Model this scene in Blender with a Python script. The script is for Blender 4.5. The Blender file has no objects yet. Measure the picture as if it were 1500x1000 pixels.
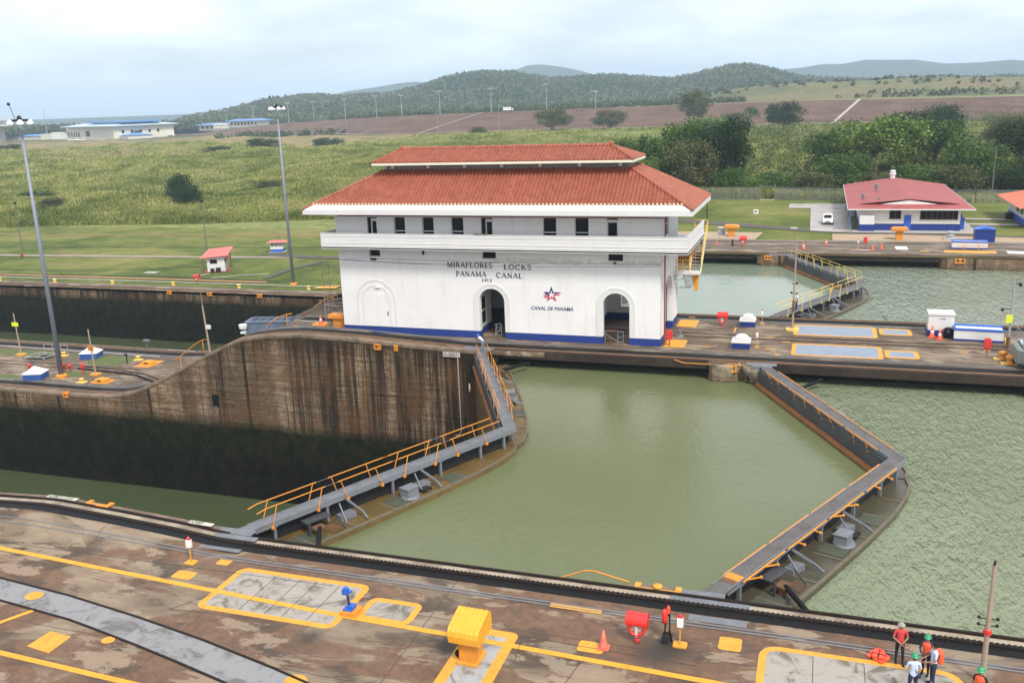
import bpy, bmesh, math, random
import numpy as np
from mathutils import Vector, Matrix, Euler

# ---------------------------------------------------------------- camera, world, sun
scene = bpy.context.scene
cam_d = bpy.data.cameras.new('camera')
cam = bpy.data.objects.new('camera', cam_d)
scene.collection.objects.link(cam)
scene.camera = cam
CX, CY, CZ = 22.771, -34.054, 19.468
YAW, PIT, ROL = -0.32770, 0.25428, -0.03549
cam_d.sensor_width = 36.0
cam_d.lens = 1343.717 / 1500 * 36
cam_d.clip_start = 0.5
cam_d.clip_end = 30000
_f = Vector((math.sin(YAW) * math.cos(PIT), math.cos(YAW) * math.cos(PIT), -math.sin(PIT)))
_r = Vector((math.cos(YAW), -math.sin(YAW), 0))
_u = _r.cross(_f)
_r2 = _r * math.cos(ROL) + _u * math.sin(ROL)
_u2 = -_r * math.sin(ROL) + _u * math.cos(ROL)
_m = Matrix((_r2, _u2, -_f)).transposed().to_4x4()
_m.translation = Vector((CX, CY, CZ))
cam.matrix_world = _m

SUN_EL, SUN_AZ = math.radians(50), math.radians(138)   # azimuth clockwise from +Y
world = bpy.data.worlds.new("World")
scene.world = world
world.use_nodes = True
wn = world.node_tree
wn.nodes.clear()
sky = wn.nodes.new('ShaderNodeTexSky')
sky.sky_type = 'NISHITA'
sky.sun_disc = False
sky.sun_elevation = SUN_EL
sky.sun_rotation = SUN_AZ
sky.air_density = 1.0
sky.dust_density = 3.0
sky.ozone_density = 1.0
tc = wn.nodes.new('ShaderNodeTexCoord')
mp = wn.nodes.new('ShaderNodeMapping')
mp.inputs['Scale'].default_value = (1.0, 1.0, 4.2)
wn.links.new(tc.outputs['Generated'], mp.inputs['Vector'])
nz = wn.nodes.new('ShaderNodeTexNoise')
nz.inputs['Scale'].default_value = 4.6
nz.inputs['Detail'].default_value = 9
nz.inputs['Roughness'].default_value = 0.55
nz.inputs['Distortion'].default_value = 0.3
wn.links.new(mp.outputs['Vector'], nz.inputs['Vector'])
rp = wn.nodes.new('ShaderNodeValToRGB')
rp.color_ramp.elements[0].position = 0.36
rp.color_ramp.elements[0].color = (0.46, 0.46, 0.46, 1)
rp.color_ramp.elements[1].position = 0.66
rp.color_ramp.elements[1].color = (0.97, 0.97, 0.97, 1)
wn.links.new(nz.outputs['Fac'], rp.inputs['Fac'])
mx = wn.nodes.new('ShaderNodeMix')
mx.data_type = 'RGBA'
mx.inputs['B'].default_value = (9.2, 9.3, 9.5, 1)
wn.links.new(rp.outputs['Color'], mx.inputs['Factor'])
wn.links.new(sky.outputs['Color'], mx.inputs['A'])
bg = wn.nodes.new('ShaderNodeBackground')
bg.inputs['Strength'].default_value = 0.120
wn.links.new(mx.outputs['Result'], bg.inputs['Color'])
wo = wn.nodes.new('ShaderNodeOutputWorld')
wn.links.new(bg.outputs['Background'], wo.inputs['Surface'])

sun_d = bpy.data.lights.new('sun', 'SUN')
sun_d.energy = 3.2
sun_d.angle = math.radians(12)
sun_d.color = (1.0, 0.93, 0.82)
sun = bpy.data.objects.new('sun', sun_d)
scene.collection.objects.link(sun)
_sd = Vector((math.sin(SUN_AZ) * math.cos(SUN_EL), math.cos(SUN_AZ) * math.cos(SUN_EL), math.sin(SUN_EL)))
sun.rotation_euler = _sd.to_track_quat('Z', 'Y').to_euler()
sun.location = (0, 0, 100)
scene.view_settings.view_transform = 'Standard'
scene.view_settings.look = 'None'
scene.view_settings.gamma = 1
scene.view_settings.exposure = 0.38
scene.cycles.max_bounces = 6
scene.cycles.volume_bounces = 1

COL = scene.collection
random.seed(7)
rng = np.random.default_rng(7)

# ---------------------------------------------------------------- materials
MATS = {}


class NT:
    def __init__(s, name):
        s.m = bpy.data.materials.new(name)
        s.m.use_nodes = True
        s.t = s.m.node_tree
        s.b = s.t.nodes['Principled BSDF']
        s.pos = None

    def n(s, typ, **kw):
        nd = s.t.nodes.new(typ)
        for k, v in kw.items():
            if k in nd.inputs.keys() or k.replace('_', ' ') in nd.inputs.keys():
                s.put(nd.inputs[k if k in nd.inputs.keys() else k.replace('_', ' ')], v)
            else:
                setattr(nd, k, v)
        return nd

    def put(s, inp, v):
        if isinstance(v, bpy.types.NodeSocket):
            s.t.links.new(v, inp)
        else:
            if isinstance(v, (tuple, list)) and len(v) == 3 and inp.type == 'RGBA':
                v = (*v, 1)
            inp.default_value = v

    def P(s, obj=False):
        if obj:
            return s.n('ShaderNodeTexCoord').outputs['Object']
        return s.n('ShaderNodeNewGeometry').outputs['Position']

    def scaled(s, v, sc, rot=None):
        mp = s.n('ShaderNodeMapping')
        mp.inputs['Scale'].default_value = sc
        if rot: mp.inputs['Rotation'].default_value = rot
        s.t.links.new(v, mp.inputs['Vector'])
        return mp.outputs['Vector']

    def noise(s, v, scale, detail=6, rough=.55, dist=0):
        return s.n('ShaderNodeTexNoise', Vector=v, Scale=scale, Detail=detail, Roughness=rough, Distortion=dist).outputs['Fac']

    def ramp(s, f, *stops):
        r = s.n('ShaderNodeValToRGB')
        e = r.color_ramp.elements
        while len(e) < len(stops): e.new(0.5)
        for i, (p, c) in enumerate(stops):
            e[i].position = p
            if not isinstance(c, (tuple, list)): c = (c, c, c)
            e[i].color = (*c, 1)
        s.t.links.new(f, r.inputs['Fac'])
        return r.outputs['Color']

    def mix(s, f, a, b, mode='MIX'):
        m = s.n('ShaderNodeMix', data_type='RGBA', blend_type=mode)
        s.put(m.inputs['Factor'], f)
        s.put(m.inputs[6], a)
        s.put(m.inputs[7], b)
        return m.outputs[2]

    def math(s, op, a, b=0.0, clamp=False):
        m = s.n('ShaderNodeMath', operation=op, use_clamp=clamp)
        s.put(m.inputs[0], a)
        s.put(m.inputs[1], b)
        return m.outputs[0]

    def sep(s, v):
        x = s.n('ShaderNodeSeparateXYZ')
        s.t.links.new(v, x.inputs[0])
        return x.outputs

    def bump(s, h, strength=.3, dist=.05):
        b = s.n('ShaderNodeBump', Height=h, Strength=strength, Distance=dist)
        s.t.links.new(b.outputs[0], s.b.inputs['Normal'])

    def color(s, c): s.put(s.b.inputs['Base Color'], c)

    def rough(s, v): s.put(s.b.inputs['Roughness'], v)


def paint(name, c, rough=.5, metal=0., grime=.35, gscale=2.5, bump=0., grimecol=None, obj=True):
    if name in MATS: return MATS[name]
    t = NT(name)
    p = t.P(obj)
    n1 = t.noise(p, gscale, 8, .6, .4)
    n2 = t.noise(p, gscale * 7, 4, .6)
    f = t.ramp(n1, (.42, 0), (.75, 1))
    g = grimecol or tuple(x * .45 for x in c)
    col = t.mix(t.math('MULTIPLY', f, grime), c, g)
    col = t.mix(t.math('MULTIPLY', t.ramp(n2, (.35, 0), (.7, 1)), grime * .5), col, tuple(x * .7 for x in c))
    t.color(col)
    t.rough(t.math('ADD', t.math('MULTIPLY', n1, .25), rough - .12))
    t.b.inputs['Metallic'].default_value = metal
    if max(c) < .05: t.b.inputs['Specular IOR Level'].default_value = .12
    if bump: t.bump(n2, bump, .02)
    MATS[name] = t.m
    return t.m


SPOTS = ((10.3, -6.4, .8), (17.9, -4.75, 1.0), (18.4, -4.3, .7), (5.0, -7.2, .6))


def deck_mat(name, warm=1.0, obj=False):
    t = NT(name)
    p = t.P()
    pl = t.scaled(p, (.45, 1.0, 1.0))
    n1 = t.noise(pl, .30, 9, .62, .8)
    n2 = t.noise(pl, .6, 10, .62, .4)
    n3 = t.noise(p, 2.6, 8, .65, .5)
    n4 = t.noise(p, 14, 6, .7)
    n5 = t.noise(t.scaled(p, (.12, 1.6, 1)), 1.0, 6, .6, .3)
    base = t.mix(t.ramp(n2, (.40, 0), (.47, .35), (.62, 1)), (.28, .23, .175), (.145, .112, .082))
    brown = t.mix(t.ramp(n3, (.35, 0), (.65, 1)), (.185 * warm, .092, .048), (.085 * warm, .048, .029))
    c = t.mix(t.math('MULTIPLY', t.ramp(n1, (.45, 0), (.475, .8), (.60, 1)), .9), base, brown)
    dark = t.ramp(t.noise(pl, .62, 8, .6, .6), (.54, 0), (.60, .65), (.75, .85))
    c = t.mix(dark, c, (.055, .042, .032))
    pale = t.ramp(t.noise(pl, .55, 10, .68, .35), (.555, 0), (.575, .8), (.8, 1))
    c = t.mix(t.math('MULTIPLY', pale, .8), c, (.33, .275, .21))
    c = t.mix(t.math('MULTIPLY', t.ramp(n5, (.5, 0), (.72, 1)), .35), c, (.07, .06, .05))
    c = t.mix(.4, c, t.mix(1.0, c, t.ramp(n4, (.3, .5), (.7, 1.35)), 'MULTIPLY'))
    c = t.mix(1.0, c, (.90, .84, .77), 'MULTIPLY')
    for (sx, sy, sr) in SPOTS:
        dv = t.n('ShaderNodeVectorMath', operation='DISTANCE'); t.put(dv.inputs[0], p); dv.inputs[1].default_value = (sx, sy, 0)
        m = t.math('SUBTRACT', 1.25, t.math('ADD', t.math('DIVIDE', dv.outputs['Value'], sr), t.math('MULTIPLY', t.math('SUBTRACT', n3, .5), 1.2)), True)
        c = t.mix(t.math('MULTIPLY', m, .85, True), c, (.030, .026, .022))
    # slab joints
    for (sc, ax) in ((9.0, 0), (4.6, 1)):
        q = t.sep(t.n('ShaderNodeVectorMath', operation='ADD').outputs[0]) if False else t.sep(p)
        w = t.math('ADD', q[ax], t.math('MULTIPLY', n3, .12))
        fr = t.math('FRACT', t.math('DIVIDE', w, sc))
        j = t.math('LESS_THAN', fr, .05 / sc * .9)
        c = t.mix(t.math('MULTIPLY', j, .75), c, (.035, .028, .022))
    t.color(c)
    t.rough(t.ramp(n1, (.35, .85), (.6, .62)))
    t.bump(n4, .25, .02)
    MATS[name] = t.m
    return t.m


def wall_mat(name, za, zb, streak=1.0, shift=0.):
    """stained lock wall: pale board-marked concrete with dark run-off streaks above, algae below"""
    t = NT(name)
    p = t.P()
    q = t.sep(p)
    n_s = t.noise(t.scaled(p, (1.7, 1.7, .05)), 1.0, 8, .78, 0)
    n_s2 = t.noise(t.scaled(p, (.30, .30, .03)), 1.0, 3, .6, 0)
    n_h = t.noise(t.scaled(p, (.25, .25, 5.5)), 1.0, 8, .75, .2)
    n_f = t.noise(t.scaled(p, (1, 1, 1.8)), 3.0, 10, .8, .6)
    n_c = t.noise(t.scaled(p, (1.6, 1.6, .9)), 2.4, 8, .7, .4)
    lum = t.math('ADD', t.math('MULTIPLY', n_h, .55), t.math('MULTIPLY', n_f, .6))
    c = t.ramp(lum, (.42, (.045, .028, .017)), (.53, (.155, .105, .066)), (.63, (.28, .21, .14)), (.78, (.52, .44, .34)))
    # horizontal board lift lines
    fr = t.math('FRACT', t.math('MULTIPLY', t.math('ADD', q[2], t.math('MULTIPLY', n_f, .10)), 1.35))
    c = t.mix(t.math('MULTIPLY', t.math('LESS_THAN', fr, .065), t.math('MULTIPLY', n_c, 1.15)), c, (.018, .014, .010))
    fr2 = t.math('FRACT', t.math('ADD', t.math('MULTIPLY', q[0], 1 / 11.0), .35))
    c = t.mix(t.math('MULTIPLY', t.math('LESS_THAN', fr2, .03), .85), c, (.012, .010, .008))
    n_lo = t.noise(t.scaled(p, (.16, .16, .02)), 1.0, 4, .6, 0)
    n_s = t.math('ADD', n_s, t.math('MULTIPLY', t.math('SUBTRACT', n_lo, .5), .7))
    s1 = t.ramp(n_s, (.50, 0), (.59, .9), (.8, 1))
    c = t.mix(t.math('MULTIPLY', s1, min(1, .92 * streak)), c, (.022, .016, .011))
    s2 = t.ramp(n_s2, (.43, 0), (.55, 1))
    c = t.mix(t.math('MULTIPLY', s2, .55 * streak), c, (.018, .014, .010))
    n_w = t.noise(t.scaled(p, (.42, .42, .012)), 1.0, 9, .85, 0)
    zone = t.math('MULTIPLY', t.math('ADD', q[0], 22), .12, True)
    c = t.mix(t.math('MULTIPLY', t.math('MULTIPLY', t.ramp(n_w, (.475, 0), (.53, 1)), zone), .92 * min(1, streak * streak)), c, (.020, .013, .008))
    rust = t.noise(t.scaled(p, (.5, .5, .25)), 1.0, 7, .7, .4)
    c = t.mix(t.math('MULTIPLY', t.ramp(rust, (.46, 0), (.62, 1)), .6), c, (.115, .055, .026))
    if zb is not None:
        # darker runs hanging from the coping, zb = top height of that stretch
        dz = t.math('SUBTRACT', q[2], zb)
        run = t.math('ADD', t.math('MULTIPLY', dz, .30), t.math('MULTIPLY', n_s, 2.6))
        c = t.mix(t.math('MULTIPLY', t.ramp(t.math('SUBTRACT', run, .25), (.55, 0), (1.0, 1)), .75), c, (.024, .017, .012))
    edge = t.math('ADD', q[2], t.math('MULTIPLY', t.math('SUBTRACT', n_s, .5), 1.3))
    edge = t.math('ADD', edge, t.math('MULTIPLY', t.math('SUBTRACT', n_f, .5), .7))
    al = t.math('MULTIPLY', t.math('SUBTRACT', za + .6, edge), .95, True)
    algae = t.mix(t.ramp(t.noise(t.scaled(p, (1, 1, .7)), 1.3, 9, .7), (.42, 0), (.75, 1)), (.0040, .0044, .0022), (.014, .0145, .008))
    spec = t.ramp(t.noise(p, 4.0, 9, .8), (.72, 0), (.78, .35))
    algae = t.mix(spec, algae, (.06, .055, .045))
    algae = t.mix(t.math('MULTIPLY', t.math('SUBTRACT', t.math('ADD', za, 0.0), q[2]), .22, True), t.mix(1.0, algae, (2.0, 2.1, 1.5), 'MULTIPLY'), algae)
    c = t.mix(al, c, algae)
    t.color(c)
    t.rough(.8)
    t.b.inputs['Specular IOR Level'].default_value = .1
    t.bump(t.math('ADD', n_f, n_h), .5, .08)
    MATS[name] = t.m
    return t.m


def water_mat(name, col, scale, strength, dist=.25, rough=.06, streak=(1, .45, 1), rot=.5, c2=None):
    t = NT(name)
    p = t.P()
    pr = t.scaled(p, streak, (0, 0, rot))
    n1 = t.noise(pr, scale, 3, .55, .5)
    n2 = t.noise(pr, scale * 3.1, 3, .6, .3)
    n3 = t.noise(p, .05, 4, .6, .4)
    c = t.mix(t.ramp(n3, (.3, 0), (.7, 1)), col, c2 or tuple(x * 1.18 for x in col))
    h = t.math('ADD', n1, t.math('MULTIPLY', n2, .45))
    n4 = t.noise(p, .11, 3, .5, .5)
    b = t.n('ShaderNodeBump', Height=h, Strength=t.math('MULTIPLY', t.ramp(n4, (.3, .55), (.65, 1)), strength), Distance=dist)
    # murky body below a rippled reflecting surface
    df = t.n('ShaderNodeBsdfDiffuse', Color=c)
    gl = t.n('ShaderNodeBsdfGlossy', Roughness=rough, Normal=b.outputs[0])
    gl.inputs['Color'].default_value = (1, 1, 1, 1)
    fr = t.n('ShaderNodeFresnel', IOR=1.34, Normal=b.outputs[0])
    ms = t.n('ShaderNodeMixShader')
    t.t.links.new(fr.outputs[0], ms.inputs[0]); t.t.links.new(df.outputs[0], ms.inputs[1]); t.t.links.new(gl.outputs[0], ms.inputs[2])
    t.t.links.new(ms.outputs[0], t.t.nodes['Material Output'].inputs['Surface'])
    MATS[name] = t.m
    return t.m


# ---------------------------------------------------------------- mesh helpers
class MB:
    """collects shapes into one mesh"""
    def __init__(s):
        s.v = []
        s.f = []
        s.mi = []
        s.cur = 0

    def add(s, vs, fs):
        o = len(s.v)
        s.v += [tuple(v) for v in vs]
        s.f += [tuple(i + o for i in f) for f in fs]
        s.mi += [s.cur] * len(fs)
        return s

    def box(s, x0, x1, y0, y1, z0, z1):
        vs = [(x0, y0, z0), (x1, y0, z0), (x1, y1, z0), (x0, y1, z0), (x0, y0, z1), (x1, y0, z1), (x1, y1, z1), (x0, y1, z1)]
        return s.add(vs, [(0, 3, 2, 1), (4, 5, 6, 7), (0, 1, 5, 4), (1, 2, 6, 5), (2, 3, 7, 6), (3, 0, 4, 7)])

    def bar(s, a, b, w, h=None, up=(0, 0, 1)):
        """square bar between two points"""
        a = Vector(a); b = Vector(b); h = h or w
        d = (b - a).normalized()
        upv = Vector(up)
        if abs(d.dot(upv)) > .98: upv = Vector((0, 1, 0))
        sd = d.cross(upv).normalized() * (w / 2)
        u = sd.cross(d).normalized() * (h / 2)
        vs = [a - sd - u, a + sd - u, a + sd + u, a - sd + u, b - sd - u, b + sd - u, b + sd + u, b - sd + u]
        return s.add(vs, [(0, 3, 2, 1)[::-1], (4, 5, 6, 7), (0, 1, 5, 4), (1, 2, 6, 5), (2, 3, 7, 6), (3, 0, 4, 7)])

    def tube(s, a, b, r0, r1=None, n=8, caps=True):
        a = Vector(a); b = Vector(b); r1 = r0 if r1 is None else r1
        d = (b - a).normalized()
        q = d.to_track_quat('Z', 'Y')
        vs = []
        for p, r in ((a, r0), (b, r1)):
            for i in range(n):
                an = 2 * math.pi * i / n
                vs.append(p + q @ Vector((math.cos(an) * r, math.sin(an) * r, 0)))
        fs = [(i, (i + 1) % n, n + (i + 1) % n, n + i) for i in range(n)]
        if caps: fs += [tuple(range(n))[::-1], tuple(range(n, 2 * n))]
        return s.add(vs, fs)

    def path(s, pts, r, n=6):
        for a, b in zip(pts[:-1], pts[1:]): s.tube(a, b, r, r, n)
        return s

    def lathe(s, prof, c=(0, 0, 0), n=16, sx=1, sy=1):
        """prof: list of (r, z)"""
        vs = []
        for r, z in prof:
            for i in range(n):
                an = 2 * math.pi * (i + .5) / n
                vs.append((c[0] + math.cos(an) * r * sx, c[1] + math.sin(an) * r * sy, c[2] + z))
        fs = []
        for k in range(len(prof) - 1):
            for i in range(n):
                fs.append((k * n + i, k * n + (i + 1) % n, (k + 1) * n + (i + 1) % n, (k + 1) * n + i))
        fs.append(tuple(range(n))[::-1])
        fs.append(tuple(range((len(prof) - 1) * n, len(prof) * n)))
        return s.add(vs, fs)

    def prism(s, poly, z0, z1):
        n = len(poly)
        vs = [(p[0], p[1], z0) for p in poly] + [(p[0], p[1], z1) for p in poly]
        ar = sum(poly[i][0] * poly[(i + 1) % n][1] - poly[(i + 1) % n][0] * poly[i][1] for i in range(n))
        fs = [(i, (i + 1) % n, n + (i + 1) % n, n + i) for i in range(n)] + [tuple(range(n))[::-1], tuple(range(n, 2 * n))]
        if ar < 0: fs = [f[::-1] for f in fs]
        return s.add(vs, fs)

    def yprism(s, poly, y0, y1):
        """poly in (x, z), extruded along y"""
        n = len(poly)
        vs = [(p[0], y0, p[1]) for p in poly] + [(p[0], y1, p[1]) for p in poly]
        ar = sum(poly[i][0] * poly[(i + 1) % n][1] - poly[(i + 1) % n][0] * poly[i][1] for i in range(n))
        fs = [(i, n + i, n + (i + 1) % n, (i + 1) % n) for i in range(n)] + [tuple(range(n)), tuple(range(n, 2 * n))[::-1]]
        if ar < 0: fs = [f[::-1] for f in fs]
        return s.add(vs, fs)

    def xprism(s, poly, x0, x1):
        """poly in (y, z), extruded along x"""
        n = len(poly)
        vs = [(x0, p[0], p[1]) for p in poly] + [(x1, p[0], p[1]) for p in poly]
        ar = sum(poly[i][0] * poly[(i + 1) % n][1] - poly[(i + 1) % n][0] * poly[i][1] for i in range(n))
        fs = [(i, (i + 1) % n, n + (i + 1) % n, n + i) for i in range(n)] + [tuple(range(n))[::-1], tuple(range(n, 2 * n))]
        if ar < 0: fs = [f[::-1] for f in fs]
        return s.add(vs, fs)

    def quad(s, a, b, c, d): return s.add([a, b, c, d], [(0, 1, 2, 3)])

    def poly(s, pts): return s.add(pts, [tuple(range(len(pts)))])

    def torus(s, c, R, r, n=18, m=8, axis='Y'):
        vs = []
        for i in range(n):
            a = 2 * math.pi * i / n
            for j in range(m):
                b = 2 * math.pi * j / m
                x = (R + r * math.cos(b)) * math.cos(a); z = (R + r * math.cos(b)) * math.sin(a); y = r * math.sin(b)
                vs.append((c[0] + x, c[1] + y, c[2] + z) if axis == 'Y' else (c[0] + x, c[1] + z, c[2] + y) if axis == 'Z' else (c[0] + y, c[1] + x, c[2] + z))
        fs = [(i * m + j, ((i + 1) % n) * m + j, ((i + 1) % n) * m + (j + 1) % m, i * m + (j + 1) % m) for i in range(n) for j in range(m)]
        return s.add(vs, fs)

    def ball(s, c, r, n=10, m=6, sz=1., sx=1., sy=1.):
        prof = [(max(1e-3, math.sin(math.pi * k / m)) * r, -math.cos(math.pi * k / m) * r * sz) for k in range(m + 1)]
        return s.lathe(prof, c, n, sx, sy)

    def build(s, name, m, parent=None, smooth=False, bevel=0.):
        me = bpy.data.meshes.new(name)
        me.from_pydata(s.v, [], s.f)
        ms = m if isinstance(m, (list, tuple)) else [m]
        for x in ms: me.materials.append(x)
        if len(ms) > 1: me.polygons.foreach_set('material_index', s.mi)
        if smooth: me.polygons.foreach_set('use_smooth', [True] * len(me.polygons))
        me.validate()
        me.update()
        o = bpy.data.objects.new(name, me)
        COL.objects.link(o)
        if parent: o.parent = parent
        if bevel:
            bv = o.modifiers.new('bevel', 'BEVEL')
            bv.width = bevel; bv.segments = 2; bv.limit_method = 'ANGLE'
        return o


def npmesh(name, V, F, m, smooth=False, parent=None):
    """fast mesh from arrays; F is (n, k)"""
    me = bpy.data.meshes.new(name)
    V = np.asarray(V, np.float32); F = np.asarray(F, np.int32)
    k = F.shape[1]
    me.vertices.add(len(V)); me.vertices.foreach_set('co', V.ravel())
    me.loops.add(F.size); me.loops.foreach_set('vertex_index', F.ravel())
    me.polygons.add(len(F)); me.polygons.foreach_set('loop_start', np.arange(len(F), dtype=np.int32) * k)
    if smooth: me.polygons.foreach_set('use_smooth', np.ones(len(F), bool))
    me.materials.append(m)
    me.update(calc_edges=True)
    o = bpy.data.objects.new(name, me)
    COL.objects.link(o)
    if parent: o.parent = parent
    return o


def thing(name, label, cat, loc=(0, 0, 0), rotz=0., group=None):
    o = bpy.data.objects.new(name, None)
    COL.objects.link(o)
    o.empty_display_size = .2
    o.location = loc
    o.rotation_euler = (0, 0, rotz)
    o['label'] = label; o['category'] = cat
    if group: o['group'] = group
    return o


def tag(o, label, cat, group=None):
    o['label'] = label; o['category'] = cat
    if group: o['group'] = group
    return o


def kind(o, k='structure'):
    o['kind'] = k
    return o


def dup(root, loc, rotz=None, label=None, group=None, scale=None):
    def cp(o, parent):
        c = o.copy(); COL.objects.link(c)
        if parent: c.parent = parent
        for ch in CHILD.get(o.name, []) or [x for x in o.children]: cp(ch, c)
        return c
    r = cp(root, None)
    r.location = loc
    if rotz is not None: r.rotation_euler = (0, 0, rotz)
    if scale is not None: r.scale = scale
    if label: r['label'] = label
    if group: r['group'] = group
    return r


CHILD = {}


def interp(x, pts):
    return float(np.interp(x, [p[0] for p in pts], [p[1] for p in pts]))


M_yel = paint('yellow_paint', (.70, .33, .025), .6, grime=.4)
M_yel2 = paint('pale_yellow_paint', (.72, .50, .10), .5, grime=.2)
M_ora = paint('orange_paint', (.66, .25, .025), .6, grime=.45)
M_white = paint('white_paint', (.64, .64, .645), .5, grime=.14, gscale=.8)
M_wclean = paint('bright_white_paint', (.72, .72, .72), .4, grime=.06)
M_blue = paint('royal_blue_paint', (.008, .032, .20), .4, grime=.2)
M_bluelt = paint('bright_blue_paint', (.02, .11, .50), .4, grime=.2)
M_red = paint('red_paint', (.60, .035, .03), .4, grime=.2)
M_redpipe = paint('dark_red_paint', (.28, .03, .022), .5, grime=.3)
M_conered = paint('cone_orange_plastic', (.80, .085, .035), .5, grime=.12)
M_steel = paint('grey_steel', (.19, .21, .24), .5, .2, grime=.45)
M_steelplate = paint('grey_deck_plate', (.17, .18, .20), .55, .1, grime=.5, gscale=1.2)
M_bluegrey = paint('blue_grey_steel', (.13, .18, .25), .5, .1, grime=.3)
M_dark = paint('dark_steel', (.028, .028, .030), .55, .2, grime=.4)
M_black = paint('black_rubber', (.010, .010, .011), .6, grime=.2)
M_track = paint('track_iron', (.017, .014, .013), .7, .1, grime=.4, grimecol=(.07, .035, .02))
M_wet = paint('wet_algae_steel', (.15, .095, .030), .35, 0, grime=.8, gscale=.9, grimecol=(.035, .04, .02))
M_leafdark = paint('gate_plate_steel', (.055, .06, .068), .5, .1, grime=.5, gscale=.7, grimecol=(.02, .018, .016))
M_conc = paint('plain_concrete', (.36, .32, .27), .85, grime=.6, gscale=1.0, grimecol=(.13, .10, .075), obj=False)
M_conclt = paint('pale_concrete', (.40, .38, .36), .8, grime=.55, gscale=1.3, grimecol=(.26, .25, .24), obj=False)
M_rust = paint('rusty_iron', (.16, .075, .035), .8, grime=.7, grimecol=(.05, .03, .02))
M_pole = paint('galvanised_pole', (.20, .23, .30), .45, .1, grime=.15)
M_wood = paint('weathered_pole', (.34, .27, .20), .8, grime=.5)
M_glass = paint('dark_window', (.012, .013, .016), .15, grime=.2)
M_glassblue = paint('skylight_plate', (.20, .245, .32), .35, grime=.25, gscale=.9, obj=False)
M_lime = paint('lime_sign_paint', (.62, .70, .03), .5, grime=.08)
M_redroof = paint('red_sheet_roof', (.33, .062, .055), .55, grime=.6, gscale=.5, grimecol=(.17, .04, .035))
M_orgroof = paint('orange_sheet_roof', (.58, .14, .06), .55, grime=.4, gscale=.6)
M_pinkroof = paint('pink_sheet_roof', (.60, .15, .13), .55, grime=.25, gscale=.6)
M_farblue = paint('light_blue_roof', (.09, .24, .52), .4, grime=.15, gscale=.1)
M_cream = paint('cream_wall', (.66, .63, .56), .7, grime=.2, gscale=.15)
M_road = paint('dark_asphalt', (.075, .065, .060), .85, grime=.5, gscale=.5, grimecol=(.13, .11, .09), obj=False)
M_pathc = paint('worn_path_concrete', (.30, .25, .21), .85, grime=.6, gscale=.3, grimecol=(.17, .12, .08), obj=False)
M_dirtp = paint('orange_dirt', (.34, .17, .09), .9, grime=.6, gscale=.4, grimecol=(.22, .13, .07), obj=False)
M_sand = paint('beige_slab', (.38, .29, .20), .85, grime=.8, gscale=.7, grimecol=(.33, .20, .12), obj=False)
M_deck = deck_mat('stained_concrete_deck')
M_skin = paint('skin', (.30, .15, .09), .6, grime=.1)
M_hair = paint('dark_hair', (.015, .011, .009), .7, grime=.1)

# ================================================================ SETTING
ZC = [(-140, -6.6), (-44, -6.6), (-41, -6.45), (-38.5, -5.9), (-35, -4.45), (-29.8, -1.8), (-27.5, -.75), (-26, -.1), (-23, .4), (-20, .6), (-15, .5), (-10, .25), (-4, .0), (90, 0.0)]
ZN = [(-80, -5.0), (-45, -5.0), (-30, -1.0), (-22, .05), (-17.7, .5), (-13.5, .72), (-9, .5), (-5.7, .3), (-2.5, 0), (90, 0.0)]
ZF = [(-260, -7.4), (-46, -7.4), (-40, -6.2), (-28, -1.4), (-22, 0), (200, 0)]
YC0, YC1, YF = 33.5, 50.15, 83.65
XE = -44.5  # left end of the ramp


def loft(name, xs, section, m, knd='structure', smooth=False):
    """section(x) -> list of (y, z); a skin along x"""
    rows = [section(x) for x in xs]
    k = len(rows[0])
    V = [(x, y, z) for x, r in zip(xs, rows) for (y, z) in r]
    F = [(i * k + j, (i + 1) * k + j, (i + 1) * k + j + 1, i * k + j + 1) for i in range(len(xs) - 1) for j in range(k - 1)]
    o = npmesh(name, V, F, m, smooth)
    if knd: o['kind'] = knd
    return o


# ---- ground sheet -------------------------------------------------------
YB = [(-1100, 1000), (-800, 845), (-618, 772), (-514, 738), (-430, 718), (-370, 672), (-312, 608), (-165, 610), (34, 575), (125, 525), (300, 440), (500, 360)]
HC = [(-1000, -2.5), (-660, -2.2), (-600, 0), (-550, 3.8), (-510, 6.3), (-450, 8.6), (-399, 10.4), (-330, 12), (-200, 13), (0, 14.2), (125, 13.0), (400, 13)]
REEDE = [(-400, 140), (-210, 148), (-180, 151), (-154, 156.5), (-124, 161), (-98, 170), (-60, 172), (-30, 160), (-5, 148.5), (10, 148.2), (34, 144), (56, 142), (90, 140), (200, 138)]


def vnoise(x, y, s, seed=0):
    """cheap smooth value noise, numpy"""
    x = np.asarray(x, float) / s + seed * 17.3; y = np.asarray(y, float) / s + seed * 9.1
    xi = np.floor(x); yi = np.floor(y); fx = x - xi; fy = y - yi
    fx = fx * fx * (3 - 2 * fx); fy = fy * fy * (3 - 2 * fy)
    def h(a, b):
        v = np.sin(a * 127.1 + b * 311.7 + seed * 3.7) * 43758.5453
        return v - np.floor(v)
    return (h(xi, yi) * (1 - fx) * (1 - fy) + h(xi + 1, yi) * fx * (1 - fy) + h(xi, yi + 1) * (1 - fx) * fy + h(xi + 1, yi + 1) * fx * fy)


def sstep(a, b, x):
    t = np.clip((np.asarray(x, float) - a) / (b - a), 0, 1)
    return t * t * (3 - 2 * t)


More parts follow.
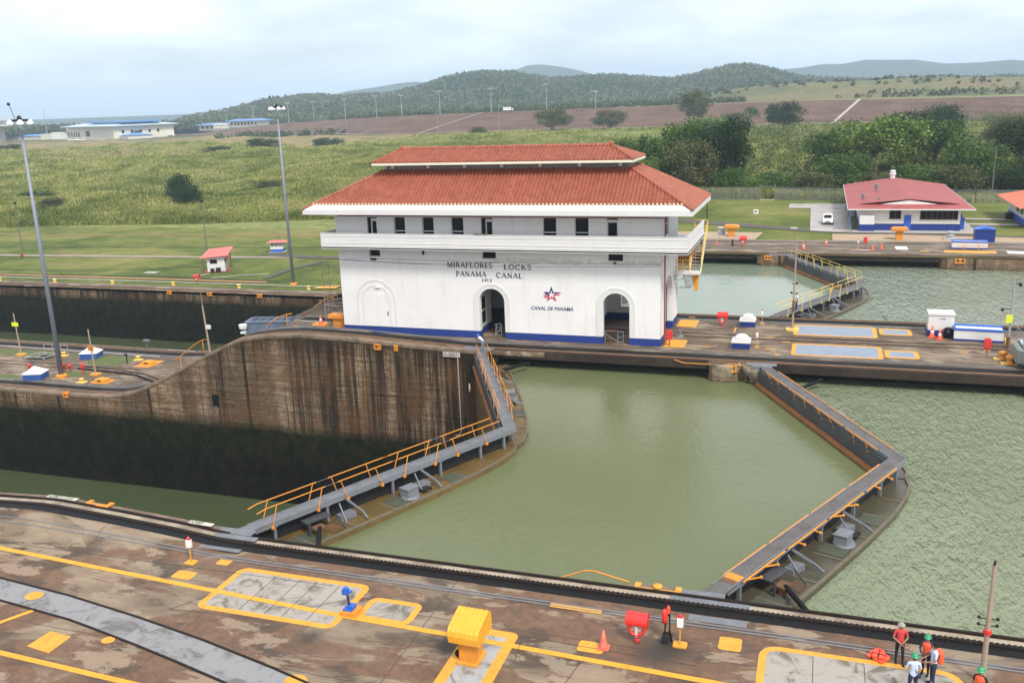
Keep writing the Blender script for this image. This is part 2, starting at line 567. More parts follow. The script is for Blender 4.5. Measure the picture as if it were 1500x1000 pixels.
def ground_z(x, y):
    x = np.asarray(x, float); y = np.asarray(y, float)
    base = -7.4 * (1 - sstep(-46, -22, x))
    ye = np.interp(x, [p[0] for p in REEDE], [p[1] for p in REEDE])
    yb = np.interp(x, [p[0] for p in YB], [p[1] for p in YB])
    hc = np.interp(x, [p[0] for p in HC], [p[1] for p in HC])
    u = np.clip((y - ye) / np.maximum(yb - ye, 1), 0, 1)
    ztar = np.interp(x, [-800, -500, -150, 0, 300], [-2.6, -1.2, 0, .8, .8])
    und = (vnoise(x, y, 60, 1) - .5) * 5.5 + (vnoise(x, y, 24, 2) - .5) * 3.2 + (vnoise(x, y, 10, 3) - .5) * 1.3
    und = und * sstep(0, .12, u) * (1 - sstep(.80, .98, u))
    # gentle swell just behind the lawn edge on the left
    z = base + (ztar - base) * (1 - (1 - u) ** 1.6) + und
    yb2 = np.interp(x + 4, [p[0] for p in YB], [p[1] for p in YB]); yb1 = np.interp(x - 4, [p[0] for p in YB], [p[1] for p in YB])
    pd = (y - yb) / np.sqrt(1 + ((yb2 - yb1) / 8) ** 2)
    beyond = sstep(26, 44, pd)
    z = z + beyond * (hc - .7)
    rise = (vnoise(x, y, 160, 5) - .4) * 5 * sstep(120, 500, y - yb) * sstep(-500, -250, x)
    z = z + rise - 75 * sstep(2200, 7000, y)
    return z


def make_ground():
    ys = np.concatenate([[83.9, 87, 90, 94], np.linspace(98, 240, 90), 240 * (9500 / 240.) ** (np.linspace(0, 1, 170)[1:])])
    us = np.linspace(-1, 1, 360)
    V = []
    for y in ys:
        c = 22 - (y + 34) * .36
        hw = 150 + (y + 34) * .95
        xs = c + us * hw
        z = ground_z(xs, np.full_like(xs, y))
        V.append(np.stack([xs, np.full_like(xs, y), z], 1))
    V = np.concatenate(V)
    n = len(us); R = len(ys)
    i = np.arange(R - 1)[:, None] * n + np.arange(n - 1)[None]
    F = np.stack([i, i + 1, i + n + 1, i + n], -1).reshape(-1, 4)
    t = NT('ground_cover')
    p = t.P()
    q = t.sep(p)
    n1 = t.noise(p, .045, 8, .6, .5)
    n2 = t.noise(p, .35, 8, .65, .3)
    n3 = t.noise(p, 2.2, 6, .7)
    lawn = t.ramp(t.math('ADD', t.math('MULTIPLY', n1, .7), t.math('MULTIPLY', n2, .35)), (.40, (.055, .080, .018)), (.50, (.098, .128, .028)), (.60, (.17, .172, .050)), (.70, (.23, .20, .085)))
    lawn = t.mix(t.math('MULTIPLY', t.ramp(t.noise(t.scaled(p, (.25, 1, 1)), .16, 6, .6, .6), (.60, 0), (.68, 1)), .55), lawn, (.25, .17, .085))
    lawn = t.mix(.35, lawn, t.mix(1.0, lawn, t.ramp(n3, (.3, .4), (.7, 1.5)), 'MULTIPLY'))
    field = t.ramp(n2, (.32, (.10, .13, .036)), (.50, (.18, .205, .065)), (.68, (.28, .26, .12)))
    dry = t.ramp(t.math('ADD', t.math('MULTIPLY', n1, .5), t.math('MULTIPLY', n2, .5)), (.40, (.085, .10, .035)), (.50, (.20, .17, .075)), (.60, (.30, .20, .11)))
    # lawn edge from y ~ 160, dry strip beyond ~ 480
    yy = t.math('ADD', q[1], t.math('MULTIPLY', t.math('SUBTRACT', n2, .5), 6))
    ex = t.math('MULTIPLY', t.math('ADD', q[0], 20), .0)
    f1 = t.math('MULTIPLY', t.math('SUBTRACT', yy, 152), .35, True)
    c = t.mix(f1, lawn, field)
    # dry ground: far part of the left field
    dd = t.math('SUBTRACT', t.math('MULTIPLY', q[0], -.55), t.math('MULTIPLY', q[1], -.62))
    f2 = t.math('MULTIPLY', t.math('SUBTRACT', t.math('ADD', dd, t.math('MULTIPLY', n1, 150)), 470), .02, True)
    c = t.mix(f2, c, dry)
    far = t.ramp(t.noise(p, .012, 8, .65, .6), (.40, (.045, .06, .022)), (.55, (.12, .12, .05)), (.68, (.26, .21, .12)))
    f3 = t.math('MULTIPLY', t.math('SUBTRACT', q[1], 640), .01, True)
    c = t.mix(f3, c, far)
    t.color(c); t.rough(.95); t.b.inputs['Specular IOR Level'].default_value = .15
    t.bump(n3, .6, .15)
    return kind(npmesh('ground', V, F, t.m, True))


make_ground()

# ---- embankment ---------------------------------------------------------
def embankment():
    xs = np.concatenate([np.linspace(-1000, 420, 240)])
    yb = np.interp(xs, [p[0] for p in YB], [p[1] for p in YB])
    # smooth the line
    k = np.ones(15) / 15
    yb = np.convolve(np.pad(yb, 7, 'edge'), k, 'valid')
    hc = np.interp(xs, [p[0] for p in HC], [p[1] for p in HC])
    nrm = np.stack([-np.gradient(yb, xs), np.ones_like(xs)], 1)
    nrm /= np.linalg.norm(nrm, axis=1)[:, None]
    prof = [(0, -4, 0), (0, 0, 0.0), (7, .25, 1), (14, .5, 1), (21, .75, 1), (28, 1.0, 1), (30, 1.0, 0), (46, 1.0, 0), (50, .92, 0), (60, -.5, 0)]
    V = []
    for d, h, j in prof:
        off = (vnoise(xs, xs * 0 + d * 7, 5, 4) - .5) * .35 * j
        z0 = ground_z(xs, yb - 2) * .8
        z = np.where(h >= 0, z0 + (hc - z0) * h + off, z0 - 4)
        V.append(np.stack([xs + nrm[:, 0] * d, yb + nrm[:, 1] * d, z], 1))
    n = len(xs)
    V = np.concatenate(V)
    i = np.arange(len(prof) - 1)[:, None] * n + np.arange(n - 1)[None]
    F = np.stack([i, i + 1, i + n + 1, i + n], -1).reshape(-1, 4)
    t = NT('embankment_rock')
    p = t.P()
    n1 = t.noise(t.scaled(p, (.3, .3, 3)), .18, 7, .65)
    n2 = t.noise(p, 1.1, 5, .8)
    lum = t.math('ADD', t.math('MULTIPLY', n1, .45), t.math('MULTIPLY', n2, .55))
    c = t.ramp(lum, (.38, (.055, .031, .021)), (.5, (.108, .062, .043)), (.64, (.185, .122, .09)))
    t.color(c); t.rough(.95); t.bump(n2, .8, .5)
    o = kind(npmesh('embankment', V, F, t.m))
    # crest road
    R = []
    for d in (31, 44):
        z0 = hc + .12
        R.append(np.stack([xs + nrm[:, 0] * d, yb + nrm[:, 1] * d, z0], 1))
    V = np.concatenate(R)
    i = np.arange(n - 1)
    F = np.stack([i, i + 1, i + n + 1, i + n], -1)
    kind(npmesh('crest_road', V, F, M_pathc))
    # pale road at the foot
    R = []
    for d in (-9, -3):
        z0 = ground_z(xs, yb) * .8 + .6
        R.append(np.stack([xs + nrm[:, 0] * d, yb + nrm[:, 1] * d, z0], 1))
    kind(npmesh('foot_road', np.concatenate(R), F, M_conc))
    return xs, yb, hc, nrm


EX, EY, EH, EN = embankment()


def emb_pt(x, d, dz=0.):
    i = int(np.argmin(abs(EX - x)))
    h = np.interp(d, [0, 28], [0, 1])
    z0 = float(ground_z(EX[i], EY[i] - 2)) * .8
    return Vector((EX[i] + EN[i, 0] * d, EY[i] + EN[i, 1] * d, z0 + (EH[i] - z0) * h + dz))


for k, (xa, xb) in enumerate([(-322, -283), (-262, -223), (29, 35)]):
    b = MB(); A = emb_pt(xa, 0, .2); B = emb_pt(xb, 28, .25)
    for j in range(10):
        b.bar(A.lerp(B, j / 10), A.lerp(B, (j + 1) / 10), 2.0, .3)
    o = b.build('slope_stairs', M_conclt)
    tag(o, ['pale concrete steps climbing the brown embankment, leftmost of the three', 'pale concrete steps climbing the brown embankment, middle of the three', 'near vertical pale concrete steps on the brown embankment behind the right trees'][k], 'steps', 'steps up the embankment')

# ---- water --------------------------------------------------------------
W_mid = water_mat('water_mid', (.108, .128, .058), 2.6, .34, .12, .04, (1, .6, 1), .3, (.130, .148, .074))
W_low = water_mat('water_low', (.046, .060, .028), .8, .08, .12, .08, (1, .6, 1), .3)
W_up = water_mat('water_rippled', (.165, .20, .125), 2.3, .85, .85, .05, (1, .36, 1), -.75, (.215, .25, .165))
W_far = water_mat('water_far', (.17, .20, .15), 1.2, 1.0, .8, .05, (1, .4, 1), -.4)
W_farm = water_mat('water_far_calm', (.15, .19, .14), .9, .25, .14, .09, (1, .5, 1), -.3)


def water(name, x0, x1, y0, y1, z, m, notch=None):
    b = MB()
    pts = notch or [(x0, y0), (x1, y0), (x1, y1), (x0, y1)]
    b.poly([(p[0], p[1], z) for p in pts])
    return kind(b.build(name, m))


GL = 8.096
G1, G2 = -2.52, 19.80
ZW, ZL = -1.42, -15.6
water('lower_chamber_water', -170, 0, 0, 0, ZL, W_low, [(-170, -3), (G1, -3), (G1 + GL, 16.75), (G1, 37), (-170, 37)])
water('middle_chamber_water', 0, 0, 0, 0, ZW, W_mid, [(G1, -3), (G2, -3), (G2 + GL - .3, 16.75), (G2, 37), (G1, 37), (G1 + GL, 16.75)])
water('upper_chamber_water', 0, 0, 0, 0, ZW, W_up, [(G2, -3), (130, -3), (130, 37), (G2, 37), (G2 + GL - .3, 16.75)])
water('far_lower_chamber_water', 0, 0, 0, 0, ZL, W_low, [(-260, 47), (G1, 47), (G1 + GL, 66.9), (G1, 87), (-260, 87)])
water('far_middle_chamber_water', 0, 0, 0, 0, ZW, W_farm, [(G1, 47), (G2, 47), (G2 + GL - .3, 66.9), (G2, 87), (G1, 87), (G1 + GL, 66.9)])
water('far_upper_chamber_water', 0, 0, 0, 0, ZW, W_far, [(G2, 47), (170, 47), (170, 87), (G2, 87), (G2 + GL - .3, 66.9)])

# ---- lock walls ---------------------------------------------------------
WM_c = wall_mat('lock_wall_concrete_centre', -8.3, -.2)
WM_f = wall_mat('lock_wall_concrete_far', -8.9, -7.4, 1.3)
WM_dark = paint('wet_dark_wall', (.016, .015, .013), .7, grime=.7, gscale=1.5, grimecol=(.045, .04, .032), obj=False)
WM_block = wall_mat('coping_block_concrete', -1.5, None, .35)
CAPM = paint('coping_cap', (.20, .145, .10), .8, grime=1.0, gscale=1.1, grimecol=(.05, .034, .024), obj=False)
KERBM = paint('worn_kerb_strip', (.36, .30, .23), .8, grime=1.0, gscale=.9, grimecol=(.08, .055, .04), obj=False)
RECM = paint('recess_coping', (.030, .024, .020), .8, grime=.6, gscale=.9, grimecol=(.085, .06, .042), obj=False)


def fwall(b, xs, y, ztop, zbot, flip=1):
    n = len(xs)
    zs = np.linspace(0, 1, 6)
    V = [(x, y, ztop(x) + (zbot - ztop(x)) * s) for x in xs for s in zs]
    F = []
    for i in range(n - 1):
        for j in range(5):
            q = (i * 6 + j, (i + 1) * 6 + j, (i + 1) * 6 + j + 1, i * 6 + j + 1)
            F.append(q[::-1] if flip > 0 else q)
    b.add(V, F)


fx = lambda a, b, s=1.0: list(np.arange(a, b, s)) + [b]
zc = lambda x: interp(x, ZC)
zn = lambda x: interp(x, ZN)
zf = lambda x: interp(x, ZF)

# near wall
cw = thing('lock_wall', 'near side lock wall with gate recesses and worn coping along the bottom of the view', 'lock wall')
b = MB(); fwall(b, fx(-80, G1 + .3), 0.0, lambda x: zn(x) - .02, -18, -1); fwall(b, [16.0, 19.7], 0.0, lambda x: -.02, -18, -1)
b.quad((G1 + .3, 0, -.02), (G1 + .3, -3, -.02), (G1 + .3, -3, -18), (G1 + .3, 0, -18))
b.quad((16, 0, -.02), (16, -3, -.02), (16, -3, -18), (16, 0, -18)); b.quad((19.7, 0, -.02), (19.7, -3, -.02), (19.7, -3, -18), (19.7, 0, -18))
b.build('wall_face', WM_c, cw)
b = MB(); fwall(b, [G1 + .3, 16], -2.8, lambda x: -.4, -18, -1); fwall(b, [19.7, 130], -2.8, lambda x: -.4, -18, -1)
b.build('recess_wall', WM_dark, cw)

# centre wall
cw = thing('lock_wall', 'tall stained centre lock wall carrying the white control house, dark algae along its foot', 'lock wall')
b = MB(); fwall(b, fx(-170, G1 + .2), YC0, lambda x: zc(x) - .30, -18)
b.quad((G1 + .2, YC0, -.4), (G1 + .2, YC0 + 3, -.4), (G1 + .2, YC0 + 3, -18), (G1 + .2, YC0, -18))
b.build('wall_face', WM_c, cw)
b = MB()
fwall(b, [G1 + .2, 15.3], YC0 + 2.6, lambda x: -.4, -18); fwall(b, [19.9, 37.2], YC0 + 2.6, lambda x: -.4, -18)
fwall(b, [G1 + .2, 15.3], YC1 - 2.6, lambda x: -.4, -18, -1); fwall(b, [19.9, 130], YC1 - 2.6, lambda x: -.4, -18, -1)
b.build('recess_wall', WM_dark, cw)
b = MB()
fwall(b, fx(-170, G1 + .2), YC1, lambda x: zc(x) - .35, -18, -1)
b.build('rear_face', WM_c, cw)
# coping band, rounded nose on both faces
b = MB()
xs = [-170] + fx(-60, G1 + .2, .6)
for (yy, s) in ((YC0, 1), (YC1, -1)):
    k = 5
    sec = [(yy + s * .0, -.34), (yy - s * .05, -.28), (yy - s * .05, -.08), (yy + s * .02, 0), (yy + s * .5, .02)]
    V = [(x, y, zc(x) + z) for x in xs for (y, z) in sec]
    F = [(i * k + j, i * k + j + 1, (i + 1) * k + j + 1, (i + 1) * k + j) for i in range(len(xs) - 1) for j in range(k - 1)]
    b.add(V, F)
b.build('coping', CAPM, cw)
b = MB()
for (x0, x1) in ((15.3, 17.55), (17.95, 19.9)):
    # worn rounded pier noses in front of the recess, broad at the top
    b.prism([(x0, YC0 + 2.7), (x0 + .08, YC0 + .25), (x0 + .35, YC0), (x1 - .3, YC0), (x1 - .05, YC0 + .3), (x1, YC0 + 2.7)], -18, -.05)
b.prism([(17.5, YC0 + .7), (18.0, YC0 + .7), (18.0, YC0 + 2.7), (17.5, YC0 + 2.7)], -18, -.1)
b.build('pier_nose', WM_block, cw)
b = MB(); b.prism([(37.2, YC0 - .0), (90, YC0), (90, YC0 + 2.8), (37.2, YC0 + 2.8)], -18, -.3)
b.prism([(15.3, YC1 - 2.7), (15.4, YC1), (19.9, YC1), (19.9, YC1 - 2.7)], -18, -.3)
b.build('wall_block', WM_block, cw)

# far wall
cw = thing('lock_wall', 'far side lock wall beyond the second chamber, grass on its left part and huts on its right', 'lock wall')
b = MB(); fwall(b, [-260] + fx(-60, G1, 1), YF, lambda x: zf(x) - .02, -18)
b.build('wall_face', WM_f, cw)
b = MB(); fwall(b, [G1, 15.3], YF + 2.6, lambda x: -.4, -18); fwall(b, [19.9, 36.8], YF + 2.6, lambda x: -.4, -18)
b.build('recess_wall', WM_dark, cw)
b = MB()
b.prism([(15.2, YF + 2.7), (15.6, YF + .4), (16.2, YF), (19.6, YF), (19.9, YF + .3), (19.9, YF + 2.7)], -18, -.12)
b.prism([(36.4, YF + 2.7), (36.7, YF + .6), (37.4, YF), (110, YF), (110, YF + 2.7)], -18, -.12)
b.build('wall_block', WM_block, cw)
b = MB()
for (x0, x1) in ((15.45, 17.5), (18.0, 19.8)):
    o = len(b.v); b.ball(((x0 + x1) / 2, YC0 + .45, -.12), 1.0, 22, 14, 1.35, (x1 - x0) / 2 * 1.12, .72)
    for k in range(o, len(b.v)):
        x, y, z = b.v[k]
        n = float(vnoise(x * 2 + z, y + z * 2, .45, 7) - .5) * .34
        b.v[k] = (x + n, y - abs(n) * .9 + .05, min(z, -.06))
b.build('weathered_nose', paint('weathered_pier', (.34, .28, .20), .85, grime=1.0, gscale=1.6, grimecol=(.07, .05, .032), obj=False), bpy.data.objects['lock_wall.001'], True)
b = MB()
for (x0, x1, yl, par) in ((G1 + .3, 15.3, YC0, 'lock_wall.001'), (19.9, 37.2, YC0, 'lock_wall.001')):
    b = MB(); b.box(x0, x1, yl + .52, yl + .74, -.62, .012); b.build('recess_lip', RECM, bpy.data.objects[par])
for (x0, x1) in ((G1 + .3, 15.2), (19.9, 36.5)):
    b = MB(); b.box(x0, x1, YF + .52, YF + .74, -.62, .012); b.build('recess_lip', RECM, cw)
# openings low in the walls
for (x, z, h, fac) in ((-29.2, -6.1, 1.1, YC0), (-37.5, -9.4, .5, YC0), (-24.5, -9.3, .5, YC0), (-17.6, -10.2, .5, YC0)):
    b = MB(); b.box(x - .35, x + .35, fac - .03, fac + .02, z - h / 2, z + h / 2)
    b.build('drain_opening', M_black, bpy.data.objects['lock_wall.001'])
for (x, z) in ((-104, -10.8), (-80, -9.9), (-62, -9.6), (-90, -10.6)):
    b = MB(); b.box(x - .5, x + .5, YF - .03, YF + .02, z - .5, z + .5)
    b.build('drain_opening', M_black, cw)

# ---- decks --------------------------------------------------------------
# near deck: recess edge at y=-.55, coping out to y=0 either side of the recesses
def near_sec(x):
    h = zn(x)
    return [(-.55, h - .55), (-.55, h), (-1.05, h), (-2.2, h), (-3.1, min(h, 0) if h < 0 else 0.0), (-20, min(h, 0)), (-75, min(h, 0))]
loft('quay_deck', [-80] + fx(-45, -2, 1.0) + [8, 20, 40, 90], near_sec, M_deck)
b = MB()
xs = fx(-80, G1 + .3, 1)
b.add([(x, y, zn(x) + z) for x in xs for (y, z) in ((-.56, .003), (-.08, .003), (0, -.07))],
      [(i * 3 + j, (i + 1) * 3 + j, (i + 1) * 3 + j + 1, i * 3 + j + 1) for i in range(len(xs) - 1) for j in range(2)])
b.box(16.0, 19.7, -.56, 0, -.5, .003)
tag(b.build('coping_stone', CAPM), 'worn near coping between the gate recesses at the water edge', 'coping')

# centre deck
WARM = deck_mat('stained_centre_deck', .8)
def cen_sec(x, mid=None):
    h = zc(x)
    m = (0.0 if x > -24.6 else -6.6) if mid is None else mid
    e = .38 if x <= G1 + .2 else .75
    if x > -41: pass
    return [(YC0 + e, h - .4), (YC0 + e, h), (YC0 + 2.3, h), (YC0 + 3.0, h if x < -14 else max(0, 0.0)), (YC0 + 3.02, m if x < -14 else 0), (YC1 - 3.1, m), (YC1 - 3.0, h), (YC1 - e, h), (YC1 - e, h - .4)]
xs = [-170] + fx(-60, -24.6, .6)
loft('lock_deck', xs, lambda x: cen_sec(x, -6.6), WARM)
loft('lock_deck', [-24.6] + fx(-24, G1 + .2, .6), lambda x: cen_sec(x, 0), WARM)
loft('lock_deck', [G1 + .2, 10, 30, 60, 110], lambda x: cen_sec(x, 0), WARM)
b = MB(); b.box(-24.75, -24.55, YC0 + 3.0, YC1 - 3.0, -6.6, -.02)
tag(b.build('retaining_wall', WM_c), 'concrete retaining wall ending the upper deck beside the ramp', 'retaining wall')

# far deck, right part: slab band then grass
def far_sec(x):
    h = zf(x)
    e = .75 if x > G1 else 0
    return [(YF + e, h - .4), (YF + e, h + .0), (YF + 3, h + .03), (YF + 3.6, h + .04), (95.9 if x > -20 else 87.2, h + .05), (96.0 if x > -20 else 87.3, h - .2)]
loft('far_quay_deck', [-260] + fx(-60, -20, 1), far_sec, WARM)
loft('far_quay_deck', [-20, G1, 10, 40, 120, 200], lambda x: far_sec(max(x, -19.9)), WARM)
b = MB()
b.poly([(-2, 96, .07), (14.5, 96, .07), (15.2, 103, .07), (-2, 103, .07)])
b.poly([(24.6, 96, .07), (60, 96, .07), (60, 98.6, .07), (33, 102.2, .07), (24.6, 102.2, .07)])
kind(b.build('pavement', M_sand))
b = MB()
b.poly([(-20, 121, .06), (-2, 115.4, .06), (6, 111.6, .06), (23, 103.8, .06), (48, 98.8, .06), (90, 95, .06), (90, 98, .06), (48, 101.6, .06), (23, 106.6, .06), (6, 115.4, .06), (-2, 119, .06), (-20, 125, .06)][:12])
kind(b.build('path', M_road))
b = MB()
b.poly([(21.6, 105.4, .075), (27.4, 103.6, .075), (27.4, 133, .075), (21.3, 133, .075)])
b.poly([(17.6, 133.2, .076), (27.4, 132.9, .08), (27.4, 140.2, .08), (17.6, 140.2, .08)])
kind(b.build('driveway', paint('wet_driveway', (.40, .37, .35), .35, grime=.75, gscale=.35, grimecol=(.16, .12, .09), obj=False)))
b = MB(); b.poly([(27.4, 104, .083), (45, 103.4, .083), (44.4, 107, .083), (27.4, 107, .083)]); b.poly([(42.9, 119, .083), (50, 118.4, .083), (50, 120, .083), (42.9, 120.6, .083)])
b.poly([(42.9, 112.9, .084), (50, 112.3, .084), (50, 113.9, .084), (42.9, 114.6, .084)]); b.poly([(41.3, 104, .09), (43.4, 104, .09), (43.4, 125, .09), (41.3, 125, .09)])
kind(b.build('pavement', M_conclt))
# left lower side strips
b = MB()
def strip(b, pts, w, dz=.05):
    for (p, q) in zip(pts[:-1], pts[1:]):
        n = max(1, int((Vector(q) - Vector(p)).length / 4))
        for i in range(n):
            a = Vector(p).lerp(Vector(q), i / n); c = Vector(p).lerp(Vector(q), (i + 1) / n)
            d = (c - a).normalized(); s = Vector((-d.y, d.x)) * w / 2
            c2 = c + d * .05
            P = [a - s, c2 - s, c2 + s, a + s]
            b.poly([(v.x, v.y, float(ground_z(v.x, v.y)) + dz) for v in P])
    return b
kind(strip(MB(), [(-230, 88.9), (-48, 90.2)], .5, .09).build('kerb_line', M_conclt))
kind(strip(MB(), [(-230, 91.2), (-62, 92.4)], 1.1, .06).build('dirt_path', M_dirtp))
kind(strip(MB(), [(-230, 106), (-137, 111), (-90, 113.9), (-76, 115.4), (-69, 116.2), (-48, 117)], 1.9, .07).build('path', M_pathc))
kind(strip(strip(MB(), [(-64, 95.2), (-64.6, 104), (-62.4, 112)], 1.3, .11), [(-78, 118), (-66, 116), (-52, 116.4), (-40, 117)], 2.8, .12).build('road', M_road))
kind(strip(MB(), [(-230, 141), (-150, 139), (-98, 143), (-40, 148)], .9, .06).build('worn_track', M_dirtp))
kind(strip(strip(MB(), [(-74, 94), (-70, 97.5), (-66, 99)], .5, .07), [(-78, 95), (-77, 98)], .6, .07).build('path', M_conclt))
kind(strip(MB(), [(-230, 122.5), (-148, 121.3), (-98, 125.5), (-60, 128)], .28, .05).build('ditch', M_dark))
kind(strip(strip(MB(), [(-150, 94.6), (-104, 97.2), (-80, 105.5)], .35, .05), [(-130, 91.7), (-86, 94.4), (-60, 93.2)], .3, .09).build('ditch', M_dark))

# grass patches on the lower centre deck
def grass_patch(pts, z):
    b = MB(); b.poly([(x, y, z) for x, y in pts])
    t = bpy.data.materials.get('patch_grass') or None
    if not t:
        q = NT('patch_grass'); p = q.P(); n = q.noise(p, 1.2, 8, .7, .4)
        q.color(q.ramp(n, (.35, (.16, .12, .07)), (.47, (.09, .11, .03)), (.6, (.06, .11, .022)), (.75, (.11, .16, .04))))
        q.rough(.9); q.bump(q.noise(p, 9, 4, .8), .8, .08); t = q.m
    return kind(b.build('grass', t), 'stuff')
for pts in ([(-80, 44.1), (-59, 44.2), (-60.5, 46.4), (-80, 46.2)], [(-52.6, 42.6), (-48.6, 42.7), (-48.0, 46.2), (-54.8, 46.4)], [(-53, 37.9), (-50, 38.2), (-49.4, 40.2), (-52.6, 40.2)], [(-80, 35.8), (-56, 36.2), (-56, 37.6), (-80, 37.4)], [(-57.5, 45), (-56, 45), (-56, 46.3), (-58, 46.3)]):
    grass_patch(pts, -6.592)

# ---- tracks -------------------------------------------------------------
def rail_strip(b, xs, y, zfun, w, h, z0=0.):
    sec = [(y - w / 2, z0), (y - w / 2, z0 + h), (y + w / 2, z0 + h), (y + w / 2, z0)]
    V = [(x, yy, zfun(x) + z) for x in xs for (yy, z) in sec]
    F = [(i * 4 + j, (i + 1) * 4 + j, (i + 1) * 4 + j + 1, i * 4 + j + 1) for i in range(len(xs) - 1) for j in range(3)]
    b.add(V, F)


def track(label, ys, zfun, xs, teeth=None, s=1):
    t = thing('towing_track', label, 'track')
    y0 = ys
    b = MB(); rail_strip(b, xs, y0 - s * .50, zfun, .13, .07, .002); b.build('edge_rail', M_rust if teeth is None else M_track, t)
    b = MB(); rail_strip(b, xs, y0 - s * 1.12, zfun, .22, .05, .002)
    if teeth:
        a, e, st = teeth
        x = a
        while x < e:
            b.box(x, x + st * .5, y0 - s * 1.12 - .11, y0 - s * 1.12 + .11, .04, .085); x += st
    b.build('rack_rail', M_track, t)
    b = MB(); rail_strip(b, xs, y0 - s * (1.50 if teeth else 1.62), zfun, .52 if teeth else .78, .004, .003); b.build('slot', M_black, t)
    b = MB(); rail_strip(b, xs, y0 - s * .79, zfun, .30, .006, .002); b.build('kerb_strip', KERBM if teeth else CAPM, t)
    b = MB(); rail_strip(b, xs, y0 - s * 2.42, (lambda x: zfun(x)) if not teeth else (lambda x: zfun(x) * .72), .06, .03, .01)
    rail_strip(b, xs, y0 - s * 2.62, (lambda x: zfun(x)) if not teeth else (lambda x: zfun(x) * .5), .06, .03, .01); b.build('inner_rail', M_steel, t)
    return t


track('towing track with toothed rack rail along the near quay', 0, zn, [-80] + fx(-45, 0, 1) + [90], (-2, 40, .19))
track('black towing track curving up the ramp in front of the control house', YC0 + .35, zc, [-170] + fx(-60, 0, .6) + [110], None, -1)
track('towing track along the rear edge of the centre wall behind the control house', YC1 - .35, zc, [-170] + fx(-60, 0, .6) + [110], None, 1)
track('towing track along the far quay in front of the red roofed house', YF + .2, zf, [-260] + fx(-50, -20, 1) + [120], None, -1)
b = MB()
for y in (41.3, 42.4):
    rail_strip(b, [-24, 110], y, lambda x: 0, .09, .03, .004); rail_strip(b, [-150, -45], y - .3, lambda x: -6.6, .09, .03, .004)
tag(b.build('return_track', M_track), 'pair of thin return rails down the middle of the centre wall deck', 'track')
b = MB(); rail_strip(b, [-20, 120], 95.4, lambda x: .05, .12, .05); rail_strip(b, [-20, 120], 92.2, lambda x: .045, .08, .04)
tag(b.build('crane_rail', M_conclt), 'pale rail kerb at the rear of the far quay', 'track')
# curved return track on the lower deck
b = MB()
pts = [(-52, 40.9), (-47, 40.6), (-43.5, 40.0), (-40.5, 38.6), (-38.6, 37.0)]
for (p, q) in zip(pts[:-1], pts[1:]): b.bar((*p, -6.53), (*q, -6.53), .22, .14)
for (p, q) in zip(pts[:-1], pts[1:]): b.bar((p[0], p[1] + .9, -6.56), (q[0], q[1] + .9, -6.56), .08, .06)
tag(b.build('turnout_rail', M_track), 'curved black turnout rail joining the ramp track on the lower deck', 'track')

# ---- painted markings and slabs on the near deck --------------------------
Z1 = .004
def flat(name, pts, m, z, k='structure'):
    b = MB(); b.poly([(p[0], p[1], z) for p in pts]); o = b.build(name, m)
    if k: o['kind'] = k
    return o
def line_marking(pts, w, z, m=M_yel, name='painted_line'):
    b = MB()
    n = len(pts); L = []; R_ = []
    for i, p in enumerate(pts):
        a = Vector(pts[max(i - 1, 0)]); c = Vector(pts[min(i + 1, n - 1)]); d = (c - a).normalized()
        s = Vector((-d.y, d.x)) * w / 2; P = Vector(p)
        L.append(P + s); R_.append(P - s)
    V = [(v.x, v.y, z) for v in L] + [(v.x, v.y, z) for v in R_]
    b.add(V, [(n + i, n + i + 1, i + 1, i) for i in range(n - 1)])
    return kind(b.build(name, m))
def rrect(x0, x1, y0, y1, r, n=5):
    P = []
    for cx, cy, a0 in ((x1 - r, y1 - r, 0), (x0 + r, y1 - r, 90), (x0 + r, y0 + r, 180), (x1 - r, y0 + r, 270)):
        for k in range(n + 1):
            a = math.radians(a0 + 90 * k / n); P.append((cx + r * math.cos(a), cy + r * math.sin(a)))
    return P
def frame_marking(x0, x1, y0, y1, w, r, z, m=M_yel, inner=None):
    o = rrect(x0, x1, y0, y1, r); i = rrect(x0 + w, x1 - w, y0 + w, y1 - w, max(r - w, .05)); n = len(o)
    b = MB(); b.add([(p[0], p[1], z) for p in o] + [(p[0], p[1], z) for p in i], [(k, (k + 1) % n, n + (k + 1) % n, n + k) for k in range(n)])
    kind(b.build('painted_frame', m))
    if inner: flat('concrete_slab', rrect(x0 + w * .8, x1 - w * .8, y0 + w * .8, y1 - w * .8, max(r - w, .05)), inner, z - .002)
    return n
def circle_marking(x, y, r, z, sy=.85):
    flat('painted_circle', [(x + r * math.cos(a * math.pi / 12), y + r * sy * math.sin(a * math.pi / 12)) for a in range(24)], M_yel, z)
WORNY = paint('worn_yellow_ground_paint', (.66, .32, .035), .65, grime=.60, gscale=3.2, grimecol=(.40, .17, .03), obj=False)
M_yel = WORNY
def slab_mat(name, a, b_, c_):
    t = NT(name); p = t.P(); n = t.noise(p, .9, 9, .65, 1.2); n2 = t.noise(p, 12, 5, .7)
    col = t.ramp(n, (.40, c_), (.455, b_), (.53, a))
    col = t.mix(.3, col, t.mix(1, col, t.ramp(n2, (.3, .5), (.7, 1.3)), 'MULTIPLY'))
    t.color(col); t.rough(.7); t.bump(n2, .15, .01); MATS[name] = t.m; return t.m
M_slab = slab_mat('patched_grey_slab', (.32, .295, .265), (.235, .215, .19), (.135, .12, .09))
M_slab2 = slab_mat('pale_grey_slab', (.34, .345, .36), (.29, .29, .29), (.19, .17, .14))
M_band = slab_mat('smooth_grey_band', (.235, .235, .245), (.19, .19, .20), (.13, .125, .12))

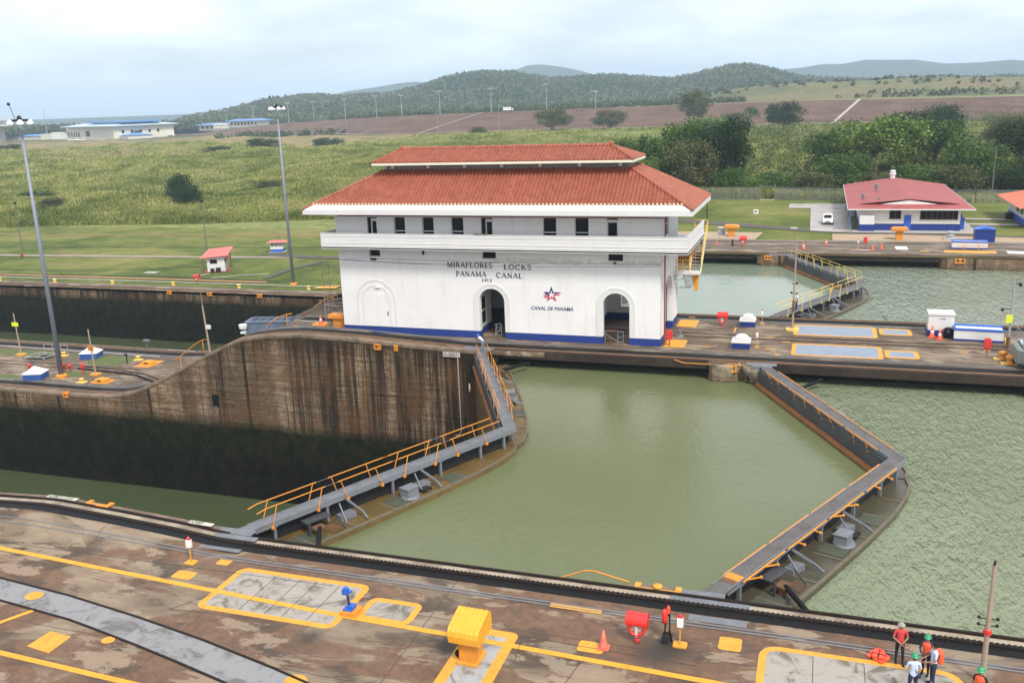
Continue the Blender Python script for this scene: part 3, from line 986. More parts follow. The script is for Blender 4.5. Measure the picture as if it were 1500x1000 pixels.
line_marking([(-45, -2.6), (-30, -3.5), (-20, -4.05), (-13.2, -4.4), (-1.2, -5.12), (5.5, -5.49), (12.7, -5.69), (19, -5.93), (30, -6.3), (50, -7)], .27, Z1 * 3)
line_marking([(-20, -11.0), (-5.9, -11.22), (.3, -11.46), (8, -11.7), (20, -12.1)], .25, Z1 * 2)
line_marking([(-14.8, -3.3), (-13.85, -1.98)], .3, Z1 * 2)
line_marking([(-8.1, -10.3), (-7.1, -8.45)], .22, Z1 * 2)
for (x, y, r) in ((-13.15, -2.45, .52), (-8.0, -7.5, .40), (-2.45, -9.42, .27), (6.0, -9.75, .42)): circle_marking(x, y, r, Z1 * 3)
for (x0, x1, y0, y1) in ((-2.15, -1.5, -3.12, -2.55), (-3.35, -2.35, -4.65, -4.0), (15.06, 16.03, -5.35, -4.65), (20.0, 20.82, -3.9, -3.05), (18.4, 18.92, -4.25, -3.8)):
    flat('painted_square', rrect(x0, x1, y0, y1, .12), M_yel, Z1 * 2)
flat('painted_square', [(-5.25, -10.6), (-4.05, -10.75), (-4.05, -9.62), (-5.15, -9.5)], M_yel, Z1 * 2)
for y in (-2.52, -2.68): line_marking([(13.3, y), (15.4, y - .02)], .12, .03, M_yel, 'painted_rail_cover')
frame_marking(-.75, 5.65, -6.5, -3.05, .30, .45, Z1 * 2, M_yel, M_slab)
frame_marking(6.05, 8.4, -5.5, -3.85, .28, .4, Z1 * 2, M_yel, M_slab)
frame_marking(10.75, 12.75, -13, -4.85, .40, .3, Z1 * 2, M_yel, M_slab2)
frame_marking(21.45, 28.15, -9.5, -3.2, .26, .7, Z1 * 2, M_yel, M_slab)
flat('grey_band', [(-30, -5.0), (-16, -6.1), (-10.75, -6.67), (-6.5, -7.1), (-2.53, -7.73), (1.2, -8.45), (4.79, -9.3), (6.46, -9.76), (12, -11.6), (14, -13.4), (9, -12.6), (3.63, -10.54), (1.2, -9.95), (-1.11, -9.43), (-3.2, -9.0), (-5.12, -8.63), (-9.13, -8.19), (-15, -7.7), (-30, -7)], M_band, Z1)
tr = thing('turnout_track', 'curved inner track with black rails either side of a smooth grey band', 'track')
for pts in ([(-30, -5.0), (-16, -6.1), (-10.75, -6.67), (-6.5, -7.1), (-2.53, -7.73), (1.2, -8.45), (4.79, -9.3), (6.46, -9.76), (12, -11.6)], [(-30, -7), (-15, -7.7), (-9.13, -8.19), (-5.12, -8.63), (-3.2, -9.0), (-1.11, -9.43), (1.2, -9.95), (3.63, -10.54), (9, -12.6)]):
    b = MB()
    for p, q in zip(pts[:-1], pts[1:]): b.bar((*p, .015), (*q, .015), .10, .035)
    b.build('rail', M_track, tr)
# narrow joints cut in the slab
b = MB()
for p, q in (((12.9, -5.0), (19.4, -5.15)), ((12.9, -5.0), (13.1, -6.6)), ((15.4, -6.0), (15.0, -8.5)), ((-1.6, -6.9), (.2, -6.7)), ((-1.6, -6.9), (-.6, -5.4)), ((-8, -4.2), (-9.4, -5.8)), ((-14, -3.9), (4, -3.5)), ((22.8, -5.7), (40, -5.7)), ((23.3, -3.5), (23.3, -9)), ((25, -3.5), (25, -9)), ((1.2, -3.4), (1.2, -6.2)), ((3.2, -3.4), (3.2, -6.2)), ((2.4, -3.4), (2.4, -6.2)), ((4.3, -3.4), (4.3, -6.2))):
    b.bar((*p, .003), (*q, .003), .024, .02)
kind(b.build('slab_joints', paint('joint_dirt', (.07, .055, .042), .9)))
# grey plates beside the gate heels
b = MB(); b.box(17.9, 19.9, -.545, -.002, .006, .02); b.box(17.8, 20.9, -.98, -.60, .004, .02); b.box(18.7, 20.9, -2.25, -1.82, .004, .015)
tag(b.build('cover_plates', M_steelplate), 'grey steel cover plates beside the near heel of the right hand gate', 'cover plate')
b = MB(); b.box(-4.3, -2.0, -.545, -.002, .1, .13); b.box(-4.3, -1.5, -.98, -.60, .1, .13); b.box(-4.4, -1.6, -2.1, -1.82, .09, .12)
tag(b.build('cover_plates', M_steelplate), 'grey steel cover plates beside the near heel of the left hand gate', 'cover plate')
b = MB(); b.box(18.1, 20.3, YC0 + .02, YC0 + .72, .006, .03); b.box(18.5, 20, YC0 - .3, YC0 + .1, -.2, .025)
tag(b.build('cover_plates', M_steelplate), 'grey steel plate bridging from the centre wall to the right hand gate', 'cover plate')
b = MB(); b.box(-4.6, -2.0, YC0 + .0, YC0 + 1.1, .03, .07)
tag(b.build('cover_plates', M_steelplate), 'grey steel plate bridging from the centre wall to the left hand gate', 'cover plate')
b = MB(); b.box(17.0, 20.1, YF + .05, YF + .7, -.1, .02)
tag(b.build('cover_plates', M_steelplate), 'grey steel plate at the far quay end of the distant gate', 'cover plate')
# orange mooring niches in the copings
def niche(x, y, z, w, label, m=M_ora, s=1):
    t = thing('mooring_hook', label, 'mooring hook', (x, y, z), 0, 'orange mooring fittings set in the lock walls')
    b = MB(); b.box(-w, -w + .12, -.14, .3 * s if s > 0 else .3, -.42, .02); b.box(w - .12, w, -.14, .3, -.42, .02); b.box(-w, w, -.12, .3, -.52, -.40)
    b.box(-w, w, .2, .34, -.42, .02); b.build('frame', m, t)
    b = MB(); b.lathe([(.10, -.38), (.08, -.2), (.2, -.14), (.2, -.08), (.05, -.02)], (0, .02, 0), 12); b.build('bollard', m, t)
niche(-12.2, YC0 - .02, .15, .32, 'orange mooring niche in the wall top below the left of the control house')
niche(-10.5, YC0 - .02, .12, .16, 'small orange mooring niche just right of a larger one below the control house')
niche(17.1, YC0 - .05, -.05, .36, 'orange mooring niche on the rounded pier beside the right gate')
niche(16.9, YF - .06, -.1, .42, 'orange mooring niche on the far pier beside the distant gate')
niche(38.7, YF - .06, -.1, .55, 'orange mooring niche in the far wall at the right edge')
for k, x in enumerate((-74, -66.5, -57.5)):
    niche(x, YF - .05, zf(x), .4, ['yellow mooring niche in the far left wall, farthest left', 'yellow mooring niche in the far left wall behind the thin ramp pole', 'yellow mooring niche in the far left wall near the tall lamp mast'][k])
niche(-46.6, YC0 - .02, -6.5, .3, 'rusty orange mooring niche in the lower wall beneath the tall blue lamp mast')
t = thing('mooring_hook', 'flat yellow painted mooring recess on the near coping left of the gate heel', 'mooring hook', (17.2, -.28, .004), 0)
b = MB(); b.box(-.95, .95, -.27, -.02, 0, .03); b.box(-.95, -.7, -.02, .3, 0, .05); b.box(.72, .97, -.02, .3, 0, .05); b.build('frame', M_yel, t)
b = MB(); b.lathe([(.16, 0), (.13, .06), (.2, .1), (.19, .14), (.03, .17)], (0, .05, 0), 14); b.build('bollard', M_yel, t)
t = thing('mooring_hook', 'orange rusty mooring recess on the near coping at far left', 'mooring hook', (-11.0, -.26, .62), 0)
b = MB(); b.box(-.75, .75, -.25, -.02, 0, .05); b.box(-.75, -.5, -.02, .27, -.02, .06); b.box(.5, .75, -.02, .27, -.02, .06); b.build('frame', M_ora, t)
# stencilled plates on the coping
def stencil(x0, y0, z, w, h, txt, rot=0, vertical=False, label=''):
    t = thing('stencil_sign', label, 'painted sign', (x0, y0, z), rot)
    b = MB()
    if vertical: b.box(0, w, -.012, 0, 0, h)
    else: b.box(0, w, 0, h, 0, .012)
    b.build('board', paint('stencil_white', (.55, .52, .46), .7, grime=.6), t)
    tx = text_mesh(txt, h * .72, M_dark, t, 'lettering', sx=.92)
    tx.location = (w * .05, -.02 if vertical else h * .16, h * .16 if vertical else .016)
    if vertical: tx.rotation_euler = (math.pi / 2, 0, 0)
    return t


def text_mesh(s, size, m, parent, name='lettering', shear=0, bold=0., ext=.004, align='LEFT', sx=1., spacing=1.):
    c = bpy.data.curves.new('txt', 'FONT')
    c.body = s; c.size = size / .70; c.extrude = ext; c.shear = shear; c.offset = bold; c.align_x = align; c.space_character = spacing; c.space_word = 1.6 if align == 'CENTER' and spacing > 1 else 1
    o = bpy.data.objects.new('txt', c); COL.objects.link(o)
    dg = bpy.context.evaluated_depsgraph_get(); dg.update()
    me = bpy.data.meshes.new_from_object(o.evaluated_get(dg))
    bpy.data.objects.remove(o); bpy.data.curves.remove(c)
    me.name = name; me.materials.clear(); me.materials.append(m)
    me.transform(Matrix.Scale(sx, 4, (1, 0, 0)))
    r = bpy.data.objects.new(name, me); COL.objects.link(r); r.parent = parent
    return r


stencil(-14.2, -.44, .745, 1.9, .3, 'A3007 L1216', 0, False, 'white stencilled plate on the near coping at far left')
stencil(-5.6, -.42, .33, 1.4, .3, 'A3007', -.06, False, 'white stencilled plate on the near coping left of the gate heel')
stencil(-6.2, YC0 - .14, -.62, 1.5, .42, 'A-3007', 0, True, 'framed stencilled sign on the wall top beside the left gate')

# ================================================================ CONTROL HOUSE
def tile_mat():
    t = NT('clay_tiles')
    p = t.P(True)
    n = t.noise(p, 1.1, 8, .65, .3)
    n2 = t.noise(p, 9, 5, .8)
    n3 = t.noise(p, .25, 4, .6)
    q = t.n('ShaderNodeTexVoronoi', Vector=t.scaled(p, (3.0, 2.6, 2.6)), Scale=1.0)
    cell = t.math('ADD', t.math('MULTIPLY', t.sep(q.outputs['Color'])[0], .45), .28)
    c = t.ramp(t.math('ADD', t.math('MULTIPLY', cell, .55), t.math('MULTIPLY', n, .5)), (.2, (.17, .042, .022)), (.5, (.27, .076, .042)), (.85, (.36, .125, .074)))
    c = t.mix(t.math('MULTIPLY', t.ramp(n2, (.58, 0), (.75, 1)), .35), c, (.10, .035, .025))
    c = t.mix(t.math('MULTIPLY', t.ramp(n3, (.5, 0), (.7, 1)), .25), c, (.20, .05, .03))
    t.color(c); t.rough(.6); t.bump(n2, .2, .01)
    return t.m


M_tile = tile_mat()


def house_white():
    t = NT('house_white')
    p = t.P()
    q = t.sep(p)
    n = t.noise(p, .7, 6, .6)
    base = t.mix(t.ramp(n, (.3, 0), (.75, 1)), (.72, .72, .73), (.66, .66, .665))
    drips = t.noise(t.scaled(p, (2.2, 2.2, .16)), 1.0, 5, .7)
    c = t.mix(t.math('MULTIPLY', t.ramp(drips, (.56, 0), (.76, 1)), .26), base, (.40, .38, .33))
    # peeling stains with their own shape just under the balcony
    st = t.noise(t.scaled(p, (.55, 1, .9)), 1.2, 7, .65, 1.2)
    dz = t.math('SUBTRACT', 1.0, t.math('ABSOLUTE', t.math('MULTIPLY', t.math('SUBTRACT', q[2], 6.75), 1.1)), True)
    rx = t.math('MULTIPLY', t.math('ADD', q[0], 6), .3, True)
    m = t.ramp(t.math('MULTIPLY', t.math('MULTIPLY', st, dz), rx), (.41, 0), (.43, .75))
    c = t.mix(m, c, (.50, .49, .42))
    ln = t.math('LESS_THAN', t.math('ABSOLUTE', t.math('SUBTRACT', q[2], t.math('ADD', 6.72, t.math('MULTIPLY', n, .06)))), .018)
    c = t.mix(t.math('MULTIPLY', ln, .45), c, (.42, .41, .37))
    blue = t.math('LESS_THAN', q[2], .62)
    c = t.mix(blue, c, t.mix(t.math('MULTIPLY', t.ramp(t.noise(p, 3, 8, .7), (.5, 0), (.72, 1)), .3), (.006, .030, .20), (.02, .04, .12)))
    t.color(c); t.rough(.65); t.bump(t.noise(p, 30, 3, .6), .06, .01)
    return t.m


M_house = house_white()
HX0, HX1, HY0, HY1 = -17.45, 11.06, 37.5, 46.9
ZB = 7.75           # balcony floor underside
ZE = 10.6           # wall top
B = thing('control_house', 'large white control house with blue base band, balcony and two tier red tiled roof', 'building')


def wall_with_holes(b, x0, x1, z0, z1, y, holes, depth, arch=True):
    """front wall as columns between holes; a hole is (xa, xb, za, zb, round)"""
    holes = sorted(holes)
    x = x0
    for (xa, xb, za, zb, rd) in holes:
        b.box(x, xa, y, y + depth, z0, z1)
        if za > z0: b.box(xa, xb, y, y + depth, z0, za)
        if rd:
            r = (xb - xa) / 2; cx = (xa + xb) / 2; n = 14
            for k in range(n):
                a0 = math.pi - math.pi * k / n; a1 = math.pi - math.pi * (k + 1) / n
                p0 = (cx + r * math.cos(a0), zb - r + r * math.sin(a0)); p1 = (cx + r * math.cos(a1), zb - r + r * math.sin(a1))
                b.yprism([p0, p1, (p1[0], z1), (p0[0], z1)], y, y + depth)
        else:
            b.box(xa, xb, y, y + depth, zb, z1)
        x = xb
    b.box(x, x1, y, y + depth, z0, z1)


b = MB()
arches = [(-4.38, -2.12, -.02, 4.34, True), (6.34, 8.55, -.02, 4.28, True)]
vents = [(-14.45, -13.4, 6.93, 7.5, False), (-3.93, -2.72, 6.93, 7.5, False), (6.85, 8.05, 6.93, 7.5, False)]
# the wall is split in two heights so arches and vents can overlap in x
wall_with_holes(b, HX0, HX1, 0, 6.0, HY0, arches, .55)
wall_with_holes(b, HX0, HX1, 6.0, ZB, HY0, vents, .55)
b.box(HX0, HX0 + .5, HY0 + .55, HY1, 0, ZB)
b.box(HX0 + .5, HX1 - .5, HY1 - .5, HY1, 0, 1.2); b.box(HX0 + .5, 6.0, HY1 - .5, HY1, 1.2, ZB); b.box(6.0, 9.6, HY1 - .5, HY1, 4.4, ZB); b.box(9.6, HX1 - .5, HY1 - .5, HY1, 1.2, ZB)
# right wall: pier, arch, pier
b.box(HX1 - .5, HX1, HY0 + .55, 39.4, 0, ZB)
for k in range(12):
    a0 = math.pi - math.pi * k / 12; a1 = math.pi - math.pi * (k + 1) / 12; r = 2.3; cy = 41.7
    b.xprism([(cy + r * math.cos(a0), 3.0 + r * math.sin(a0) * .9), (cy + r * math.cos(a1), 3.0 + r * math.sin(a1) * .9), (cy + r * math.cos(a1), ZB), (cy + r * math.cos(a0), ZB)], HX1 - .5, HX1)
b.box(HX1 - .5, HX1, 44.0, HY1, 0, ZB)
b.box(HX0 + .5, HX1 - .5, HY0 + .55, HY1 - .5, 5.4, 5.6)
b.build('lower_wall', M_house, B)
b = MB(); b.box(HX0 + .5, HX1 - .5, HY0 + .55, HY1 - .5, .004, .012); b.build('floor', M_deck, B)
b = MB(); b.box(-1.2, -.9, HY0 + .55, HY1 - .5, .01, 5.4); b.box(4.6, 4.8, HY0 + .55, HY1 - .5, .01, 5.4); b.build('partition', M_house, B)
b = MB(); b.box(9.3, HX1 - .5, 42.0, 43.4, .01, 5.4); b.build('inner_pier', M_house, B); b = MB(); b.box(-4.9, -4.65, HY0 + .55, 41.2, .01, 5.4); b.build('inner_pier', M_house, B)
# arch surrounds
for (xa, xb, zb) in ((-16.0, -12.2, 4.85), (-4.88, -1.62, 4.8), (5.84, 9.05, 4.75)):
    b = MB(); cx = (xa + xb) / 2; ro = (xb - xa) / 2; n = 20
    for (r1, r2, pr) in ((ro, ro - .16, .05), (ro - .16, ro - .46, .028)) if xa > -15 else ((ro, ro - .14, .03), (ro - .5, ro - .62, .025)):
        zc_ = zb - ro
        P = [(cx - r1, .62)] + [(cx + r1 * math.cos(math.pi - math.pi * k / n), zc_ + r1 * math.sin(math.pi * k / n)) for k in range(n + 1)] + [(cx + r1, .62)]
        Q = [(cx - r2, .62)] + [(cx + r2 * math.cos(math.pi - math.pi * k / n), zc_ + r2 * math.sin(math.pi * k / n)) for k in range(n + 1)] + [(cx + r2, .62)]
        for k in range(len(P) - 1):
            b.yprism([P[k], P[k + 1], Q[k + 1], Q[k]], HY0 - pr, HY0 + .02)
    b.build('arch_surround', M_white, B)
d = MB(); d.box(-15.4, -12.75, HY0 - .02, HY0 + .01, .64, 3.6); d = d.build('blind_door', M_house, B)
k = MB(); k.box(-13.05, -12.95, HY0 - .08, HY0 - .02, 1.7, 2.0); k.build('handle', M_steel, d)
b = MB(); b.box(-14.1, -13.6, HY0 - .14, HY0 - .005, 4.12, 4.2); b.build('wall_lamp', M_wclean, B)
for (xa, xb) in ((-14.45, -13.4), (-3.93, -2.72), (6.85, 8.05)):
    w = MB(); w.box(xa, xb, HY0 + .3, HY0 + .34, 6.93, 7.5); w = w.build('vent_window', M_glass, B)
    s = MB(); s.box(xa - .04, xb + .04, HY0 - .04, HY0 + .2, 6.86, 6.93); s.build('sill', M_white, w)
# door leaf and window frame seen through the middle arch
b = MB(); b.box(-4.64, -4.6, 38.2, 39.6, .9, 3.4); f = b.build('inner_window', M_glass, B)
b = MB(); b.box(-4.6, -4.55, 38.1, 38.2, .85, 3.45); b.box(-4.6, -4.55, 39.6, 39.7, .85, 3.45); b.box(-4.6, -4.55, 38.2, 39.6, .85, .95); b.box(-4.6, -4.55, 38.2, 39.6, 2.1, 2.2); b.box(-4.6, -4.55, 38.2, 39.6, 3.35, 3.45); b.build('frame', M_white, f)

# upper storey
UX0, UX1, UY1 = -17.55, 11.2, 45.6
b = MB()
wn_ = [(-14.45, -13.5, 1), (-11.9, -10.85, 0), (-9.25, -8.2, 0), (-6.6, -5.5, 0), (-3.92, -2.88, 1), (1.45, 2.57, 0), (4.12, 5.26, 0), (6.75, 7.66, 1)]
wall_with_holes(b, UX0, UX1, ZB + .05, ZE + .3, HY0, [(a, c, ZB + .2 if dd else 8.85, 10.32, False) for a, c, dd in wn_], .3)
b.box(UX0, UX0 + .3, HY0 + .3, UY1, ZB + .05, ZE + .3)
b.box(UX0 + .3, UX1 - .3, UY1 - .3, UY1, ZB + .05, ZE + .3)
b.box(UX1 - .3, UX1, HY0 + .3, 38.4, ZB + .05, ZE + .3); b.box(UX1 - .3, UX1, 38.4, 40.6, ZB + .05, 8.8); b.box(UX1 - .3, UX1, 40.6, UY1, ZB + .05, ZE + .3)
b.build('upper_wall', M_house, B)
w = MB(); w.box(UX1 - .2, UX1 - .16, 38.4, 40.6, 8.8, ZE); w = w.build('window', M_glass, B)
f = MB(); f.box(UX1 - .16, UX1 - .1, 39.45, 39.55, 8.8, ZE); f.box(UX1 - .16, UX1 - .1, 38.4, 40.6, 9.6, 9.66); f.build('frame', M_white, w)
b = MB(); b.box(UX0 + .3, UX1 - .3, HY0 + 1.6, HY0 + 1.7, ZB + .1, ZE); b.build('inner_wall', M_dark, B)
for a, c, dd in wn_:
    if dd:
        w = MB(); w.box(a, c, HY0 + .2, HY0 + .24, ZB + .2, 10.32); w = w.build('door', M_glass, B)
        f = MB(); x1 = c if a > 6 or a < -4.5 or True else c
        xm = a + (c - a) * .36 if a < 6 else a
        f.box(xm, xm + .08, HY0 + .1, HY0 + .2, ZB + .2, 10.2); f.box(c - .1, c, HY0 + .1, HY0 + .2, ZB + .2, 10.2); f.box(xm + .08, c - .1, HY0 + .1, HY0 + .2, 9.98, 10.2)
        f.build('frame', M_white, w)
    else:
        w = MB(); w.box(a, c, HY0 + .22, HY0 + .25, 8.85, 10.32); w = w.build('window', M_glass, B)
        f = MB(); f.box(a, c, HY0 + .15, HY0 + .22, 9.10, 9.18); f.box(a, a + .04, HY0 + .15, HY0 + .22, 8.85, 10.32); f.box(c - .04, c, HY0 + .15, HY0 + .22, 8.85, 10.32); f.build('frame', M_white, w)
        s = MB(); s.box(a - .03, c + .03, HY0 - .03, HY0 + .15, 8.80, 8.86); s.build('sill', M_rust, w)
# fine pilaster lines
b = MB()
for x in (-1.2, .1, 8.6): b.box(x, x + .05, HY0 - .02, HY0, ZB + 1.1, 10.4)
b.build('wall_trim', M_white, B)

# balcony
BX0, BX1, BY0, BY1 = -18.35, 13.35, 36.15, 46.3
b = MB(); b.box(BX0, BX1, BY0, HY0 - .01, ZB, ZB + .12); b.box(HX1 + .2, BX1, HY0, BY1, ZB, ZB + .12); b.box(BX0, UX0 - .02, HY0, BY1, ZB, ZB + .12); b.build('balcony_floor', M_white, B)
b = MB()
for (x0, x1, y0, y1) in ((BX0, BX1, BY0, BY0 + .08), (BX1 - .08, BX1, BY0 + .08, BY1), (BX0, BX0 + .08, BY0 + .08, BY1)):
    b.box(x0, x1, y0, y1, ZB - .04, 9.08)
    for z in (ZB - .03, 7.98, 8.22, 8.83, 9.05):
        e = .03
        b.box(x0 - e, x1 + e, y0 - e, y1 + e, z, z + .045)
b.build('balcony_parapet', M_white, B)
b = MB(); b.box(-4.1, -2.9, BY0 - .06, BY0 + .1, 9.11, 9.17); b.build('rail_repair', M_rust, B)
# red service pipes
b = MB(); b.tube((-17.2, HY0 - .12, 10.45), (11.4, HY0 - .12, 10.38), .04); b.tube((11.42, HY0 - .1, 10.42), (11.42, HY0 - .1, .2), .06)
b.build('fire_pipe', M_redpipe, B)
for bx_ in ((-14.3, -13.8, HY0 - .2, HY0, 6.6, 6.75), (-9.35, -9.2, HY0 - .15, HY0, 7.15, 7.5), (7.3, 7.5, HY0 - .1, HY0, 6.7, 6.82)):
    b = MB(); b.box(*bx_); b.build('wall_fitting', M_dark, B)
b = MB()
for z, x0, x1, sag in ((6.55, HX0, 11, .25), (6.7, -14, 11, .1), (6.62, -17, -2, .3)):
    pts = [(x0 + (x1 - x0) * k / 12, HY0 - .04, z - sag * math.sin(math.pi * k / 12)) for k in range(13)]
    b.path(pts, .012, 4)
b.build('cable', M_steel, B)

# ---- roofs
EXa, EXb, EYa, EYb, EZ = -19.4, 13.8, 35.3, 46.85, 11.2     # eaves
CXa, CXb, CYa, CYb, CZ_ = -13.3, 8.3, 39.3, 43.0, 14.15     # clerestory foot


def tiled_slope(b, A, Bp, D, Cp, per=.325, rows=14, amp=.10):
    """A-B eave edge, D-C top edge (A below D); barrel tile columns running up the slope"""
    A, Bp, D, Cp = map(Vector, (A, Bp, D, Cp))
    e = (Bp - A); L = e.length; e.normalize()
    nrm = e.cross(D - A).normalized()
    if nrm.z < 0: nrm = -nrm
    up = nrm.cross(e).normalized()
    if up.z < 0: up = -up
    ua = (D - A).dot(e); ub = L + (Cp - Bp).dot(e); H = (D - A).dot(up)
    ncol = int(round(L / per)); per = L / ncol
    rh = H / rows
    def umin(v): return ua * v / H
    def umax(v): return L + (ub - L) * v / H
    sub = 6
    for r in range(rows):
        v0 = r * rh; v1 = (r + 1) * rh + .03
        V = []; cols = []
        us = [k * per / sub for k in range(ncol * sub + 1)]
        lo = umin(min(v1, H)); hi = umax(min(v1, H)); lo0 = umin(v0); hi0 = umax(v0)
        us = [u for u in us if u >= lo0 - 1e-6 and u <= hi0 + 1e-6]
        F = []
        for u in us:
            ph = (u / per) % 1.0
            h = amp * max(0, math.sin(math.pi * ph / .62)) if ph < .62 else -.03
            for v, lift in ((v0, .022), (min(v1, H), .0)):
                uu = min(max(u, umin(v)), umax(v))
                V.append(A + e * uu + up * v + nrm * (h + lift))
            V.append(A + e * u + up * v0 + nrm * (-.015))
        for i in range(len(us) - 1):
            q = (i * 3, (i + 1) * 3, (i + 1) * 3 + 1, i * 3 + 1)
            F.append(q); F.append((i * 3 + 2, (i + 1) * 3 + 2, (i + 1) * 3, i * 3))
        b.add(V, F)


def capline(b, P, Q, r=.12, n=None):
    P = Vector(P); Q = Vector(Q); L = (Q - P).length; n = n or int(L / .4)
    for k in range(n):
        a = P.lerp(Q, k / n); c = P.lerp(Q, (k + 1.05) / n)
        b.tube(a + Vector((0, 0, .03)), c + Vector((0, 0, .03)), r * 1.12, r * .92, 8)


LR = MB()
fs = .105  # fraction of the front slope that is white flashing
def lp(P, Q, t): return tuple(P[i] + (Q[i] - P[i]) * t for i in range(3))
A_, B_, C_, D_ = (EXa, EYa, EZ), (EXb, EYa, EZ), (CXb, CYa, CZ_), (CXa, CYa, CZ_)
A2, B2 = (EXa, EYb, EZ), (EXb, EYb, EZ); C2, D2 = (CXb, CYb, CZ_), (CXa, CYb, CZ_)
Af, Bf = lp(A_, D_, .125), lp(B_, C_, .125)
tiled_slope(LR, Af, Bf, D_, C_, rows=15)
tiled_slope(LR, B_, B2, C_, C2, rows=17)
tiled_slope(LR, A2, A_, D2, D_, rows=17)
tiled_slope(LR, B2, A2, C2, D2, rows=15)
capline(LR, B_, C_); capline(LR, A_, D_); capline(LR, B2, C2); capline(LR, A2, D2)
lower = LR.build('lower_roof', M_tile, B)
# white flashing strip along the front eave, fascia and soffit
b = MB()
b.poly([A_, B_, lp(B_, C_, .13), lp(A_, D_, .13)])
b.poly([(EXa, EYa, EZ - .42), (EXb, EYa, EZ - .42), (EXb, EYa, EZ), (EXa, EYa, EZ)])
b.poly([(EXb, EYa, EZ - .42), (EXb, EYb, EZ - .42), (EXb, EYb, EZ - .02), (EXb, EYa, EZ - .02)])
b.poly([(EXb, EYb, EZ - .42), (EXa, EYb, EZ - .42), (EXa, EYb, EZ - .02), (EXb, EYb, EZ - .02)])
b.poly([(EXa, EYb, EZ - .42), (EXa, EYa, EZ - .42), (EXa, EYa, EZ - .02), (EXa, EYb, EZ - .02)])
b.poly([(EXa, EYb, EZ - .42), (EXb, EYb, EZ - .42), (EXb, EYa, EZ - .42), (EXa, EYa, EZ - .42)])
for k in range(15):
    x = EXa + 1.2 + k * 2.18
    b.box(x, x + .03, EYa - .015, EYa + .3, EZ - .4, EZ + .12)
b.build('eave_fascia', M_white, B)
# cream tile ends along the flashing
b = MB(); n = 102
for k in range(n):
    p = Vector(Af).lerp(Vector(Bf), (k + .35) / n)
    b.ball((p.x, p.y - .04, p.z + .06), .085, 7, 4)
b.build('tile_ends', paint('cream_tile_ends', (.62, .60, .40), .6, grime=.3), B)
# clerestory
b = MB(); b.box(CXa + .15, CXb - .15, CYa + .1, CYb - .1, CZ_ - .5, 14.75); b.build('clerestory_wall', paint('clerestory_grey', (.20, .19, .18), .7, grime=.5), B)
b = MB()
for x in np.linspace(CXa + .8, CXb - .8, 7):
    b = MB(); b.box(x - .12, x + .12, CYa - .12, CYa + .1, 14.3, 14.62); b.build('bracket', M_white, B)
UXa, UXb, UYa, UYb, UZ = -13.95, 8.75, 38.15, 43.4, 14.85
RXa, RXb, RY, RZ = -12.35, 6.4, 41.0, 15.85
UR = MB()
a1, b1, a2, b2 = (UXa, UYa, UZ), (UXb, UYa, UZ), (UXa, UYb, UZ), (UXb, UYb, UZ)
r1, r2 = (RXa, RY, RZ), (RXb, RY, RZ)
tiled_slope(UR, a1, b1, r1, r2, rows=9)
tiled_slope(UR, b2, a2, r2, r1, rows=9)
tiled_slope(UR, b1, b2, r2, r2, rows=9)
tiled_slope(UR, a2, a1, r1, r1, rows=7)
for P, Q in ((b1, r2), (b2, r2), (a1, r1), (a2, r1)): capline(UR, P, Q, .10)
capline(UR, r1, r2, .15)
UR.ball((RXa, RY, RZ + .12), .22); UR.ball((RXb, RY, RZ + .12), .22)
UR.build('upper_roof', M_tile, B)
b = MB()
b.box(UXa, UXb, UYa - .02, UYa + .1, UZ - .22, UZ - .03); b.box(UXb - .1, UXb + .02, UYa + .1, UYb, UZ - .22, UZ - .03); b.box(UXa - .02, UXa + .1, UYa + .1, UYb, UZ - .22, UZ - .03); b.box(UXa + .1, UXb - .1, UYb - .1, UYb, UZ - .22, UZ - .03)
b.box(UXa + .1, UXb - .1, UYa + .1, UYb - .1, UZ - .19, UZ - .15)
b.build('upper_fascia', paint('cream_fascia', (.70, .67, .55), .5, grime=.15), B)

# lettering and emblem
M_letter = paint('letter_black', (.02, .02, .022), .4, grime=.05)
M_navy = paint('letter_navy', (.012, .02, .13), .4, grime=.05)
M_embred = paint('emblem_red', (.50, .02, .04), .4, grime=.05)


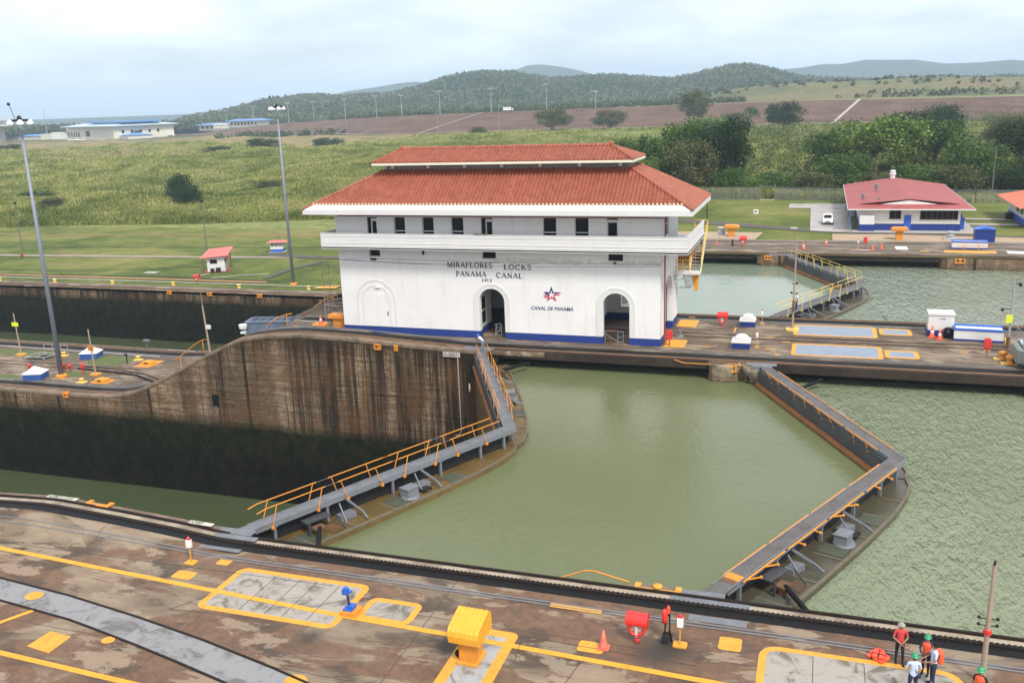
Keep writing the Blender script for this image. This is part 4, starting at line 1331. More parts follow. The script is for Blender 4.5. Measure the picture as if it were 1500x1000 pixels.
# serif capitals drawn as strokes: (x0,y0,x1,y1,width) in a unit-high box, curves as point lists
def glyph(ch):
    T, t = .15, .065
    S = lambda x, y, w=.26: ((x - w / 2, y), (x + w / 2, y), .045)
    arc = lambda cx, cy, rx, ry, a0, a1, n=9: [(cx + rx * math.cos(math.radians(a0 + (a1 - a0) * k / n)), cy + ry * math.sin(math.radians(a0 + (a1 - a0) * k / n))) for k in range(n + 1)]
    L = []
    def st(a, c, w): L.append(([a, c], w))
    def pl(p, w): L.append((p, w))
    def sf(*a):
        s = S(*a); L.append(([s[0], s[1]], s[2]))
    if ch == 'M': st((.1, 0), (.14, 1), t); st((.14, 1), (.5, .05), T); st((.5, .05), (.86, 1), t); st((.86, 1), (.9, 0), T); sf(.1, .02); sf(.9, .02, .3); sf(.1, .98, .2); sf(.9, .98, .2); return L, 1.02
    if ch == 'I': st((.15, 0), (.15, 1), T); sf(.15, .02, .34); sf(.15, .98, .34); return L, .3
    if ch in 'RP':
        st((.15, 0), (.15, 1), T); sf(.15, .02, .34); sf(.08, .98, .16); pl([(.15, .97)] + arc(.36, .74, .24, .23, 90, -90) + [(.15, .51)], .10)
        if ch == 'R': st((.38, .5), (.72, .02), T); return L, .74
        return L, .62
    if ch == 'A': st((.06, 0), (.40, 1), t); st((.40, 1), (.76, 0), T); st((.2, .34), (.62, .34), t); sf(.07, .02, .24); sf(.76, .02, .26); return L, .82
    if ch == 'F': st((.15, 0), (.15, 1), T); sf(.15, .02, .34); st((.02, .97), (.6, .97), t); st((.58, .8), (.58, 1), t); st((.2, .52), (.5, .52), t); return L, .62
    if ch == 'L': st((.15, 0), (.15, 1), T); sf(.15, .98, .34); st((.02, .03), (.58, .03), t); st((.57, 0), (.57, .22), t); return L, .62
    if ch == 'O': pl(arc(.45, .5, .38, .48, 0, 360, 22), .12); return L, .9
    if ch == 'C': pl(arc(.45, .5, .38, .48, 50, 310, 18), .12); st((.7, .76), (.7, 1), t); return L, .8
    if ch == 'E': st((.15, 0), (.15, 1), T); st((.02, .97), (.58, .97), t); st((.02, .03), (.6, .03), t); st((.2, .52), (.5, .52), t); st((.57, .8), (.57, 1), t); st((.59, 0), (.59, .22), t); return L, .64
    if ch == 'S': pl(arc(.3, .74, .22, .23, 20, 270, 10) + arc(.3, .27, .23, .25, 90, -160, 10), .11); return L, .58
    if ch == 'K': st((.15, 0), (.15, 1), T); sf(.15, .02, .34); sf(.15, .98, .34); st((.2, .42), (.66, .98), t); st((.33, .56), (.72, .02), T); sf(.66, .98, .24); sf(.74, .02, .24); return L, .8
    if ch == 'N': st((.12, 0), (.12, 1), t); st((.1, 1), (.7, 0), T); st((.7, 0), (.7, 1), t); sf(.12, .02, .26); sf(.7, .98, .26); sf(.08, .98, .18); return L, .82
    if ch == '1': st((.2, 0), (.2, 1), T); sf(.2, .02, .34); st((.05, .84), (.2, 1), t); return L, .42
    if ch == '9': pl(arc(.3, .68, .22, .28, 0, 360, 14), .11); pl([(.52, .68), (.48, .3), (.2, .02)], .11); return L, .6
    if ch == '3': pl(arc(.28, .75, .2, .22, 150, -90, 9) + arc(.28, .27, .22, .26, 90, -150, 9), .11); return L, .56
    return L, .62


def serif_text(s, x0, x1, zb, h, y, name):
    """lay the glyphs out between x0 and x1 on the wall plane y"""
    adv = [(glyph(c)[1] + .17) if c != ' ' else .95 for c in s]
    k = (x1 - x0) / (sum(adv) * h)
    b = MB(); x = x0
    for c, a in zip(s, adv):
        if c != ' ':
            L, w = glyph(c)
            for pts, th in L:
                for p, q in zip(pts[:-1], pts[1:]):
                    P = Vector((p[0], p[1])); Q = Vector((q[0], q[1])); d = Q - P
                    if d.length < 1e-6: continue
                    d.normalize(); n = Vector((-d.y, d.x)) * th / 2; e = d * th * .12
                    R = [P - n - e, Q - n + e, Q + n + e, P + n - e]
                    b.yprism([(x + v.x * h * k, zb + v.y * h) for v in R], y - .03 - .0004 * random.random(), y)
        x += a * h * k
    return b.build(name, M_letter, B)


serif_text('MIRAFLORES', -7.14, -3.0, 6.10, .44, HY0 - .001, 'lettering')
serif_text('LOCKS', -2.05, .42, 6.02, .44, HY0 - .001, 'lettering')
serif_text('PANAMA', -6.36, -3.55, 5.36, .42, HY0 - .001, 'lettering')
serif_text('CANAL', -2.75, -.35, 5.30, .42, HY0 - .001, 'lettering')
serif_text('1913', -4.05, -3.1, 4.93, .25, HY0 - .001, 'lettering')
tx = text_mesh('CANAL DE PANAM\u00c1', .30, M_navy, B, 'lettering', shear=.28, bold=.004, align='CENTER', sx=1.0)
w_ = max(v.co.x for v in tx.data.vertices) - min(v.co.x for v in tx.data.vertices)
tx.location = (2.03, HY0 - .02, 2.68); tx.rotation_euler = (math.pi / 2, 0, 0); tx.scale = (3.62 / w_, 1, 1)
# five pointed star emblem, blue above, red below, speed lines at the left
em = MB(); er = MB()
cx, cz_, Ro, Ri = 2.04, 4.0, .70, .27
P = [(cx + (Ro if k % 2 == 0 else Ri) * math.sin(k * math.pi / 5), cz_ + (Ro if k % 2 == 0 else Ri) * math.cos(k * math.pi / 5)) for k in range(10)]
Q = [(cx + (Ro * .58 if k % 2 == 0 else Ri * .56) * math.sin(k * math.pi / 5), cz_ + (Ro * .58 if k % 2 == 0 else Ri * .56) * math.cos(k * math.pi / 5)) for k in range(10)]
for k in range(10):
    j = (k + 1) % 10
    tgt = em if k in (0, 1, 8, 9, 7) else er
    tgt.yprism([P[k], P[j], Q[j], Q[k]], HY0 - .03, HY0 - .001)
for z, x0, x1, tgt in ((4.17, 1.42, 1.9, em), (4.03, 1.5, 1.86, em), (3.90, 1.34, 1.8, er), (3.77, 1.42, 1.78, er), (4.16, 2.3, 2.82, em), (4.0, 2.42, 2.74, er)):
    tgt.box(x0, x1, HY0 - .028, HY0 - .001, z - .035, z + .035)
em.build('emblem', M_navy, B); er.build('emblem', M_embred, B)

# railing frames standing in the arches
def gate_frame(x, label):
    t = thing('metal_barrier', label, 'barrier', (x, 37.9, .013))
    b = MB()
    b.bar((0, 0, .95), (1.5, .1, .95), .06); b.bar((0, 0, .0), (0, 0, .95), .06); b.bar((1.05, .05, 0), (1.05, .05, .95), .06); b.bar((1.5, .1, 0), (1.5, .1, .95), .06)
    b.bar((0, 0, .8), (1.05, .05, .1), .05); b.bar((1.05, .05, .5), (1.5, .1, .5), .05); b.bar((1.05, .05, .1), (1.5, .1, .1), .05)
    b.build('frame', M_steel, t)
    b = MB(); b.box(.1, 1.1, -.1, .35, .98, 1.01); b.build('top_panel', M_rust, t)
gate_frame(6.45, 'grey metal barrier standing in the right hand arch of the control house')
t = thing('metal_barrier', 'tilted grey metal ladder frame standing in the middle arch of the control house', 'barrier', (-3.2, 38.0, .013), .3)
b = MB(); b.bar((0, 0, 0), (.1, 0, 1.15), .07); b.bar((.55, 0, 0), (.5, 0, 1.2), .07)
for z in (.15, .5, .85, 1.15): b.bar((.02, 0, z), (.54, 0, z), .05)
b.bar((.02, 0, .15), (.52, 0, .85), .04); b.bar((.54, .0, .1), (.95, .4, 0), .05); b.bar((.5, 0, 1.2), (.95, .4, 0), .05); b.build('frame', M_steel, t)

# outdoor stair at the rear right corner
S = thing('outdoor_stair', 'yellow railed steel stair hanging from the rear right corner of the control house', 'stair', (0, 0, 0))
b = MB()
top = Vector((12.95, 47.6, 7.9)); land = Vector((12.75, 45.6, 4.75)); n = 12
for k in range(n + 1):
    p = top.lerp(land, k / n); b.box(p.x - .42, p.x + .42, p.y - .13, p.y + .13, p.z - .03, p.z)
for k in range(7):
    p = Vector((12.1, 45.9, 4.5)).lerp(Vector((12.3, 47.2, 3.2)), k / 6); b.box(p.x - .4, p.x + .4, p.y - .12, p.y + .12, p.z - .03, p.z)
b.build('treads', paint('tread_grey', (.30, .30, .27), .6, grime=.4), S)
b = MB()
for sx in (-.47, .47):
    b.bar(top + Vector((sx, .1, -.05)), land + Vector((sx, -.1, -.05)), .06, .3)
b.bar((11.65, 45.8, 4.5), (11.8, 47.3, 3.1), .06, .22); b.build('stringer', paint('cream_steel', (.72, .66, .48), .5), S)
b = MB(); b.box(11.07, 13.25, 44.6, 45.9, 4.62, 4.78); b.xprism([(44.6, 4.6), (45.9, 4.6), (45.9, 4.5), (45.0, 4.0)], 11.1, 11.2); b.bar((11.1, 45, 3.9), (12.9, 45, 4.6), .12, .1)
b.box(11.2, 12.3, 46.6, 47.6, 3.0, 3.08); b.build('landing', M_white, S)
b = MB()
for sx in (-.5, .5):
    b.bar(top + Vector((sx, .1, .95)), land + Vector((sx, -.1, .95)), .05); b.bar(top + Vector((sx, .1, .5)), land + Vector((sx, -.1, .5)), .04)
    for k in range(5):
        p = top.lerp(land, k / 4); b.bar(p + Vector((sx, 0, 0)), p + Vector((sx, 0, .97)), .05)
b.bar((12.3, 47.9, 8.9), (13.5, 47.9, 8.9), .06); b.bar((12.3, 47.9, 8.4), (13.5, 47.9, 8.4), .05)
for x in (12.3, 13.5): b.bar((x, 47.9, 7.9), (x, 47.9, 8.95), .06)
for z in (5.3, 5.85): b.bar((11.2, 44.65, z), (12.4, 44.65, z), .05)
for x in (11.25, 11.8, 12.4): b.bar((x, 44.65, 4.78), (x, 44.65, 5.9), .05)
b.build('handrail', M_yel2, S)
b = MB()
for k in range(11): b.bar((11.35 + .13 * k, 45.4 + .1 * k, 4.8), (11.35 + .13 * k, 45.4 + .1 * k, 7.7), .045)
b.build('guard_bars', M_ora, S)
b = MB(); b.yprism([(12.45, 4.55), (13.15, 4.55), (13.05, 3.1), (12.75, 3.1)], 45.2, 45.26); b.build('side_panel', M_yel, S)
# scaffold at the left end
S = thing('scaffold', 'thin steel scaffold tower beside the left end of the control house', 'scaffold', (-19.0, 39.0, 0))
b = MB()
for x in (-.9, 1.2):
    for y in (-.5, .7): b.tube((x, y, 0), (x, y, 6.2), .03, n=5)
for z in (.3, 2.1, 3.9, 5.7):
    for y in (-.5, .7): b.tube((-.9, y, z), (1.2, y, z), .025, n=4)
    for x in (-.9, 1.2): b.tube((x, -.5, z), (x, .7, z), .025, n=4)
for k, z in enumerate((.3, 2.1, 3.9)):
    b.tube((-.9, -.5, z), (1.2, -.5, z + 1.8), .02, n=4); b.tube((1.2, .7, z), (-.9, .7, z + 1.8), .02, n=4)
    for j in range(4): b.tube((-.9, -.5, z + .4 * j + .2), (-.5, -.5, z + .4 * j + .2), .018, n=4)
b.tube((-.5, -.5, .3), (-.5, -.5, 5.7), .02, n=4)
b.build('frame', paint('scaffold_steel', (.30, .27, .24), .6, .2, grime=.5), S)
# camera and lamp on balcony end
t = thing('security_camera', 'small white camera mast on the left end of the balcony', 'camera', (-18.2, 42.5, 9.08))
b = MB(); b.tube((0, 0, 0), (0, 0, 1.2), .035); b.build('mast', M_dark, t)
b = MB(); b.box(-.95, -.65, -.1, .1, .2, .75); b.box(-.95, -.5, -.05, .05, .1, .2); b.build('housing', M_wclean, t)
t = thing('lamp_mast', 'slim dark lamp mast standing off the right rear corner of the control house roof', 'mast', (6.2, 111, .06))
b = MB(); b.tube((0, 0, 0), (0, 0, 3.6), .09, .07); b.bar((-.4, 0, 2.2), (1.0, 0, 2.2), .06); b.bar((-.4, 0, 3.4), (1.4, 0, 3.4), .06); b.box(-.2, .2, -.2, .2, 0, .4); b.build('pole', M_dark, t)

# ================================================================ LOCK GATES
LL = math.hypot(GL, 16.75)
GA = math.atan2(16.75, GL)
M_walk = paint('walkway_plate', (.16, .17, .19), .6, .05, grime=.8, gscale=1.8, grimecol=(.06, .06, .06))
M_walk2 = paint('worn_walkway', (.115, .108, .108), .65, .05, grime=.9, gscale=1.1, grimecol=(.06, .045, .038))


def make_leaf(s, rails, label, loc, rot, wet=M_wet, walk=M_walk, railm=M_ora, group=None):
    """s=+1: upstream is local -Y (leaf hinged on the near side); s=-1: mirrored"""
    T = thing('gate_leaf', label, 'lock gate', loc, rot, group)
    Y = lambda o: -s * o
    P = lambda pts: [(x, Y(o)) for x, o in pts]
    k = .38 if True else 0
    # hull
    b = MB()
    b.prism(P([(.2, -.95), (.0, .1), (.5, 1.55), (1.2, 1.72), (5, 1.70), (10, 1.60), (14.0, 1.38), (16.4, 1.02), (17.8, .62), (LL - .05, .12), (LL - .55, -.95)]), -13.5, -1.16)
    b.build('hull', wet, T)
    b = MB()
    pts = [(.5, 1.55), (1.2, 1.72), (5, 1.70), (10, 1.60), (14.0, 1.38), (16.4, 1.02), (17.8, .62), (LL - .05, .12)]
    for p, q in zip(pts[:-1], pts[1:]): b.bar((p[0], Y(p[1] - .06), -1.12), (q[0], Y(q[1] - .06), -1.12), .14, .09)
    for x in (2.4, 5.0, 7.6, 10.4, 13.0, 15.4): b.bar((x, Y(.1), -1.14), (x + .15, Y(1.6 - max(0, x - 10) * .1), -1.14), .10, .06)
    b.build('rim', paint('rim_steel', (.15, .125, .085), .6, .1, grime=.6), T)
    # pale/dark panels lying on the hull deck
    for x0, x1 in ((1.6, 3.4), (7.9, 8.9), (12.0, 13.2)):
        b = MB(); b.prism(P([(x0, .15), (x1, .15), (x1 + .2, 1.28), (x0 + .1, 1.36)]), -1.157, -1.13)
        b.build('deck_grating', paint('grating', (.075, .085, .06), .6, .1, grime=.6, gscale=3), T)
    # downstream plate with bumper
    b = MB(); b.prism(P([(.25, -.96), (.25, -.86), (LL - .62, -.86), (LL - .56, -.96)]), -1.3, -.22)
    b.build('face_plate', M_leafdark, T)
    b = MB(); b.prism(P([(.1, -.975), (.25, -1.12), (LL - .75, -1.12), (LL - .6, -.975)]), -1.36, -1.08)
    b.build('bumper', paint('bumper_orange', (.36, .13, .03), .65, grime=.8, gscale=2.5, grimecol=(.09, .055, .035)), T)
    # inner bulkhead under the walkway
    b = MB(); b.prism(P([(.6, -.55), (.6, -.45), (LL - .9, -.45), (LL - .9, -.55)]), -1.15, -.2)
    b.build('bulkhead', M_dark, T)
    # walkway
    w = .76
    b = MB()
    b.prism(P([(-.35, .05), (-.55, -.15), (-.62, -.45), (-.45, -.75), (-.1, -w + .02), (LL - w * .483, -w), (LL, 0.0), (1.2, 0.0), (.4, .03)]), -.09, .0)
    W = b.build('walkway', walk, T)
    b = MB()
    for o in (-.015, -w + .015): b.prism(P([(.4, o - .02), (.4, o + .02), (LL - .02 + o * .4, o + .02), (LL - .02 + o * .4, o - .02)]), -.26, .03)
    b.build('edge_beam', M_steel, W)
    # posts standing on the hull
    for x in (1.5, 4.6, 8.9, 12.4, 15.6, 17.6):
        p = MB(); p.box(x - .07, x + .07, min(Y(-.06), Y(-.20)), max(Y(-.06), Y(-.20)), -1.15, -.1); p.box(x - .15, x + .15, min(Y(.0), Y(-.25)), max(Y(.0), Y(-.25)), -.3, -.24)
        p.build('post', M_steel, T)
    # knee braces sloping down to the hull rim
    for x in (5.7, 10.8):
        p = MB(); p.bar((x, Y(.05), -.25), (x + .35, Y(.9), -.78), .07, .10); p.bar((x + .35, Y(.9), -.78), (x + .25, Y(1.45), -1.0), .07, .12); p.bar((x - .5, Y(.1), -.3), (x - .6, Y(.8), -1.12), .06, .06)
        p.prism(P([(x - .7, .05), (x - .7, .5), (x + .2, .6), (x + .2, .05)]), -1.14, -.85)
        p.build('knee_brace', M_steel, T)
    # valve drive housings
    m = MB(); m.prism(P([(8.9, .5), (9.0, 1.1), (9.75, 1.05), (9.7, .5)]), -1.05, -.62); m.prism(P([(8.85, .45), (8.95, 1.15), (9.8, 1.1), (9.75, .45)]), -.62, -.56)
    m.lathe([(.55, 0), (.5, .1)], (9.35, Y(.8), -1.15), 14); m.build('drive_housing', M_steel, T)
    m = MB(); m.prism(P([(10.1, .45), (10.1, 1.05), (10.75, 1.0), (10.75, .45)]), -1.15, -1.02); m.build('hatch', M_dark, T)
    m = MB(); m.prism(P([(2.9, .0), (2.9, .55), (4.3, .65), (4.3, .0)]), -.52, -.46); m.bar((4.5, Y(.8), -.46), (4.7, Y(1.25), -1.1), .07); m.bar((2.95, Y(.7), -.46), (2.95, Y(.7), -1.1), .1)
    m.build('arm_cover', M_leafdark, T)
    m = MB(); m.lathe([(.24, 0), (.24, .4)], (3.4, Y(.85), -1.12), 12); m.box(3.1, 3.7, min(Y(.6), Y(1.1)), max(Y(.6), Y(1.1)), -.8, -.7)
    for q in range(5): m.bar((3.7 + .12 * q, Y(.95), -.8), (4.0 + .15 * q, Y(1.35), -1.1), .035)
    m.build('arm_pivot', M_rust, T)
    m = MB(); m.tube((3.35, Y(1.0), -.72), (1.6, Y(3.35), -.80), .12, n=10)
    m.build('operating_arm', M_black, T)
    if rails == 'up':
        for (o, lean) in ((.05, .32), (-w - .03, .32)):
            for (xa, xb, kd) in ((.9, 4.4, -1), (5.4, 9.0, 1), (9.2, 12.3, -1), (13.2, 16.9, 1)):
                b = MB(); h = .86; dx = .35 * kd
                ra = xa - (.35 if kd < 0 else .15); rb = xb + (.1 if kd < 0 else .25)
                b.tube((ra, Y(o), h - (.10 if xa < 2 else 0)), (ra + .5, Y(o), h), .028, n=6); b.tube((ra + .5, Y(o), h), (rb, Y(o), h), .028, n=6)
                for xp in ((xa + .75, xb - .1) if kd < 0 else (xa + .05, xb - 1.3)):
                    b.tube((xp, Y(o), h), (xp + dx * 1.0, Y(o + (.05 if o > 0 else -.05)), -.22), .026, n=6)
                    b.box(xp + dx - .07, xp + dx + .07, min(Y(o - .04), Y(o + .1)), max(Y(o - .04), Y(o + .1)), -.30, -.16)
                b.build('handrail', railm, T)
            for (xa, xb) in ((4.5, 5.25), (12.4, 13.05)):
                b = MB(); b.tube((xa, Y(o), .85), (xb, Y(o), .85), .012, n=4); b.build('chain', M_steel, T)
    else:
        for (o, sg) in ((.10, 1), (-w - .06, -1)):
            for (xa, xb, fl) in ((1.4, 4.9, 1), (5.2, 8.9, -1), (9.2, 12.9, 1), (13.3, 17.0, -1)):
                b = MB()
                b.tube((xa, Y(o), -.02), (xb, Y(o), -.0), .04, n=6)
                zz = -.38 if sg < 0 else -.30
                for xp in (xa + .3, (xa + xb) / 2):
                    b.tube((xp + (.0 if fl > 0 else .6), Y(o), -.03), (xp + (1.05 if fl < 0 else .0) + (1.0 if fl > 0 else 0), Y(o + sg * .10), zz), .04, n=6)
                    b.ball((xp + (1.65 if fl < 0 else 1.0) - (.6 if fl < 0 else 0), Y(o + sg * .10), zz), .08, 8, 4)
                b.build('folded_rail', railm, T)
    return T


grp = 'mitre gate leaves across the lock chambers'
la = GA; lb = -GA
g = make_leaf(1, 'up', 'near leaf of left hand lock gate, grey walkway with raised orange handrails', (G1, 0, 0.0), la, group=grp)
g = make_leaf(-1, 'up', 'far leaf of left hand lock gate, raised orange rails running toward the control house', (G1, 33.5, 0.0), lb, group=grp)
M_wetg = paint('wet_grey_steel', (.085, .075, .045), .35, .1, grime=.85, gscale=.8, grimecol=(.04, .042, .036))
g = make_leaf(1, 'down', 'near leaf of right hand lock gate with orange handrails folded down', (G2, 0, 0.0), la, M_wetg, M_walk2, M_yel3 if 'M_yel3' in globals() else M_ora, grp)
b = MB(); b.prism([(1.25, .03), (1.75, .03), (1.75, .8), (1.25, .8)], .004, .014); b.build('painted_bar', M_ora, g)
b = MB(); b.prism([(.95, .03), (1.22, .03), (1.22, .8), (.95, .8)], .004, .014); b.build('rust_bar', M_rust, g)
g = make_leaf(-1, 'down', 'far leaf of right hand lock gate with folded rails, reaching the rounded pier', (G2, 33.5, 0.0), lb, M_wetg, M_walk2, M_ora, grp)
b = MB(); b.torus((13.2, .9, -.45), .22, .05, 12, 6, 'Y'); 
g = make_leaf(1, 'up', 'near leaf of distant lock gate with yellow rails and a worker on it', (G2, 50.15, 0.0), la, M_wetg, M_walk2, M_yel2, grp)
g = make_leaf(-1, 'up', 'far leaf of the distant lock gate with yellow rails, meeting the far quay', (G2, 83.65, 0.0), lb, M_wetg, M_walk2, M_yel2, grp)
g = make_leaf(1, 'down', 'near leaf of the second chamber gate hidden behind the control house', (G1, 50.15, 0.0), la, M_wetg, M_walk2, M_ora, grp)
g = make_leaf(-1, 'down', 'far leaf of the second chamber gate hidden behind the control house', (G1, 83.65, 0.0), lb, M_wetg, M_walk2, M_ora, grp)
# lifebuoy ring hung on left gate, chain from coping
t = tag(MB().torus((0, 0, 0), .28, .05, 16, 6, 'Y').build('lifebuoy_ring', M_wood), 'worn ring buoy hanging on the inner side of the left gate walkway', 'lifebuoy'); t.location = (G1 + 2.9 - .9, 24.6, -.25); t.rotation_euler = (0, 0, lb)
t = thing('safety_rail', 'thin orange rail arching over the water beside the near coping block', 'railing', (13.2, -.3, 0))
b = MB(); b.path([(-.6, .2, -.35), (.9, .2, .32), (1.3, .2, .36), (2.8, .1, .12)], .035); b.build('rail', M_ora, t)
t = thing('safety_rail', 'thin orange rail on the centre wall edge leading to the rounded pier', 'railing', (12.6, YC0 + .2, 0))
b = MB(); b.path([(.2, -.1, .1), (.9, -.15, -.1), (4.2, -.1, -.12), (6.0, -.1, -.05)], .035); b.build('rail', M_ora, t)
t = thing('wall_pipe', 'thin rusty white pipe running down the stained wall left of the gate', 'pipe', (-4.95, YC0 - .08, 0))
b = MB(); b.path([(0, 0, -.7), (.0, 0, -6.3), (.05, -.02, -7.0), (-.15, -.04, -7.4), (-.5, -.05, -7.5)], .05); b.build('pipe', paint('pale_pipe', (.42, .38, .33), .5, grime=.4), t)
t = thing('wall_ladder', 'pale recessed ladder rungs low on the stained wall', 'ladder', (-8.2, YC0 - .03, 0))
b = MB()
for z in range(22): b.bar((-.2, 0, -6.6 - .35 * z), (.2, 0, -6.6 - .35 * z), .05)
for x in (-.24, .24): b.bar((x, 0, -6.4), (x, 0, -14.5), .05)
b.build('rungs', paint('ladder_olive', (.13, .12, .07), .7, grime=.6), t)

# ================================================================ OBJECTS ON THE DECKS
def cone(x, y, z, label, h=.62, rot=0, m=M_conered, group='traffic cones'):
    t = thing('traffic_cone', label, 'traffic cone', (x, y, z), rot, group)
    b = MB(); r = h * .24
    b.lathe([(r, .02), (r * .85, .06), (r * .22, h), (.0, h + .005)], (0, 0, 0), 14); b.build('cone', m, t, True)
    b = MB(); q = r * 1.25; b.prism(rrect(-q, q, -q, q, q * .3), 0, .035); b.build('base', m, t)
    b = MB(); b.lathe([(r * .66, h * .42), (r * .50, h * .60)], (0, 0, .002), 14, 1.03, 1.03); b.build('collar', M_wclean if h > .725 else paint('faded_cone', (.62, .14, .09), .5), t)
    return t


cone(16.0, -4.93, .012, 'faded red traffic cone on the near deck beside the yellow square', .72, m=paint('faded_cone', (.62, .14, .09), .5))

# hooded yellow winch
t = thing('hooded_winch', 'yellow winch pedestal under a ribbed yellow hood on the near deck', 'winch', (11.55, -6.95, .01), -.03); t.scale = (.88, .88, .93)
b = MB(); b.prism([(-.36, -.36), (.34, -.36), (.34, .55), (-.36, .55)], .1, 1.25); b.build('pedestal', M_ora, t, bevel=.02)
b = MB(); b.prism(rrect(-.48, .46, -.46, .66, .06), 0, .12); b.build('base', M_yel, t, bevel=.01)
b = MB()
prof = [(-.66, 1.05), (-.72, 1.35), (-.68, 1.55), (-.58, 1.66), (.52, 1.96), (.62, 1.93), (.72, 1.78), (.74, 1.5), (.70, 1.15)]
n = len(prof)
ys = []
xs = np.linspace(-.66, .70, 57)
V = []; F = []
for i, x in enumerate(xs):
    rib = .018 * (1 if (i % 8) in (0, 1) else 0)
    for (y, z) in prof: V.append((x, y, z + rib))
for i in range(len(xs) - 1):
    for j in range(n - 1): F.append((i * n + j, (i + 1) * n + j, (i + 1) * n + j + 1, i * n + j + 1))
b.add(V, F)
b.poly([(xs[0], y, z) for y, z in prof]); b.poly([(xs[-1], y, z) for y, z in prof][::-1])
b.build('hood', paint('hood_yellow', (.74, .37, .03), .5, grime=.3), t)
b = MB(); b.lathe([(.2, 0), (.2, .12)], (0, 0, 0), 12); o = b.build('rope_drum', M_black, t); o.rotation_euler = (0, math.pi / 2, 0); o.location = (-.50, .1, .55)
b = MB(); b.ball((-.52, -.05, .25), .16, 8, 5); b.ball((-.48, -.02, .8), .12, 8, 5); b.build('hose_coil', M_black, t)

# blue control pedestal
t = thing('control_post', 'small bright blue control post on a yellow block beside the framed slab', 'control post', (5.72, -5.2, .012))
b = MB(); b.prism(rrect(-.28, .42, -.33, .33, .05), 0, .16); b.build('plinth', M_ora, t)
b = MB(); b.box(-.2, .2, -.2, .22, .16, .24); b.box(-.1, .22, -.1, .2, .24, .34); b.build('base', M_bluelt, t, bevel=.01)
b = MB(); b.bar((0, 0, .3), (-.05, 0, .88), .07); b.build('stem', paint('navy_steel', (.01, .02, .08), .4), t)
b = MB(); b.box(-.24, .02, -.10, .10, .80, 1.04); b.box(.02, .16, -.06, .08, .9, .98); b.ball((-.08, 0, 1.06), .1, 8, 5); b.build('head', M_bluelt, t, bevel=.015)

# red hooded lifebuoy stand
def ring_stand(x, y, z, label, sc=1., rot=0, chute=True):
    t = thing('lifebuoy_stand', label, 'lifebuoy stand', (x, y, z), rot)
    t.scale = (sc, sc, sc)
    b = MB(); prof = [(.30 * math.cos(a) * 1.0, .92 + .30 * math.sin(a)) for a in np.linspace(math.radians(-25), math.radians(205), 14)]
    inn = [(y_ * .93, .92 + (z_ - .92) * .93) for y_, z_ in prof]
    b.xprism([(y_, z_) for y_, z_ in prof] + inn[::-1], -.42, .42); b.build('hood', paint('bright_red_hood', (.72, .03, .025), .4, grime=.1), t)
    b = MB(); b.torus((0, -.18, .66), .30, .075, 20, 8, 'Y'); b.build('ring', M_red, t, True)
    b = MB(); b.bar((0, 0, .0), (0, 0, .95), .07); b.bar((-.4, .05, .6), (.4, .05, .6), .05); b.bar((-.4, .05, .6), (-.4, .05, .95), .05); b.bar((.4, .05, .6), (.4, .05, .95), .05); b.build('stand', M_red, t)
    b = MB(); b.box(-.22, .22, -.12, -.04, .50, .82); b.bar((0, -.2, .3), (.0, -.2, .75), .1, .08); b.build('bag', paint('pale_canvas', (.55, .52, .48), .8), t)
    b = MB(); b.ball((0, -.05, .08), .12, 8, 5); b.build('foot', M_red, t)
    return t
ring_stand(17.1, -4.15, .003, 'red hooded lifebuoy stand on the near deck', .95)
ring_stand(15.2, 45.3, .004, 'red hooded lifebuoy stand on the centre wall right of the control house', 1.05)
ring_stand(13.35, 90.1, .04, 'red hooded lifebuoy stand on the far quay', 1.1)
ring_stand(-73.4, 90.0, -7.3, 'red hooded lifebuoy stand on the grass by the far left path', 1.15)

# fire extinguisher trolley
t = thing('extinguisher_trolley', 'red fire extinguisher on a black upright trolley on the near deck', 'fire extinguisher', (18.15, -3.85, .003), .2)
b = MB(); b.bar((-.1, 0, .1), (-.02, .12, 1.25), .05); b.bar((.1, 0, .1), (.1, .12, 1.2), .05); b.bar((-.14, -.05, .35), (.14, -.05, .35), .05); b.bar((-.1, .1, 1.0), (.1, .1, 1.0), .05); b.build('frame', M_black, t)
for x in (-.14, .12):
    b = MB(); b.lathe([(.13, 0), (.13, .07)], (0, 0, 0), 12); o = b.build('wheel', M_black, t); o.rotation_euler = (0, math.pi / 2, 0); o.location = (x, 0, .13)
b = MB(); b.lathe([(.10, 0), (.11, .1), (.11, .45), (.05, .54)], (-.08, .05, .72), 12); b.build('cylinder', M_red, t, True)
b = MB(); b.lathe([(.07, 0), (.07, .2), (.03, .28)], (.05, .1, 1.1), 10); b.build('horn', M_conered, t)
b = MB(); b.box(-.2, .05, -.25, -.05, .02, .3); b.build('crate', M_dark, t)


def call_post(x, y, z, label, h=1.25, plate=True):
    t = thing('call_box_post', label, 'call box', (x, y, z), 0, 'small call box posts on the decks')
    b = MB(); b.bar((0, 0, 0), (0, 0, h * .8), .05); b.build('post', M_yel if plate else M_ora, t)
    if plate: b = MB(); b.prism(rrect(-.25, .25, -.2, .2, .05), 0, .05); b.build('base', M_yel, t)
    b = MB(); b.box(-.11, .11, -.09, .09, h * .62, h * .9); b.build('box', M_wclean, t, bevel=.01)
    b = MB(); b.ball((0, 0, h * .97), .07, 8, 5); b.box(-.1, .1, -.03, .03, h * .9, h * .94); b.build('beacon', M_red, t)
    if y > 0: t.scale = (.75, .75, 1)
    return t
call_post(18.66, -4.05, .012, 'white call box on a yellow post at the near deck beside the extinguisher trolley')
call_post(-3.25, -3.3, .004, 'white call box on an orange post at the near deck left of the framed slab')
call_post(18.45, 46.8, .004, 'small call box post on the centre wall beside the rear white domed hutch', 1.3)
call_post(18.55, 38.8, .004, 'small call box post on the centre wall beside the front white domed hutch', 1.35)
